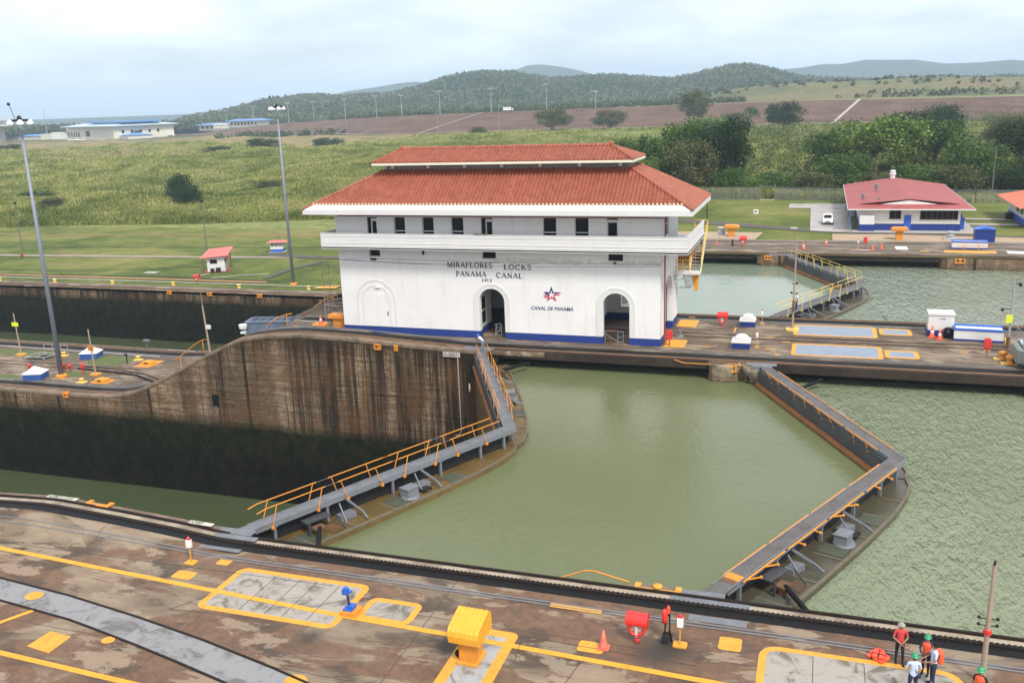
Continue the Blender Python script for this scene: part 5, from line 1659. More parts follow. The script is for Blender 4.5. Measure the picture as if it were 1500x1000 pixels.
call_post(27.6, 89.2, .04, 'call box post with orange base on the far quay beside the red box', 1.25)

# right hand lamp pole with insulators
t = thing('utility_pole', 'weathered concrete pole with iron brackets at the lower right corner', 'pole', (28.72, -3.55, .003), 0)
b = MB(); b.tube((0, 0, 0), (.02, 0, 4.35), .10, .06, 10); b.build('pole', M_wood, t)
b = MB(); b.tube((.01, 0, 1.85), (.01, 0, 2.0), .135, n=10); b.build('band', M_red, t)
for z in (2.15, 2.4):
    b = MB(); b.tube((-.3, 0, z), (.3, 0, z), .02); b.ball((-.28, 0, z + .03), .06, 8, 5); b.ball((.28, 0, z + .03), .06, 8, 5); b.build('bracket', M_dark, t)
b = MB(); b.tube((.01, 0, 4.35), (.02, 0, 4.5), .04); b.build('tip', M_dark, t)

# life jackets on the deck
t = thing('life_jacket', 'pile of orange red life jackets lying on the near deck beside the workers', 'life jacket', (25.5, -2.95, .01), -.6)
for k, (x, y, r, z) in enumerate(((-.14, 0, .1, 0), (.14, -.02, -.1, 0), (0, .02, .4, .09))):
    b = MB()
    for sx in (-.11, .11):
        b.prism([(sx - .09, -.28), (sx + .09, -.28), (sx + .09, .1), (sx + .05, .26), (sx - .05, .28), (sx - .09, .1)], 0, .09)
    b.bar((-.1, .25, .05), (.1, .25, .05), .09)
    o = b.build('jacket', M_conered, t, bevel=.03); o.location = (x, y, z); o.rotation_euler = (0, 0, r)
    b = MB(); b.box(-.2, .2, -.1, -.06, .088, .1); q = b.build('strap', M_dark, o)

# ---- centre wall, right part
for (x0, x1, y0, y1) in ((21.15, 27.75, 43.3, 47.1), (21.2, 27.85, 36.95, 40.6), (27.95, 30.45, 44.6, 46.8), (28.0, 30.4, 37.5, 39.75)):
    frame_marking(x0, x1, y0, y1, .32, .35, .012, M_yel, M_glassblue)
for (x0, x1, y0, y1) in ((11.3, 13.0, 44.5, 47.4), (11.3, 12.95, 37.5, 40.0), (15.55, 17.2, 36.45, 36.65), (14.0, 14.8, 47.2, 47.4), (11.9, 12.5, 48.2, 48.4), (13.0, 13.8, 36.4, 36.55), (20.0, 20.4, 36.7, 36.95), (19.2, 20, 38.3, 38.5), (20.4, 21.0, 40.8, 41.0), (19.0, 19.8, 42.2, 42.4), (17.3, 18.1, 48.2, 48.4), (19.2, 19.7, 46.3, 46.45), (33.4, 34.0, 40.2, 40.4), (35.1, 35.6, 40.9, 41.1), (14.1, 15, 38.3, 38.45), (16.3, 16.45, 43.3, 45.0)):
    flat('painted_square', [(x0, y0), (x1, y0), (x1, y1), (x0, y1)], M_yel, .009)


def dome_hutch(x, y, z, label, w=1.25, d=1.1, h=.95, pyramid=False, rot=0.):
    t = thing('deck_hutch', label, 'hutch', (x, y, z), rot, 'blue deck hutches with white lids')
    b = MB(); b.prism(rrect(-w / 2, w / 2, -d / 2, d / 2, .04), 0, h * .48); b.build('body', M_blue if not pyramid else paint('hutch_blue', (.025, .085, .33), .5, grime=.3), t)
    b = MB(); q = 1.07
    if pyramid:
        b.add([(-w / 2 * q, -d / 2 * q, h * .48), (w / 2 * q, -d / 2 * q, h * .48), (w / 2 * q, d / 2 * q, h * .48), (-w / 2 * q, d / 2 * q, h * .48), (0, 0, h)], [(0, 1, 4), (1, 2, 4), (2, 3, 4), (3, 0, 4), (3, 2, 1, 0)])
    else:
        pr = [(-w / 2 * q, h * .48), (w / 2 * q, h * .48), (w / 2 * q, h * .66)] + [(w / 2 * .78 * math.cos(a), h * .70 + h * .32 * math.sin(a)) for a in np.linspace(.1, math.pi - .1, 12)] + [(-w / 2 * q, h * .66)]
        b.yprism(pr, -d / 2 * q, d / 2 * q)
    b.build('lid', M_wclean, t)
    return t
dome_hutch(17.3, 45.95, .004, 'rear one of two blue hutches with white domed lids on the centre wall')
dome_hutch(17.35, 38.6, .004, 'front one of two blue hutches with white domed lids on the centre wall', 1.35, 1.1)
dome_hutch(-53.9, 37.1, -6.59, 'blue hutch with white peaked lid at the base of the tall blue lamp mast', 1.9, 1.7, 1.35, True, .3)
dome_hutch(-54.2, 45.3, -6.59, 'blue hutch with white peaked lid behind the orange sign pole', 1.9, 1.7, 1.3, True, .3)


def slim_lamp(x, y, z, h, label, base=True, head=True, m=M_wood, r=.07):
    t = thing('lamp_pole', label, 'pole', (x, y, z))
    b = MB(); b.tube((0, 0, 0), (.05, 0, h), r * 1.4, r * .7, 8); b.build('pole', m, t)
    if base: b = MB(); b.prism(rrect(-.55, .55, -.35, .35, .2), 0, .16); b.build('base', M_yel2, t)
    return t
t = slim_lamp(21.05, 44.85, .004, 8.2, 'tall thin pole with a yellow base on the centre wall beside the skylights')
b = MB(); b.bar((-.25, 0, 3.2), (.3, 0, 3.2), .05); b.ball((-.2, 0, 3.25), .1, 8, 5); b.build('bracket', M_dark, t)
b = MB(); b.bar((-.2, 0, 4.0), (.25, 0, 4.0), .05); b.ball((.22, 0, 4.05), .1, 8, 5); b.build('bracket', M_dark, t)
b = MB(); b.tube((0.02, 0, 1.6), (0.02, 0, 2.6), .105, n=8); b.build('red_band', M_rust, t)
t = slim_lamp(36.9, 42.0, .004, 5.2, 'grey pole with lime sign and small floodlight at the right end of the centre wall', False, m=paint('grey_pole', (.30, .30, .30), .5, grime=.3), r=.08)
b = MB(); b.bar((.05, 0, 5.0), (.5, 0, 5.1), .06); b.lathe([(.14, 0), (.1, .2)], (.45, 0, 4.85), 10); b.bar((-.6, 0, 3.0), (.05, 0, 3.1), .05); b.ball((-.6, 0, 3.0), .13, 8, 5); b.build('floodlight', M_dark, t)
b = MB(); b.box(-.32, .12, -.14, -.08, 2.0, 2.65); b.build('sign', M_lime, t)
b = MB(); b.tube((0, 0, 0), (0, 0, .9), .14, n=8); b.build('red_band', M_rust, t)

t = thing('equipment_cabinet', 'tall white cabinet with blue base on the centre wall behind two cones', 'cabinet', (32.5, 45.6, .004))
b = MB(); b.box(-.95, .95, -.7, .7, .5, 1.75); b.prism([(-1.0, -.78), (1.0, -.78), (1.0, .75), (-1.0, .75)], 1.75, 1.9); b.build('body', M_white, t)
b = MB(); b.box(-.96, .96, -.71, .71, 0, .5); b.build('plinth', M_blue, t)
t2 = text_mesh('DANGER', .08, M_dark, t, 'lettering', align='CENTER'); t2.location = (.1, -.715, 1.42); t2.rotation_euler = (math.pi / 2, 0, 0)
cone(31.85, 44.55, .004, 'tall orange cone with a pale collar in front of the white cabinet, left one', .95)
cone(32.35, 43.95, .004, 'orange cone with a pale collar in front of the white cabinet, right one', .8)
t = thing('hose_reel', 'black hose reel beside the white cabinet and blue edged bench', 'hose reel', (33.0, 44.3, .45))
b = MB(); b.torus((0, 0, 0), .34, .11, 18, 8, 'Y'); b.torus((0, .15, 0), .36, .1, 18, 8, 'Y'); b.build('hose', M_black, t, True)
b = MB(); b.ball((0, -.05, 0), .2, 10, 5); b.ball((-.02, -.22, 0), .06); b.build('hub', M_dark, t)
b = MB(); b.bar((-.45, 0, -.44), (-.38, 0, .3), .16); b.bar((.3, 0, -.44), (.3, 0, .1), .1); b.build('stand', M_rust, t)


def long_box(x, y, z, label, L, d, h, rot=0, two=True):
    t = thing('storage_bench', label, 'storage box', (x, y, z), rot)
    b = MB(); b.box(-L / 2, L / 2, -d / 2, d / 2, .16, h * .86); b.build('body', M_white, t)
    b = MB(); b.box(-L / 2 - .03, L / 2 + .03, -d / 2 - .03, d / 2 + .03, 0, .16); b.build('plinth', M_blue, t)
    b = MB(); b.box(-L / 2 - .04, L / 2 + .04, -d / 2 - .05, -d / 2 + .2, h * .86, h); b.box(-L / 2 - .04, L / 2 + .04, d / 2 - .2, d / 2 + .05, h * .9, h * 1.04); b.box(-L / 2 - .045, -L / 2 + .12, -d / 2 + .2, d / 2 - .2, h * .86, h * .98)
    b.build('lid_rail', M_bluelt if two else M_blue, t)
    b = MB(); b.box(-L / 2 + .12, L / 2 - .04, -d / 2 + .2, d / 2 - .2, h * .86, h * .92); b.build('lid', M_wclean, t)
    return t
long_box(35.15, 44.4, .004, 'long white storage bench with blue rails on the centre wall right of the hose reel', 3.5, 1.5, 1.0, -.06)
long_box(40.6, 90.9, .04, 'long white storage bench with blue rails on the far quay', 4.0, 1.2, .95, -.05)
t = thing('cleat', 'small yellow cleat at the right end of the storage bench', 'cleat', (37.15, 43.8, .004))
b = MB(); b.box(-.15, .15, -.12, .12, 0, .3); b.bar((-.2, 0, .35), (.2, 0, .2), .1); b.build('body', M_yel2, t)


def red_box_post(x, y, z, label, h=1.35):
    t = thing('red_box_post', label, 'fire box', (x, y, z))
    b = MB(); b.bar((0, 0, 0), (0, 0, h * .45), .07); b.build('post', M_redpipe, t)
    b = MB(); b.box(-.24, .24, -.13, .13, h * .42, h * .93); b.prism(rrect(-.2, .2, -.12, .12, .05), h * .93, h); b.build('box', M_red, t, bevel=.03)
    return t
red_box_post(35.1, 39.5, .004, 'red fire box on a post at the right end of the centre wall')
red_box_post(28.5, 90.4, .04, 'red fire box on a post on the far quay before the red roofed house')
red_box_post(11.75, 37.9, .004, 'narrow red fire box standing at the front right corner of the control house', 1.3)
t = tag(MB().lathe([(.35, 0), (.3, .06), (.12, .1), (.12, .5), (.16, .55)], (0, 0, 0), 12).build('vent_pipe', M_steel), 'small grey capped vent pipe beside the control house corner', 'vent pipe'); t.location = (12.1, 41.2, .006)

# locomotive corner at the right edge
t = thing('towing_locomotive', 'grey towing locomotive cut off by the right edge on the centre wall', 'locomotive', (39.6, 37.4, .0))
b = MB(); b.xprism([(-1.6, .35), (1.7, .35), (1.7, 1.5), (-1.2, 1.5), (-1.6, 1.1)], -2.6, 3.0); b.prism([(-3.1, -1.0), (-2.6, -1.5), (-2.6, 1.6), (-3.1, 1.2)], .35, 1.35); b.build('body', paint('loco_grey', (.24, .26, .24), .5, .1, grime=.4), t, bevel=.04)
b = MB(); b.box(-2.9, 3.0, -1.45, 1.5, .2, .42); b.build('underframe', M_dark, t)
b = MB(); b.poly([(-2.62, -1.25, 1.53), (3, -1.25, 1.53), (3, 1.6, 1.53), (-2.62, 1.6, 1.53)]); b.build('roof_panel', paint('loco_roof', (.40, .44, .47), .5), t)
for k in range(3):
    b = MB(); b.bar((-2.8 + .02, -1.2 + 1.3 * k, 1.4), (-2.8 + .02, -1.2 + 1.3 * k, 2.5), .05); b.bar((-2.8, -1.2, 2.5 - .4 * k), (-2.8, 1.4, 2.5 - .4 * k), .04); b.build('railing', M_steel, t)
for (x, y, s_, lab) in ((36.05, 38.75, 1., 'yellow bollard at the nose of the grey locomotive, rear one'), (36.35, 37.5, 1.05, 'yellow bollard at the nose of the grey locomotive, front one')):
    t = thing('bollard', lab, 'bollard', (x, y, .005), 0, 'yellow bollards beside the locomotive'); t.scale = (s_,) * 3
    b = MB(); b.lathe([(.36, 0), (.34, .08), (.22, .14), (.2, .34), (.34, .42), (.36, .52), (.2, .60), (.02, .62)], (0, 0, 0), 14); b.build('body', M_ora, t, True)
    b = MB(); b.box(-.6, .6, -.3, .3, .0, .06); b.build('base', M_yel2, t)

# left machine bay beside the ramp
t = thing('steel_tank', 'open blue grey steel box wedged between the ramps left of the control house', 'steel tank', (-28.9, 43.6, -3.2), .22)
b = MB()
b.box(-2.6, 3.4, -.9, -.8, 0, 2.3); b.box(-2.6, -2.5, -.8, .9, 0, 2.3); b.box(-2.5, 3.4, .8, .9, 0, 2.5)
for k in range(7): b.box(-2.3 + k * .9, -2.2 + k * .9, -1.0, -.9, .05, 2.25)
b.box(-2.65, 3.4, -1.0, -.7, 2.3, 2.42); b.box(-2.65, -2.4, -.7, .9, 2.3, 2.42)
b.build('shell', M_bluegrey, t)
b = MB()
for k in range(8): b.bar((-2.3 + .75 * k, -.85, 2.36), (-1.95 + .75 * k, .85, 2.5), .07)
b.box(-2.5, 3.4, -.8, .8, 1.2, 1.3); b.build('grille', M_steel, t)
b = MB(); b.bar((-2.6, -1.1, 1.1), (-2.6, -1.1, 1.9), .12); b.lathe([(.2, 0), (.38, .1), (.42, .35), (.42, .5), (.1, .55)], (-2.75, -1.2, 1.7), 12); b.box(-3.0, -2.5, -1.4, -1.0, 1.3, 1.5); b.build('lamp_head', M_wclean, t)
t = thing('pit', 'dark sunken pit with pale rim in the deck between ramp and control house', 'pit', (-22.2, 41.2, .006))
b = MB(); b.poly([(-2.3, -.7, 0), (1.6, -.7, 0), (2.0, .9, 0), (-1.9, .9, 0)]); b.build('opening', M_black, t)
b = MB(); b.bar((-2.3, -.75, .03), (1.6, -.75, .03), .12, .08); b.bar((-1.9, .95, .03), (2.0, .95, .03), .12, .08); b.build('rim', M_conc, t)
for (x, y, lab, dy) in ((-26.6, 38.9, 'bent orange handrail above the dark pit beside the ramp', 0), (-26.3, 47.2, 'bent orange handrail behind the blue grey steel box', 0), (-33.2, 37.0, 'long orange handrail following the ramp down to the lower deck', 1)):
    t = thing('handrail', lab, 'handrail', (x, y, 0))
    b = MB()
    if dy: b.path([(-2.8, 0, -3.6), (.0, 0, -1.7), (.8, 0, -1.35), (.9, .3, -1.5)], .045); b.tube((-2.2, 0, -3.3), (-2.2, 0, -4.3), .04); b.tube((.6, 0, -1.45), (.6, 0, -2.4), .04)
    else: b.path([(0, 0, -.2), (1.6, 0, .75), (2.4, 0, 1.0), (2.6, .5, .95)], .045); b.tube((2.3, 0, 1.0), (2.3, 0, 0), .04); b.tube((0, 0, -.2), (0, 0, -.8), .04)
    b.build('rail', M_ora, t)
t = thing('orange_block', 'large orange painted steel bollard block against the left end of the control house', 'steel block', (-18.3, 38.9, .005))
b = MB(); b.box(-.9, .75, -.4, .9, 0, .9); b.box(-1.3, .75, -.6, .6, .9, 1.25); b.build('body', M_ora, t, bevel=.03)
t = thing('orange_block', 'small orange painted block carrying a cone left of the control house', 'steel block', (-20.2, 37.9, .005))
b = MB(); b.prism([(-.6, -.5), (.7, -.5), (.6, .5), (-.7, .5)], 0, .5); b.build('body', M_ora, t, bevel=.02)
cone(-20.1, 37.9, .506, 'orange traffic cone standing on a small orange block left of the control house', .75)
flat('painted_square', [(-23.8, 37.6), (-22.2, 37.6), (-21.9, 38.5), (-23.3, 38.5)], M_yel, .012)
slim = thing('lamp_pole', 'pale leaning pole with a small white box beside the ramp', 'pole', (-31.1, 36.0, -2.6), 0)
b = MB(); b.tube((0, 0, 0), (-.25, 0, 4.8), .11, .07, 8); b.tube((-.25, 0, 4.8), (-.28, 0, 6.0), .025, n=5); b.build('pole', M_wood, slim)
b = MB(); b.box(-.05, .35, -.15, .1, 2.6, 2.95); b.build('box', M_white, slim)

# ---- lower deck items (left)
def high_mast(x, y, z, h, label, r=.27):
    t = thing('light_mast', label, 'lamp mast', (x, y, z), 0, 'tall floodlight masts')
    b = MB(); b.tube((0, 0, .15), (0, 0, h), r, r * .42, 14); b.build('mast', M_pole, t, True)
    b = MB(); b.lathe([(r * 2.2, 0), (r * 2.2, .2), (r * 1.2, .35)], (0, 0, 0), 12); b.build('base', M_ora, t)
    b = MB(); b.torus((0, 0, h - .1), .8, .06, 16, 5, 'Z'); b.bar((-1.1, 0, h), (1.1, 0, h), .1); b.bar((0, -.9, h), (0, .9, h), .1); b.lathe([(.22, -.3), (.25, .1), (.12, .4)], (0, 0, h), 10)
    b.tube((-.5, 0, h), (-1.0, 0, h + 1.5), .03, n=5); b.ball((-1.05, 0, h + 1.5), .16, 6, 4); b.build('head_frame', M_dark, t)
    for k in range(6):
        a = k * math.pi / 3 + .3; rr = 1.0
        b = MB(); b.lathe([(.13, .2), (.33, -.1), (.35, -.28), (.1, -.34)], (rr * math.cos(a), rr * math.sin(a), h - .2), 10); b.build('floodlight', paint('lamp_glass_white', (.78, .80, .84), .3, grime=.1), t, True)
    return t
high_mast(-51.55, 38.1, -6.6, 26.1, 'tall blue grey floodlight mast on the lower centre deck at far left')
high_mast(-56.0, 90.9, -7.3, 27.4, 'tall floodlight mast on the far grass left of the control house')
def thin_pole(x, y, z, h, label, lean=0.):
    t = thing('lamp_post', label, 'lamp post', (x, y, z))
    b = MB(); b.tube((0, 0, 0), (lean, 0, h), .13, .08, 8); b.build('pole', paint('dull_brown_pole', (.13, .12, .11), .6, grime=.3), t)
    b = MB(); b.box(lean - .25, lean + .35, -.15, .15, h - .05, h + .3); b.bar((lean, 0, h + .3), (lean + .5, 0, h + .4), .12); b.build('lamp', M_dark, t)
    return t
thin_pole(-95.4, 122.5, -7.3, 9.6, 'thin brown lamp post standing on the far lawn left of the little red roofed huts')
thin_pole(-138, 117.2, -7.3, 9.8, 'thin brown lamp post standing on the far lawn at far left')
thin_pole(51.9, 150, .2, 9.0, 'thin lamp post standing in front of the woods right of the red roofed house')
for (x, y, h, col, lab, zs, w) in ((-63.4, 44.4, 4.9, M_lime, 'thin pole with a lime green sign plate on the lower deck at far left', 3.4, .62), (-48.4, 39.5, 4.9, M_ora, 'thin pole with an orange lettered sign plate on the lower deck', 2.6, .5)):
    t = thing('sign_pole', lab, 'sign pole', (x, y, -6.59))
    b = MB(); b.tube((0, 0, 0), (-.12, 0, h), .09, .06, 8); b.build('pole', M_wood, t)
    b = MB(); b.box(-w * .85, w * .65, -.11, -.08, zs, zs + .48 if w > .55 else zs + .6); b.build('sign_plate', col, t)
    b = MB(); b.prism(rrect(-.5, .5, -.4, .4, .1), 0, .16); b.build('base', M_yel, t)
    if w < .55:
        for k in range(2):
            tx = text_mesh('A-13' if k else '250', .17, M_dark, t, 'lettering', align='CENTER'); tx.location = (-.03, -.12, zs + .08 + .26 * k); tx.rotation_euler = (math.pi / 2, 0, 0)
for (x, y, lab, h) in ((-57.2, 39.5, 'red hydrant post farthest left on the lower deck', .9), (-53.1, 40.1, 'red hydrant post just left of the blue grey mast foot', 1.0), (-52.2, 40.0, 'red hydrant post just right of the blue grey mast foot', 1.0), (-49.9, 39.4, 'larger red hydrant post left of the orange sign pole', 1.5)):
    t = thing('hydrant', lab, 'hydrant', (x, y, -6.59), 0, 'red hydrants on the lower deck'); t.scale = (.62, .62, .85)
    b = MB(); b.lathe([(.18, 0), (.14, .08), (.13, h * .45), (.27, h * .5), (.3, h * .75), (.22, h * .92), (.05, h)], (0, 0, 0), 12); b.build('body', M_red, t, True)
    b = MB(); b.tube((-.34, 0, h * .65), (.34, 0, h * .65), .09, n=8); b.build('outlet', M_red, t)
def bollard(x, y, z, lab, s=1., plate=True, group='yellow mooring bollards'):
    t = thing('bollard', lab, 'bollard', (x, y, z), 0, group); t.scale = (s, s, s)
    b = MB(); b.lathe([(.32, 0), (.2, .08), (.17, .3), (.3, .38), (.3, .46), (.12, .52), (.02, .53)], (0, 0, 0), 12); b.build('post', M_yel2, t, True)
    if plate: b = MB(); b.prism(rrect(-.55, .55, -.4, .4, .1), 0, .07); b.build('base', M_yel2, t)
    return t
for (x, y, lab) in ((-58.0, 45.2, 'small yellow bollard behind the blue grey mast on the lower deck'), (-47.8, 36.9, 'small yellow bollard near the foot of the orange sign pole'), (-47.9, 45.4, 'small yellow bollard at the rear of the lower deck near the yellow plate')):
    bollard(x, y, -6.59, lab, .9)
bx = [(-111.4, 86.4), (-99.8, 86.8), (-88.2, 87.3), (-76.5, 87.8), (-63.8, 87.5), (-51.7, 88.2)]
nm = ['first', 'second', 'third', 'fourth', 'fifth', 'sixth']
for (x, y), o_ in zip(bx, nm): bollard(x, y, float(ground_z(x, y)) + .02 if y > 87.3 else -7.33, o_ + ' from the left of the yellow bollards along the far left quay', 1.15, False)
for (x0, y0, x1, y1, lab) in ((-46.6, 43.0, -44.6, 45.7, 'yellow painted machinery cover at the rear tip of the lower deck'), (-46.9, 36.9, -44.8, 38.4, 'yellow painted machinery cover at the front tip of the lower deck')):
    flat('painted_square', [(x0, y0), (x1, y0), (x1, y1), (x0, y1)], M_ora, -6.588)
    t = thing('machinery_cover', lab, 'machinery cover', ((x0 + x1) / 2, (y0 + y1) / 2, -6.585))
    b = MB(); b.prism([(-.7, -.35), (.5, -.4), (.7, .35), (-.5, .4)], 0, .32); b.build('lid', M_yel, t, bevel=.03)
    b = MB(); b.box(-.3, .1, -.42, .0, .1, .2); b.build('slot', M_black, t)
flat('painted_square', [(-50.9, 88.1), (-47.2, 88.6), (-47.6, 91), (-50.4, 90.6)], M_yel, -7.18)
t = thing('guard_rail', 'open pit with pale pipe guard frame on the lower deck at far left', 'guard frame', (-60.3, 44.0, -6.59))
b = MB(); b.poly([(-1.0, -.9, .02), (1.4, -.8, .02), (1.6, .8, .02), (-.8, .8, .02)]); b.build('pit', M_black, t)
b = MB()
for (p, q) in (((-1.1, -1), (1.5, -.9)), ((1.5, -.9), (1.7, .9)), ((-.9, .9), (1.7, .9)), ((-1.1, -1), (-.9, .9)), ((.2, -1), (.3, .9))): b.bar((*p, .3), (*q, .3), .08)
for p in ((-1.1, -1), (1.5, -.9), (1.7, .9), (-.9, .9)): b.bar((*p, 0), (*p, .32), .08)
for z in (.5, 1.0):
    b.bar((-1.2, 1.9, z), (2.2, 2.0, z), .05)
for x in (-1.2, 0, 1.2, 2.2): b.bar((x, 1.95, 0), (x, 1.95, 1.0), .05)
b.build('pipe_frame', paint('pale_pipework', (.36, .36, .36), .5, grime=.4), t)
t = thing('lever_post', 'thin black lever post on the lower deck right of the rear hutch', 'post', (-48.2, 44.0, -6.59))
b = MB(); b.bar((0, 0, 0), (0, 0, .95), .08); b.bar((-.2, 0, 1.05), (.15, 0, .9), .14); b.build('post', M_dark, t)
b = MB(); b.tube((-46.6, 48.9, -6.3), (-43, 48.9, -6.3), .05); b.tube((-90, 47.2, -6.45), (-46, 46.6, -6.45), .06, n=6)
tag(b.build('service_pipe', paint('pale_pipework', (.36, .36, .36), .5)), 'thin pale service pipe along the rear of the lower deck', 'pipe')
t = thing('floating_lamp', 'small pale lamp at the rear edge of the lower deck', 'lamp', (-50.0, 49.4, -6.5))
b = MB(); b.bar((0, 0, 0), (.1, 0, .9), .07); b.box(-.3, .45, -.15, .15, .9, 1.1); b.build('lamp', M_steel, t)

# ---- far left huts
def small_hut(x, y, z, rot, label, kindn):
    t = thing('small_hut', label, 'hut', (x, y, z), rot)
    if kindn == 0:
        b = MB(); b.box(-1.5, 1.5, -1.2, 1.6, .12, 2.5); b.build('wall', M_white, t)
        b = MB(); b.box(-2.3, 2.2, -1.6, 2.2, 0, .12); b.build('floor_slab', paint('brick_red_slab', (.28, .07, .045), .8, grime=.4), t)
        b = MB()
        b.add([(-2.5, -1.9, 2.55), (2.3, -1.9, 2.85), (2.5, 2.6, 3.75), (-1.8, 2.6, 3.45), (-2.5, -1.9, 2.65), (2.3, -1.9, 2.95), (2.5, 2.6, 3.85), (-1.8, 2.6, 3.55)], [(3, 2, 1, 0), (4, 5, 6, 7), (0, 1, 5, 4), (1, 2, 6, 5), (2, 3, 7, 6), (3, 0, 4, 7)])
        b.build('roof', M_pinkroof, t)
        w = MB(); w.box(-.95, .25, -1.24, -1.18, 1.55, 2.15); w = w.build('window', M_glass, t); f = MB(); f.box(-1.0, .3, -1.22, -1.17, 1.47, 1.53); f.box(-1.0, .3, -1.22, -1.17, 2.17, 2.23); f.build('frame', M_redpipe, w)
        w = MB(); w.box(1.48, 1.54, -.6, .8, 1.5, 2.1); w.build('window', M_glass, t)
        b = MB()
        for x_ in (-2.1, 1.95): b.bar((x_, -1.5, .12), (x_, -1.5, 2.7), .13)
        b.bar((1.95, 2.0, .12), (1.95, 2.0, 3.5), .13); b.build('post', M_rust, t)
        b = MB(); b.box(-.9, -.3, -1.8, -1.4, .12, .7); b.box(0, .8, -1.7, -1.4, .12, .8); b.build('crates', M_dark, t)
        b = MB(); b.add([(1.5, -1.2, 2.3), (1.5, 1.6, 2.55), (2.1, 1.6, 2.3), (2.1, -1.2, 2.05), (1.5, -1.2, 2.38), (1.5, 1.6, 2.63), (2.1, 1.6, 2.38), (2.1, -1.2, 2.13)], [(0, 1, 2, 3), (7, 6, 5, 4), (0, 3, 7, 4), (3, 2, 6, 7), (2, 1, 5, 6), (1, 0, 4, 5)]); b.build('awning', M_pinkroof, t)
    else:
        b = MB(); b.box(-1.2, 1.2, -1.0, 1.0, .1, .65); b.build('plinth', M_bluelt, t)
        b = MB(); b.box(-1.2, 1.2, -1.0, 1.0, .65, 1.15)
        for x_ in (-1.15, -.35, .4, 1.15): b.box(x_ - .06, x_ + .06, -1.0, -.9, 1.15, 1.95); b.box(x_ - .06, x_ + .06, .9, 1.0, 1.15, 1.95)
        b.box(-1.2, 1.2, -1.0, 1.0, 1.9, 2.0); b.build('wall', M_white, t)
        b = MB(); b.box(-1.1, 1.1, -.85, .85, 1.15, 1.9); b.build('window', paint('pale_hut_glass', (.30, .31, .28), .3), t)
        b = MB(); b.add([(-1.9, -1.5, 2.0), (1.9, -1.5, 2.0), (1.9, 1.5, 2.0), (-1.9, 1.5, 2.0), (-.7, 0, 2.35), (.9, 0, 2.35)], [(0, 1, 5, 4), (1, 2, 5), (2, 3, 4, 5), (3, 0, 4), (3, 2, 1, 0)]); b.build('roof', M_pinkroof, t)
        b = MB(); b.box(-1.6, 1.6, -1.3, 1.3, 0, .1); b.build('floor_slab', M_conclt, t)
        b = MB(); b.tube((.1, .3, 2.2), (.1, .3, 3.2), .03, n=5); b.tube((.5, .3, 2.2), (.5, .3, 3.1), .03, n=5); b.build('antenna', M_dark, t)
    return t
small_hut(-77.2, 100.8, -7.36, .42, 'little white hut with pink shed roof and dark window on the far lawn', 0)
small_hut(-77.9, 121.3, -7.3, .3, 'little white kiosk with blue base and pink hipped roof beside the dark road', 1)
t = tag(MB().box(-1.2, 1.2, -.7, .7, 0, .1).build('manhole_slab', M_conclt), 'pale concrete drain slab on the far lawn left of the pink roofed hut', 'slab'); t.location = (-88.5, 97.3, float(ground_z(-88.5, 97.3)) + .05)
t = thing('wire_frame', 'faint wire frame fence on the far lawn beside the kiosk', 'frame', (-72, 128, -7.3), .1)
b = MB()
for x in (0, 3, 6): b.bar((x, 0, 0), (x, 0, 2.2), .06)
for z in (1.1, 2.1): b.bar((0, 0, z), (6, 0, z), .05)
b.bar((6, 0, 2.1), (9, 0, 0), .05); b.build('frame', M_steel, t)
t = tag(MB().lathe([(.2, 0), (.25, .8), (.05, 1.0)], (0, 0, 0), 8).build('marker_post', M_redpipe), 'tiny dark red marker on the far lawn at far left', 'marker'); t.location = (-129.2, 108.6, -7.35)

# ---- far quay right
def mushroom(x, y, z, label):
    t = thing('hooded_winch', label, 'winch', (x, y, z), 0, 'orange hooded winches on the far quay')
    b = MB(); b.prism(rrect(-.45, .45, -.4, .4, .06), 0, 1.15); b.build('pedestal', M_ora, t)
    b = MB(); b.yprism([(-1.05, 1.15), (1.05, 1.15), (1.1, 1.35), (.85, 1.62), (-.85, 1.62), (-1.1, 1.35)], -.75, .75); b.build('hood', M_ora, t, bevel=.08)
    return t
mushroom(11.05, 98.8, .08, 'orange hooded winch on the far quay near the distant life ring')
mushroom(33.0, 97.6, .08, 'orange hooded winch on the far quay in front of the red roofed house')
def vent_cowl(x, y, z, label, s=1):
    t = thing('vent_cowl', label, 'vent', (x, y, z)); t.scale = (s, s, s)
    b = MB(); b.box(-.8, .8, -.6, .6, 0, .1); b.lathe([(.42, .1), (.42, .42)], (0, 0, 0), 12); b.lathe([(.5, .42), (.5, .52), (.3, .56), (.34, .8), (.5, .86), (.48, 1.0), (.1, 1.05)], (0, 0, 0), 12); b.build('body', paint('vent_grey', (.42, .43, .43), .5, grime=.3), t)
vent_cowl(9.6, 99.4, .08, 'grey vent cowl just left of the orange winch on the far quay', 1.2)
vent_cowl(39.3, 98.6, .08, 'grey vent cowl on the far quay left of the blue hut')
for (x, y, lab, h) in ((21.05, 88.5, 'front cone of the pair of orange cones on the far quay near the gate', .75), (21.0, 89.7, 'rear cone of the pair of orange cones on the far quay near the gate', .75), (23.8, 92.2, 'single orange cone standing at the rear of the far quay', .75), (29.3, 88.3, 'orange cone on the far quay beside the white bar', .72), (30.4, 89.6, 'orange cone on the far quay left of the white hatch', .72), (9.85, 90.9, 'small orange cone on the far quay left of the life ring', .6)):
    cone(x, y, .045, lab, h)
flat('white_bar', [(27.9, 88.2), (29.2, 88.2), (29.2, 88.5), (27.9, 88.5)], M_wclean, .05)
flat('white_hatch', [(32.1, 89.1), (33.5, 89.1), (33.5, 91.6), (32.1, 91.6)], M_wclean, .05)
flat('white_hatch', [(44.4, 87.4), (47, 87.2), (47.2, 89.0), (44.4, 89.2)], M_wclean, .05)
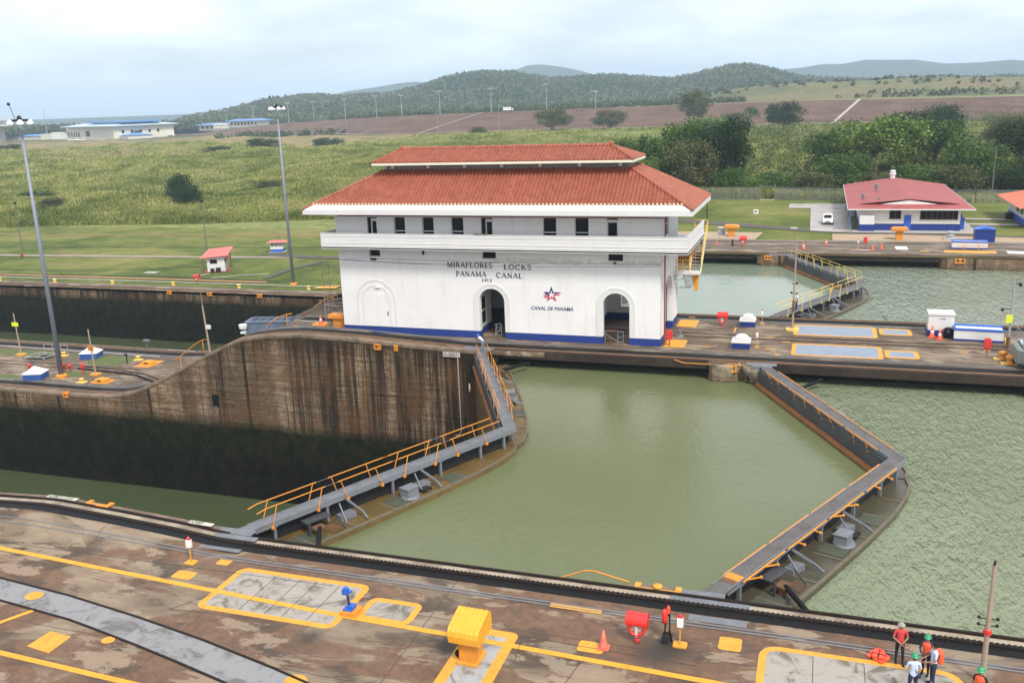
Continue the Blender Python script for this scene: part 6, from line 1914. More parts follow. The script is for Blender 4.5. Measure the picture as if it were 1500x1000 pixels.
flat('painted_square', [(37.5, 87.3), (43.2, 87.1), (43.2, 89.0), (37.5, 89.2)], M_yel, .05)
flat('painted_square', [(34.8, 87.9), (35.8, 87.9), (35.8, 88.5), (34.8, 88.5)], M_yel, .05)
t = thing('safety_rail', 'low orange rail in front of the white storage bench on the far quay', 'railing', (39, 89.4, .05))
b = MB(); b.bar((0, 0, .5), (4, -.1, .5), .06); b.bar((.8, 0, 0), (.8, 0, 1.2), .06); b.bar((2.4, 0, 0), (2.4, 0, 1.2), .06); b.build('rail', M_ora, t)
for (x, y, lab) in ((12.0, 90.0, 'short dark post on the far quay beside the life ring stand'), (7.8, 90.7, 'short dark post on the far quay at the left near the building')):
    t = tag(MB().lathe([(.16, 0), (.12, .1), (.12, .7), (.17, .75), (.1, .85)], (0, 0, 0), 10).build('bollard_post', M_dark), lab, 'post'); t.location = (x, y, .045)
t = thing('blue_hut', 'small royal blue hut with hipped roof on the far quay', 'hut', (43.0, 96.4, .05))
b = MB(); b.box(-1.15, 1.15, -.9, .9, 0, 1.7); b.build('wall', M_blue, t)
b = MB(); b.add([(-1.3, -1.05, 1.7), (1.3, -1.05, 1.7), (1.3, 1.05, 1.7), (-1.3, 1.05, 1.7), (-.0, -1.05, 2.0), (.0, 1.05, 2.0)], [(0, 1, 4), (1, 2, 5, 4), (2, 3, 5), (3, 0, 4, 5), (3, 2, 1, 0)]); b.build('roof', M_bluelt, t)

# red roofed house
H = thing('red_roof_house', 'white house with blue base and wide low red roof behind the far quay', 'house', (0, 0, .08))
b = MB(); b.box(28.3, 41.35, 106.2, 138, .95, 3.1); b.build('wall', paint('warm_white_wall', (.72, .70, .66), .6, grime=.15), H)
b = MB(); b.box(28.27, 41.38, 106.17, 138.03, 0, .95); b.build('base_band', M_blue, H)
b = MB(); b.box(28.25, 30.2, 105.2, 106.15, .95, 2.2); b.build('porch_wall', M_white, H)
b = MB(); b.box(28.22, 30.23, 105.17, 106.16, 0, .95); b.build('porch_base', M_blue, H)
w = MB(); w.box(32.2, 33.7, 106.1, 106.16, 1.7, 2.95); w = w.build('window', M_glass, H); f = MB(); f.box(32.92, 32.98, 106.05, 106.1, 1.7, 2.95); f.box(32.15, 33.75, 106.02, 106.1, 1.62, 1.70); f.build('frame', M_rust, w)
w = MB(); w.box(36.2, 41.0, 106.1, 106.16, 1.65, 2.95); w = w.build('window', M_glass, H); f = MB()
for k in range(6): f.box(36.95 + .68 * k, 37.02 + .68 * k, 106.05, 106.1, 1.65, 2.95)
f.box(36.15, 41.05, 106.02, 106.1, 1.57, 1.65); f.build('frame', M_rust, w)
d = MB(); d.box(34.15, 35.05, 106.08, 106.16, .05, 2.2); d = d.build('door', M_bluelt, H); k = MB(); k.box(34.9, 34.97, 106.0, 106.08, 1.0, 1.12); k.build('handle', M_steel, d)
b = MB()
ea, eb, fa, fb = 26.6, 43.0, 105.0, 142.5
rx, rzz, ez = 34.9, 4.35, 3.15
b.add([(ea, fa, ez), (eb, fa, ez), (eb, fb, ez), (ea, fb, ez), (rx, fa + 4.6, rzz), (rx, fb, rzz), (ea + 2.0, fa + 3.6, ez + .38), (eb - 2.0, fa + 3.6, ez + .38)],
      [(0, 1, 7, 6), (6, 4, 5, 3), (0, 6, 3), (1, 2, 7), (7, 2, 5, 4), (3, 5, 2)])
b.build('roof', M_redroof, H)
b = MB(); b.add([(ea + 4.5, fa + 3.0, ez + .33), (eb - 4.5, fa + 3.0, ez + .33), (rx, fa + 3.0, ez + .95), (ea + 4.5, fa + 3.25, ez + .33), (eb - 4.5, fa + 3.25, ez + .33), (rx, fa + 3.25, ez + .95)], [(0, 1, 2), (0, 2, 5, 3), (1, 4, 5, 2), (3, 5, 4)]); b.build('gable', M_wclean, H)
b = MB()
b.add([(ea + 1.5, fa + 2.9, ez + .38), (rx, fa + 2.8, ez + 1.08), (rx, fa + 5.2, rzz + .05), (ea + 2.2, fa + 3.8, ez + .42)], [(0, 1, 2, 3)]); b.add([(eb - 1.5, fa + 2.9, ez + .38), (rx, fa + 2.8, ez + 1.08), (rx, fa + 5.2, rzz + .05), (eb - 2.2, fa + 3.8, ez + .42)], [(3, 2, 1, 0)])
b.build('gable_roof', M_redroof, H)
b = MB(); b.box(ea, eb, fa - .04, fa, ez - .16, ez); b.box(eb, eb + .05, fa, fb, ez - .16, ez); b.box(ea - .05, ea, fa, fb, ez - .16, ez); b.build('fascia', M_white, H)
for (x, y, z, h, r) in ((34.6, 141, 4.2, 1.7, .42), (28.9, 114.5, 3.5, 1.0, .22), (31.2, 124.0, 4.0, 1.1, .24), (31.0, 111.5, 3.8, .45, .22)):
    b = MB(); b.lathe([(r, 0), (r, h * .5), (r * 1.35, h * .55), (r * 1.35, h * .72), (r * .7, h * .78), (r * 1.2, h * .85), (r * 1.1, h), (.02, h * 1.04)], (x, y, z - .2), 10); b.build('roof_vent', M_steel if r < .4 else M_white, H)
b = MB(); b.box(41.4, 41.6, 106.3, 107.5, .95, 2.2); b.box(41.4, 42.1, 107.6, 108.4, .05, 1.6); b.build('side_box', M_bluelt, H)
b = MB(); b.bar((27.0, 106.5, .1), (27.0, 106.5, 3.1), .12); b.bar((27.0, 118, .1), (27.0, 118, 3.1), .12); b.bar((27.0, 130, .1), (27.0, 130, 3.1), .12); b.build('veranda_post', M_farblue, H)
b = MB()
for k in range(6): b.box(27.1, 28.2, 122 + .8 * k, 122.7 + .8 * k, 0, .2 + .2 * k)
b.build('steps', M_conc, H)
H2 = thing('orange_roof_house', 'corner of a white and blue house with an orange roof at the right edge', 'house', (0, 0, .08))
b = MB(); b.box(50.3, 62, 111.5, 124, .95, 2.9); b.build('wall', M_white, H2)
b = MB(); b.box(50.27, 62, 111.47, 124.03, 0, .95); b.build('base_band', M_bluelt, H2)
b = MB(); b.add([(48.9, 108, 2.9), (63, 108, 2.9), (63, 127, 2.9), (48.9, 127, 2.9), (55, 113, 4.6), (55, 122, 4.6), (63, 113, 4.6), (63, 122, 4.6)], [(0, 1, 6, 4), (3, 0, 4, 5), (2, 3, 5, 7), (4, 6, 7, 5)]); b.build('roof', M_orgroof, H2)
w = MB(); w.box(50.2, 50.26, 113, 114.5, 1.5, 2.5); w.box(50.2, 50.26, 116, 117.6, 1.5, 2.5); w.build('window', M_glass, H2)
b = MB(); b.box(49.3, 50.2, 119.2, 120.4, 0, .95); b.build('air_unit', M_dark, H2)

# car
C = thing('parked_car', 'white parked car with dark windows on the wet driveway', 'car', (24.0, 113.4, .09), math.pi)
CM = paint('car_white', (.78, .78, .79), .25, grime=.05)
b = MB()
secs = [(-2.0, .75, .35, .72, .70), (-1.9, .82, .22, .86, .78), (-1.2, .86, .2, .92, .82), (.9, .86, .2, .92, .82), (1.6, .84, .2, .84, .76), (1.98, .78, .25, .70, .62), (2.05, .70, .32, .58, .55)]
# local +Y is the front; sections (y, halfwidth, zlow, ztop, halfwidth at top)
V = []
for (y, hw, zl, zt, ht) in secs:
    V += [(-hw, y, zl), (-hw, y, (zl + zt) / 2 + .05), (-ht, y, zt), (ht, y, zt), (hw, y, (zl + zt) / 2 + .05), (hw, y, zl)]
F = []
for i in range(len(secs) - 1):
    for j in range(6):
        F.append((i * 6 + j, i * 6 + (j + 1) % 6, (i + 1) * 6 + (j + 1) % 6, (i + 1) * 6 + j))
F.append(tuple(range(6))[::-1]); F.append(tuple(range(len(V) - 6, len(V))))
b.add(V, F)
b.build('body', CM, C, True)
b = MB(); b.xprism([(-1.75, .86), (-1.45, 1.30), (-1.2, 1.38), (.1, 1.40), (.35, 1.34), (1.1, .88)], -.70, .70); b.build('roof', CM, C, bevel=.06)
b = MB(); b.add([(-.62, 1.09, .905), (.62, 1.09, .905), (.56, .42, 1.31), (-.56, .42, 1.31)], [(0, 1, 2, 3)])
for sx in (-1, 1): b.add([(sx * .712, -1.3, .93), (sx * .712, .85, .93), (sx * .712, .25, 1.30), (sx * .712, -1.15, 1.30)], [(0, 1, 2, 3)])
b.add([(-.6, 1.14, .90), (.6, 1.14, .90), (.56, .45, 1.33), (-.56, .45, 1.33)], [(0, 1, 2, 3)])
b.build('window', M_glass, C)
for sx in (-1, 1):
    for y in (-1.3, 1.3):
        w = MB(); w.lathe([(.31, 0), (.33, .03), (.33, .19), (.31, .22)], (0, 0, 0), 16); o = w.build('wheel', M_black, C, True); o.rotation_euler = (0, math.pi / 2, 0); o.location = (sx * .80 - .11, y, .33)
        r = MB(); r.lathe([(.19, 0), (.19, .24)], (0, 0, -.01), 10); r.build('rim', M_steel, o)
    h = MB(); h.ball((sx * .58, 2.0, .62), .15, 8, 5, .6, 1.2, .5); h.build('headlight', M_wclean, C)
g = MB(); g.box(-.35, .35, 2.02, 2.08, .45, .60); g.box(-.55, .55, 1.97, 2.05, .26, .36); g.build('grille', M_dark, C)
C.scale = (.92, .92, 1.0)

# fence with gate along the woods
Fc = thing('chain_link_fence', 'long grey chain link fence in front of the woods', 'fence', (0, 0, 0))
fpts = [(-30, 150.5), (2.5, 147.4), (12.0, 147.0), (14.6, 147.0), (34, 143), (48, 140.8), (90, 139)]
tm = NT('chain_mesh'); p = tm.P(); q = tm.sep(p)
u_ = tm.math('FRACT', tm.math('MULTIPLY', tm.math('ADD', q[0], q[2]), 7)); v_ = tm.math('FRACT', tm.math('MULTIPLY', tm.math('SUBTRACT', q[0], q[2]), 7))
al = tm.math('MAXIMUM', tm.math('LESS_THAN', u_, .16), tm.math('LESS_THAN', v_, .16))
tm.color((.26, .27, .25)); tm.put(tm.b.inputs['Alpha'], al)
b = MB(); r = MB(); ps = MB()
for (a, c) in zip(fpts[:-1], fpts[1:]):
    if a == (12.0, 147.0): continue
    za, zc2 = float(ground_z(*a)), float(ground_z(*c))
    b.poly([(a[0], a[1], za), (c[0], c[1], zc2), (c[0], c[1], zc2 + 2.3), (a[0], a[1], za + 2.3)])
    r.bar((a[0], a[1], za + 2.3), (c[0], c[1], zc2 + 2.3), .06)
    n = int((Vector(c) - Vector(a)).length / 3)
    for k in range(n + 1):
        P_ = Vector(a).lerp(Vector(c), k / n); zz = za + (zc2 - za) * k / n
        po = MB(); po.bar((P_.x, P_.y, zz - .2), (P_.x, P_.y, zz + 2.45), .07); po.build('post', M_steel, Fc)
b.build('mesh', tm.m, Fc); r.build('top_rail', M_steel, Fc)
G = thing('fence_gate', 'framed double gate in the chain link fence', 'gate', (12.0, 147.0, 0))
b = MB()
for x in (0, 2.6): b.bar((x, 0, -.1), (x, 0, 2.9), .12)
b.bar((0, 0, 2.4), (2.6, 0, 2.4), .08); b.bar((.1, 0, .1), (2.5, 0, .1), .08); b.bar((.1, 0, 1.2), (2.5, 0, 1.2), .06); b.bar((-3, 0, 2.0), (0, 0, .3), .06); b.bar((2.6, 0, .3), (5.5, 0, 2.0), .06); b.bar((-3.2, 0, 1.9), (0, 0, 1.9), .07); b.bar((2.6, 0, 1.9), (6.2, 0, 1.9), .07)
b.build('frame', M_steel, G)
b = MB(); b.prism([(.0, -1.0), (2.6, -1.0), (2.6, -.1), (0, -.1)], 0, .15); b.build('threshold', M_conc, G)
t = thing('lawn_sign', 'small white notice board on the far lawn', 'sign', (12.9, 121.2, .0))
b = MB(); b.box(-.38, .38, -.03, .03, .5, 1.25); b.build('board', M_wclean, t)
b = MB(); b.box(-.2, .15, -.045, -.03, .7, 1.05); b.build('pictogram', M_steel, t)
b = MB(); b.bar((-.25, 0, 0), (-.25, 0, .5), .05); b.bar((.25, 0, 0), (.25, 0, .5), .05); b.build('post', M_steel, t)
t = tag(MB().lathe([(.6, 0), (.55, .12), (.2, .15)], (0, 0, 0), 12).build('manhole', M_conclt), 'round pale manhole cover on the far lawn beside the path', 'manhole'); t.location = (19.3, 107.6, .05)

# ================================================================ PEOPLE
M_shirtred = paint('red_shirt', (.55, .05, .05), .8, grime=.15)
M_shirtblue = paint('pale_blue_shirt', (.48, .56, .72), .8, grime=.1)
M_shirtwhite = paint('white_shirt', (.70, .73, .78), .8, grime=.1)
M_trou = paint('dark_trousers', (.020, .022, .032), .85, grime=.1)
M_navytr = paint('navy_trousers', (.018, .026, .075), .85, grime=.1)
M_shoe = paint('black_shoes', (.012, .011, .011), .6, grime=.1)
M_vest = paint('orange_vest', (.80, .10, .035), .7, grime=.08)
M_helm = paint('green_helmet', (.02, .27, .12), .35, grime=.05)
M_helmb = paint('blue_helmet', (.03, .10, .45), .35, grime=.05)


def person(label, loc, rotz, H=1.56, shirt=M_shirtblue, trousers=M_trou, sleeves='short', head='helmet', hm=M_helm, vest=None, armL=None, armR=None, legL=0., legR=0., lean=0., turn=0., cross=False, bag=False):
    """faces local +Y. arms: (elbow, wrist) offsets given in a 1.75 m body"""
    T = thing('person', label, 'person', loc, rotz)
    k = H / 1.75
    hip = .93
    def L(p):  # lean the upper body about the hip
        x, y, z = p
        if z > hip:
            d = z - hip; return Vector((x, y + d * math.sin(lean), hip + d * math.cos(lean))) * k
        return Vector(p) * k
    V = []; R = []; E = []; G = []
    def v(p, r, lean_=True):
        V.append(L(p) if lean_ else Vector(p) * k); R.append((r[0] * k, r[1] * k) if isinstance(r, tuple) else (r * k, r * k)); return len(V) - 1
    def e(a, b_, g): E.append((a, b_)); G.append(g)
    pel = v((0, 0, hip), (.15, .11)); wa = v((0, 0, 1.08), (.135, .10)); ch = v((0, .0, 1.28), (.165, .115)); sh = v((0, -.005, 1.42), (.13, .09)); nk = v((0, .0, 1.50), .055); hd = v((0, .015, 1.60), (.072, .088)); tp = v((0, .01, 1.70), (.075, .09))
    e(pel, wa, 's'); e(wa, ch, 's'); e(ch, sh, 's'); e(sh, nk, 'k'); e(nk, hd, 'k'); e(hd, tp, 'k')
    no = v((0, .105, 1.615), .014); e(hd, no, 'k')
    for sx, arm, leg in ((-1, armL, legL), (1, armR, legR)):
        hp = v((sx * .09, 0, .88), .095); kn = v((sx * .105, leg * .55 + .02, .50), .062); an = v((sx * .11, leg, .09), .042); he = v((sx * .11, leg + .05, .04), .042); to = v((sx * .125, leg + .19, .03), .034)
        e(pel, hp, 't'); e(hp, kn, 't'); e(kn, an, 't'); e(an, he, 'b'); e(he, to, 'b')
        s_ = v((sx * .185, -.005, 1.40), .062); e(sh, s_, 's')
        el, wr = arm or ((sx * .25, -.02, 1.13), (sx * .25, .07, .88))
        mid = tuple(a * .5 + b_ * .5 for a, b_ in zip((sx * .185, 0, 1.40), el))
        m_ = v(mid, .050); el_ = v(el, .042); wr_ = v(wr, .028)
        e(s_, m_, 's'); e(m_, el_, 's' if sleeves == 'long' else 'a'); e(el_, wr_, 's' if sleeves == 'long' else 'a')
        W = Vector(wr); D = (W - Vector(el)).normalized(); side = Vector((sx, 0, 0)).cross(D).cross(D)
        if side.length < .1: side = Vector((0, 1, 0))
        side = D.cross(Vector((sx, .0, .2))).normalized()
        pa = v(tuple(W + D * .055), (.036, .022)); e(wr_, pa, 'a')
        for f in range(4):
            off = side * (.027 - .018 * f); ln = (.075, .085, .08, .062)[f]
            k1 = v(tuple(W + D * .09 + off), .0095); k2 = v(tuple(W + D * (.09 + ln * .5) + off + Vector((-sx * .008, .006, 0))), .009); k3 = v(tuple(W + D * (.085 + ln * .9) + off + Vector((-sx * .022, .014, 0))), .0075)
            e(pa, k1, 'a'); e(k1, k2, 'a'); e(k2, k3, 'a')
        t1 = v(tuple(W + D * .045 + side * .035), .011); t2 = v(tuple(W + D * .085 + side * .058), .009); e(pa, t1, 'a'); e(t1, t2, 'a')
    me = bpy.data.meshes.new('body'); me.from_pydata([tuple(x) for x in V], E, []); me.update()
    o = bpy.data.objects.new('tmp', me); COL.objects.link(o)
    sk = o.modifiers.new('skin', 'SKIN'); sk.use_smooth_shade = True
    sv = me.skin_vertices[0].data
    for i, r in enumerate(R): sv[i].radius = r; sv[i].use_root = (i == 0)
    ss = o.modifiers.new('sub', 'SUBSURF'); ss.levels = 2; ss.render_levels = 2
    dg = bpy.context.evaluated_depsgraph_get(); dg.update()
    nm_ = bpy.data.meshes.new_from_object(o.evaluated_get(dg)); nm_.name = 'body'
    bpy.data.objects.remove(o)
    mats = {'s': shirt, 'k': M_skin, 'a': M_skin, 't': trousers, 'b': M_shoe}; ml = list(mats.keys())
    nm_.materials.clear()
    for x in ml: nm_.materials.append(mats[x])
    A = np.array([V[a] for a, _ in E]); Bv = np.array([V[b_] for _, b_ in E]); AB = Bv - A
    rad = np.array([(max(R[a]) + max(R[b_])) / 2 for a, b_ in E])
    for pl in nm_.polygons:
        c = np.array(pl.center); t_ = np.clip(((c - A) * AB).sum(1) / (AB ** 2).sum(1), 0, 1)
        d = np.linalg.norm(c - (A + AB * t_[:, None]), axis=1) / rad
        pl.material_index = ml.index(G[int(np.argmin(d))]); pl.use_smooth = True
    ob = bpy.data.objects.new('body', nm_); COL.objects.link(ob); ob.parent = T
    hc_ = (V[hd] + V[tp]) / 2
    b = MB()
    for sx in (-1, 1): b.ball(tuple(hc_ + Vector((sx * .03, .078, -.012)) * k), .010 * k, 6, 4)
    b.build('eyes', M_hair, T)
    b = MB()
    for sx in (-1, 1): b.ball(tuple(hc_ + Vector((sx * .083, .0, -.02)) * k), .022 * k, 6, 4, 1.3, .4, 1)
    b.build('ears', M_skin, T)
    b = MB()
    if head == 'helmet':
        c = hc_ + Vector((0, 0, .03)) * k; r = .125 * k
        b.lathe([(r * 1.22, 0), (r * 1.2, .01 * k), (r * 1.0, .015 * k), (r * .95, .06 * k), (r * .72, .11 * k), (r * .3, .14 * k), (.01, .145 * k)], tuple(c), 16, .95, 1.12); b.build('helmet', hm, T, True)
    elif head == 'cap':
        c = hc_ + Vector((0, -.005, .03)) * k; r = .10 * k
        b.lathe([(r * 1.55, 0), (r * 1.5, .012 * k), (r * 1.02, .02 * k), (r * .95, .07 * k), (r * .6, .095 * k), (.01, .1 * k)], tuple(c), 14, .95, 1.05); b.build('hat', hm, T, True)
    b = MB(); c = hc_ + Vector((0, -.018, .008)) * k; b.ball(tuple(c), .102 * k, 12, 8, 1.08, .92, 1.0); b.build('hair', M_hair, T, True)
    if vest:
        b = MB(); prof = [(.155, 1.02), (.165, 1.15), (.185, 1.28), (.185, 1.38), (.15, 1.45), (.09, 1.48)]
        n = 14; vs = []
        for r, z in prof:
            for i in range(n):
                a = 2 * math.pi * i / n; q = L((math.cos(a) * r * 1.02, math.sin(a) * r * .80, z)); vs.append(tuple(q))
        fs = [(j * n + i, j * n + (i + 1) % n, (j + 1) * n + (i + 1) % n, (j + 1) * n + i) for j in range(len(prof) - 1) for i in range(n)]
        b.add(vs, fs); b.build('life_vest', vest, T, True)
    if bag:
        b = MB(); b.bar(L((-.16, -.02, 1.44)), L((.17, -.14, 1.0)), .035 * k, .01); b.bar(L((.17, -.14, 1.0)), L((.16, -.1, .85)), .12 * k, .06 * k); b.build('shoulder_bag', M_navytr, T)
    return T


crossed = (((-.27, .03, 1.14), (-.06, .20, 1.00)), ((.27, .03, 1.14), (.06, .20, .99)))
person('man in red shirt, dark trousers and grey hat with joined hands', (26.15, -3.1, .004), math.pi + .15, 1.56, M_shirtred, M_trou, 'short', 'cap', paint('grey_hat', (.30, .30, .26), .8), None, *crossed, legL=.12, legR=-.05)
person('worker in orange life vest and green helmet standing behind the man in the pale shirt', (26.95, -3.62, .02), math.pi - .5, 1.5, M_navytr, M_trou, 'long', 'helmet', M_helm, M_vest, ((-.26, .05, 1.14), (-.12, .26, 1.12)), ((.25, .08, 1.15), (.1, .28, 1.05)))
person('bareheaded man in a pale blue shirt with orange vest on his back, forearms forward', (27.12, -4.15, .02), math.pi / 2 + .25, 1.56, M_shirtblue, M_navytr, 'short', 'hair', M_helm, None, ((-.25, .06, 1.13), (-.16, .32, 1.06)), ((.25, .05, 1.13), (.16, .3, 1.06)))
vb = MB(); vb.prism(rrect(-.2, .2, -.09, .09, .08), .98 * .9, 1.42 * .9); vo = vb.build('life_vest', M_vest, bpy.data.objects['person.002'], bevel=.03); vo.location = (0, -.17, 0)
person('worker in pale long sleeves and green helmet, seen from behind with dark shoulder bag', (26.42, -5.0, .02), .12, 1.56, M_shirtblue, M_navytr, 'long', 'helmet', M_helm, None, ((-.26, .05, 1.14), (-.2, .25, 1.05)), ((.26, .05, 1.14), (.2, .25, 1.05)), bag=True)
person('worker in green helmet and orange vest at the bottom edge beside the concrete pole', (28.35, -5.25, .01), 2.6, 1.56, M_trou, M_trou, 'short', 'helmet', M_helm, M_vest)
person('worker in blue helmet bending over at the far end of the left gate', (-2.75, 33.6, .05), 1.2, 1.5, M_shirtblue, paint('grey_trousers', (.20, .22, .26), .8), 'short', 'helmet', M_helmb, None, ((-.2, .12, 1.12), (-.12, .3, 1.0)), ((.2, .12, 1.12), (.12, .3, 1.0)), lean=.95, legR=-.12)
person('man in a white shirt and red cap standing on the distant gate walkway', (21.15, 52.9, .02), 1.9, 1.62, M_shirtwhite, M_navytr, 'short', 'cap', M_red)

# ================================================================ VEGETATION
def leaf_material(name, c1, c2, c3, scale=6.0):
    t = NT(name)
    g = t.n('ShaderNodeNewGeometry')
    ri = g.outputs['Random Per Island']
    p = t.P(True)
    n = t.noise(p, scale, 4, .6)
    c = t.ramp(ri, (.05, c1), (.55, c2), (1.0, c3))
    c = t.mix(t.math('MULTIPLY', t.ramp(n, (.42, 0), (.60, 1)), .6), c, tuple(x * .5 for x in c2))
    t.color(c); t.rough(.7)
    t.b.inputs['Specular IOR Level'].default_value = .2
    t.b.inputs['Subsurface Weight'].default_value = 0
    # thin leaves pass some light
    tr = t.n('ShaderNodeBsdfTranslucent'); t.put(tr.inputs['Color'], c)
    mxs = t.n('ShaderNodeMixShader'); mxs.inputs[0].default_value = .28
    out = t.t.nodes['Material Output']
    t.t.links.new(t.b.outputs[0], mxs.inputs[1]); t.t.links.new(tr.outputs[0], mxs.inputs[2]); t.t.links.new(mxs.outputs[0], out.inputs['Surface'])
    return t.m


LM = [leaf_material('leaf_dark', (.012, .032, .010), (.025, .060, .016), (.055, .10, .028)),
      leaf_material('leaf_mid', (.030, .070, .016), (.070, .140, .028), (.15, .23, .055)),
      leaf_material('leaf_light', (.060, .115, .022), (.135, .22, .042), (.26, .34, .09)),
      leaf_material('leaf_olive', (.050, .062, .022), (.11, .122, .045), (.20, .20, .09))]
M_bark = paint('bark', (.14, .11, .085), .9, grime=.5)


def leaves_np(centers, sizes, per, spread, leaf, r_, flat=.0):
    """leaf quads around centers"""
    n = len(centers); N = n * per
    c = np.repeat(centers, per, 0); s = np.repeat(sizes, per)[:, None]
    d = r_.normal(size=(N, 3)); d /= np.linalg.norm(d, axis=1)[:, None]
    rad = r_.random((N, 1)) ** .45
    p = c + d * s * rad * spread
    a = r_.normal(size=(N, 3)); a[:, 2] *= (1 - flat); a /= np.linalg.norm(a, axis=1)[:, None]
    b_ = np.cross(a, r_.normal(size=(N, 3))); b_ /= np.linalg.norm(b_, axis=1)[:, None]
    L = leaf * (.6 + .8 * r_.random((N, 1)))
    q = np.stack([p - a * L * .5, p + b_ * L * .32, p + a * L * .5, p - b_ * L * .32], 1).reshape(-1, 3)
    return q, np.arange(N * 4).reshape(-1, 4)


def tree_proto(seed, mat, style='round', n_clump=46, per=85, leaf=.052):
    """unit tree: height 1, crown width ~1; returns (trunk mesh, crown mesh)"""
    r_ = np.random.default_rng(seed)
    b = MB(); cen = []; siz = []
    tz = {'round': .30, 'tall': .35, 'flat': .45, 'bush': .05, 'palm': .7}[style]
    base = Vector((0, 0, -.03)); top = Vector((r_.normal() * .03, r_.normal() * .03, tz + .15))
    b.tube(base, top, .035, .02, 8)
    if style == 'palm':
        V = []; F = []
        for k in range(22):
            a = k * 2.4; up = .35 + .5 * r_.random()
            prev = None
            for j in range(6):
                u0 = j / 6; u1 = (j + 1) / 6
                def pt(u): return Vector((math.cos(a) * u * .5, math.sin(a) * u * .5, .85 + up * .3 * u - .55 * u * u))
                P0, P1 = pt(u0), pt(u1); w = .07 * (1 - u0 * .7); s = Vector((-math.sin(a), math.cos(a), 0)) * w
                o = len(V); V += [P0 - s + Vector((0, 0, -.04)), P0, P1, P1 - s * .8 + Vector((0, 0, -.04)), P0 + s + Vector((0, 0, -.04)), P1 + s * .8 + Vector((0, 0, -.04))]
                F += [(o, o + 1, o + 2, o + 3), (o + 1, o + 4, o + 5, o + 2)]
        b2 = MB(); b2.tube((0, 0, 0), (0.02, 0, .86), .035, .025, 8)
        tr = b2.build('trunk', M_bark); cr = npmesh('crown', [tuple(v) for v in V], F, mat)
        for o in (tr, cr): COL.objects.unlink(o)
        return tr.data, cr.data
    for k in range(n_clump):
        a = r_.random() * 6.283; 
        if style == 'flat':
            R = .5 * math.sqrt(r_.random()); z = .72 + .20 * r_.random() - R * .18; s = .10 + .06 * r_.random()
        elif style == 'tall':
            z = .32 + .62 * r_.random(); R = (.42 * math.sin(math.pi * min(1, (z - .25) / .8)) + .05) * r_.random() ** .5; s = .10 + .07 * r_.random()
        elif style == 'bush':
            z = .12 + .65 * r_.random(); R = .48 * math.sqrt(max(.05, 1 - (z / .95) ** 2)) * r_.random() ** .5; s = .12 + .1 * r_.random()
        else:
            z = .30 + .58 * r_.random(); R = .46 * math.sqrt(max(.03, 1 - ((z - .52) / .46) ** 2)) * r_.random() ** .45; s = .10 + .09 * r_.random()
        c = np.array([math.cos(a) * R, math.sin(a) * R, z]); cen.append(c); siz.append(s)
        if k < 12 and style != 'bush': b.tube(top.lerp(base, .35 * r_.random()), Vector(c) * .92 + Vector((0, 0, .02)), .012, .004, 5)
    q, F = leaves_np(np.array(cen), np.array(siz), per, 1.0, leaf, r_)
    q[:, 2] = np.maximum(q[:, 2], .0)
    tr = b.build('trunk', M_bark); cr = npmesh('crown', q, F, mat)
    for o in (tr, cr): COL.objects.unlink(o)
    return tr.data, cr.data


PROTO = {}
for key, (sd, m, st) in {'rd': (1, 0, 'round'), 'rm': (2, 1, 'round'), 'rl': (3, 2, 'round'), 'ro': (4, 3, 'round'), 'td': (5, 0, 'tall'), 'to': (6, 3, 'tall'), 'fl': (7, 3, 'flat'), 'bm': (8, 1, 'bush'), 'bl': (9, 2, 'bush'), 'bo': (10, 3, 'bush'), 'bd': (11, 0, 'bush'), 'pa': (12, 0, 'palm'), 'rm2': (13, 1, 'round'), 'tm': (14, 1, 'tall')}.items():
    big = st in ('round', 'tall', 'bush')
    PROTO[key] = tree_proto(sd, LM[m], st, 62 if big else 40, 95 if big else 70, .042)


def plant(key, x, y, h, w, label, rot=0., group=None, z=None):
    z = float(ground_z(x, y)) - .1 if z is None else z
    st = key[0]
    T = thing('bush' if st == 'b' else 'palm_tree' if key == 'pa' else 'tree', label, 'bush' if st == 'b' else 'palm' if key == 'pa' else 'tree', (x, y, z), rot, group)
    T.scale = (w, w, h)
    for nm_, me in zip(('trunk', 'crown'), PROTO[key]):
        o = bpy.data.objects.new(nm_, me); COL.objects.link(o); o.parent = T
    return T


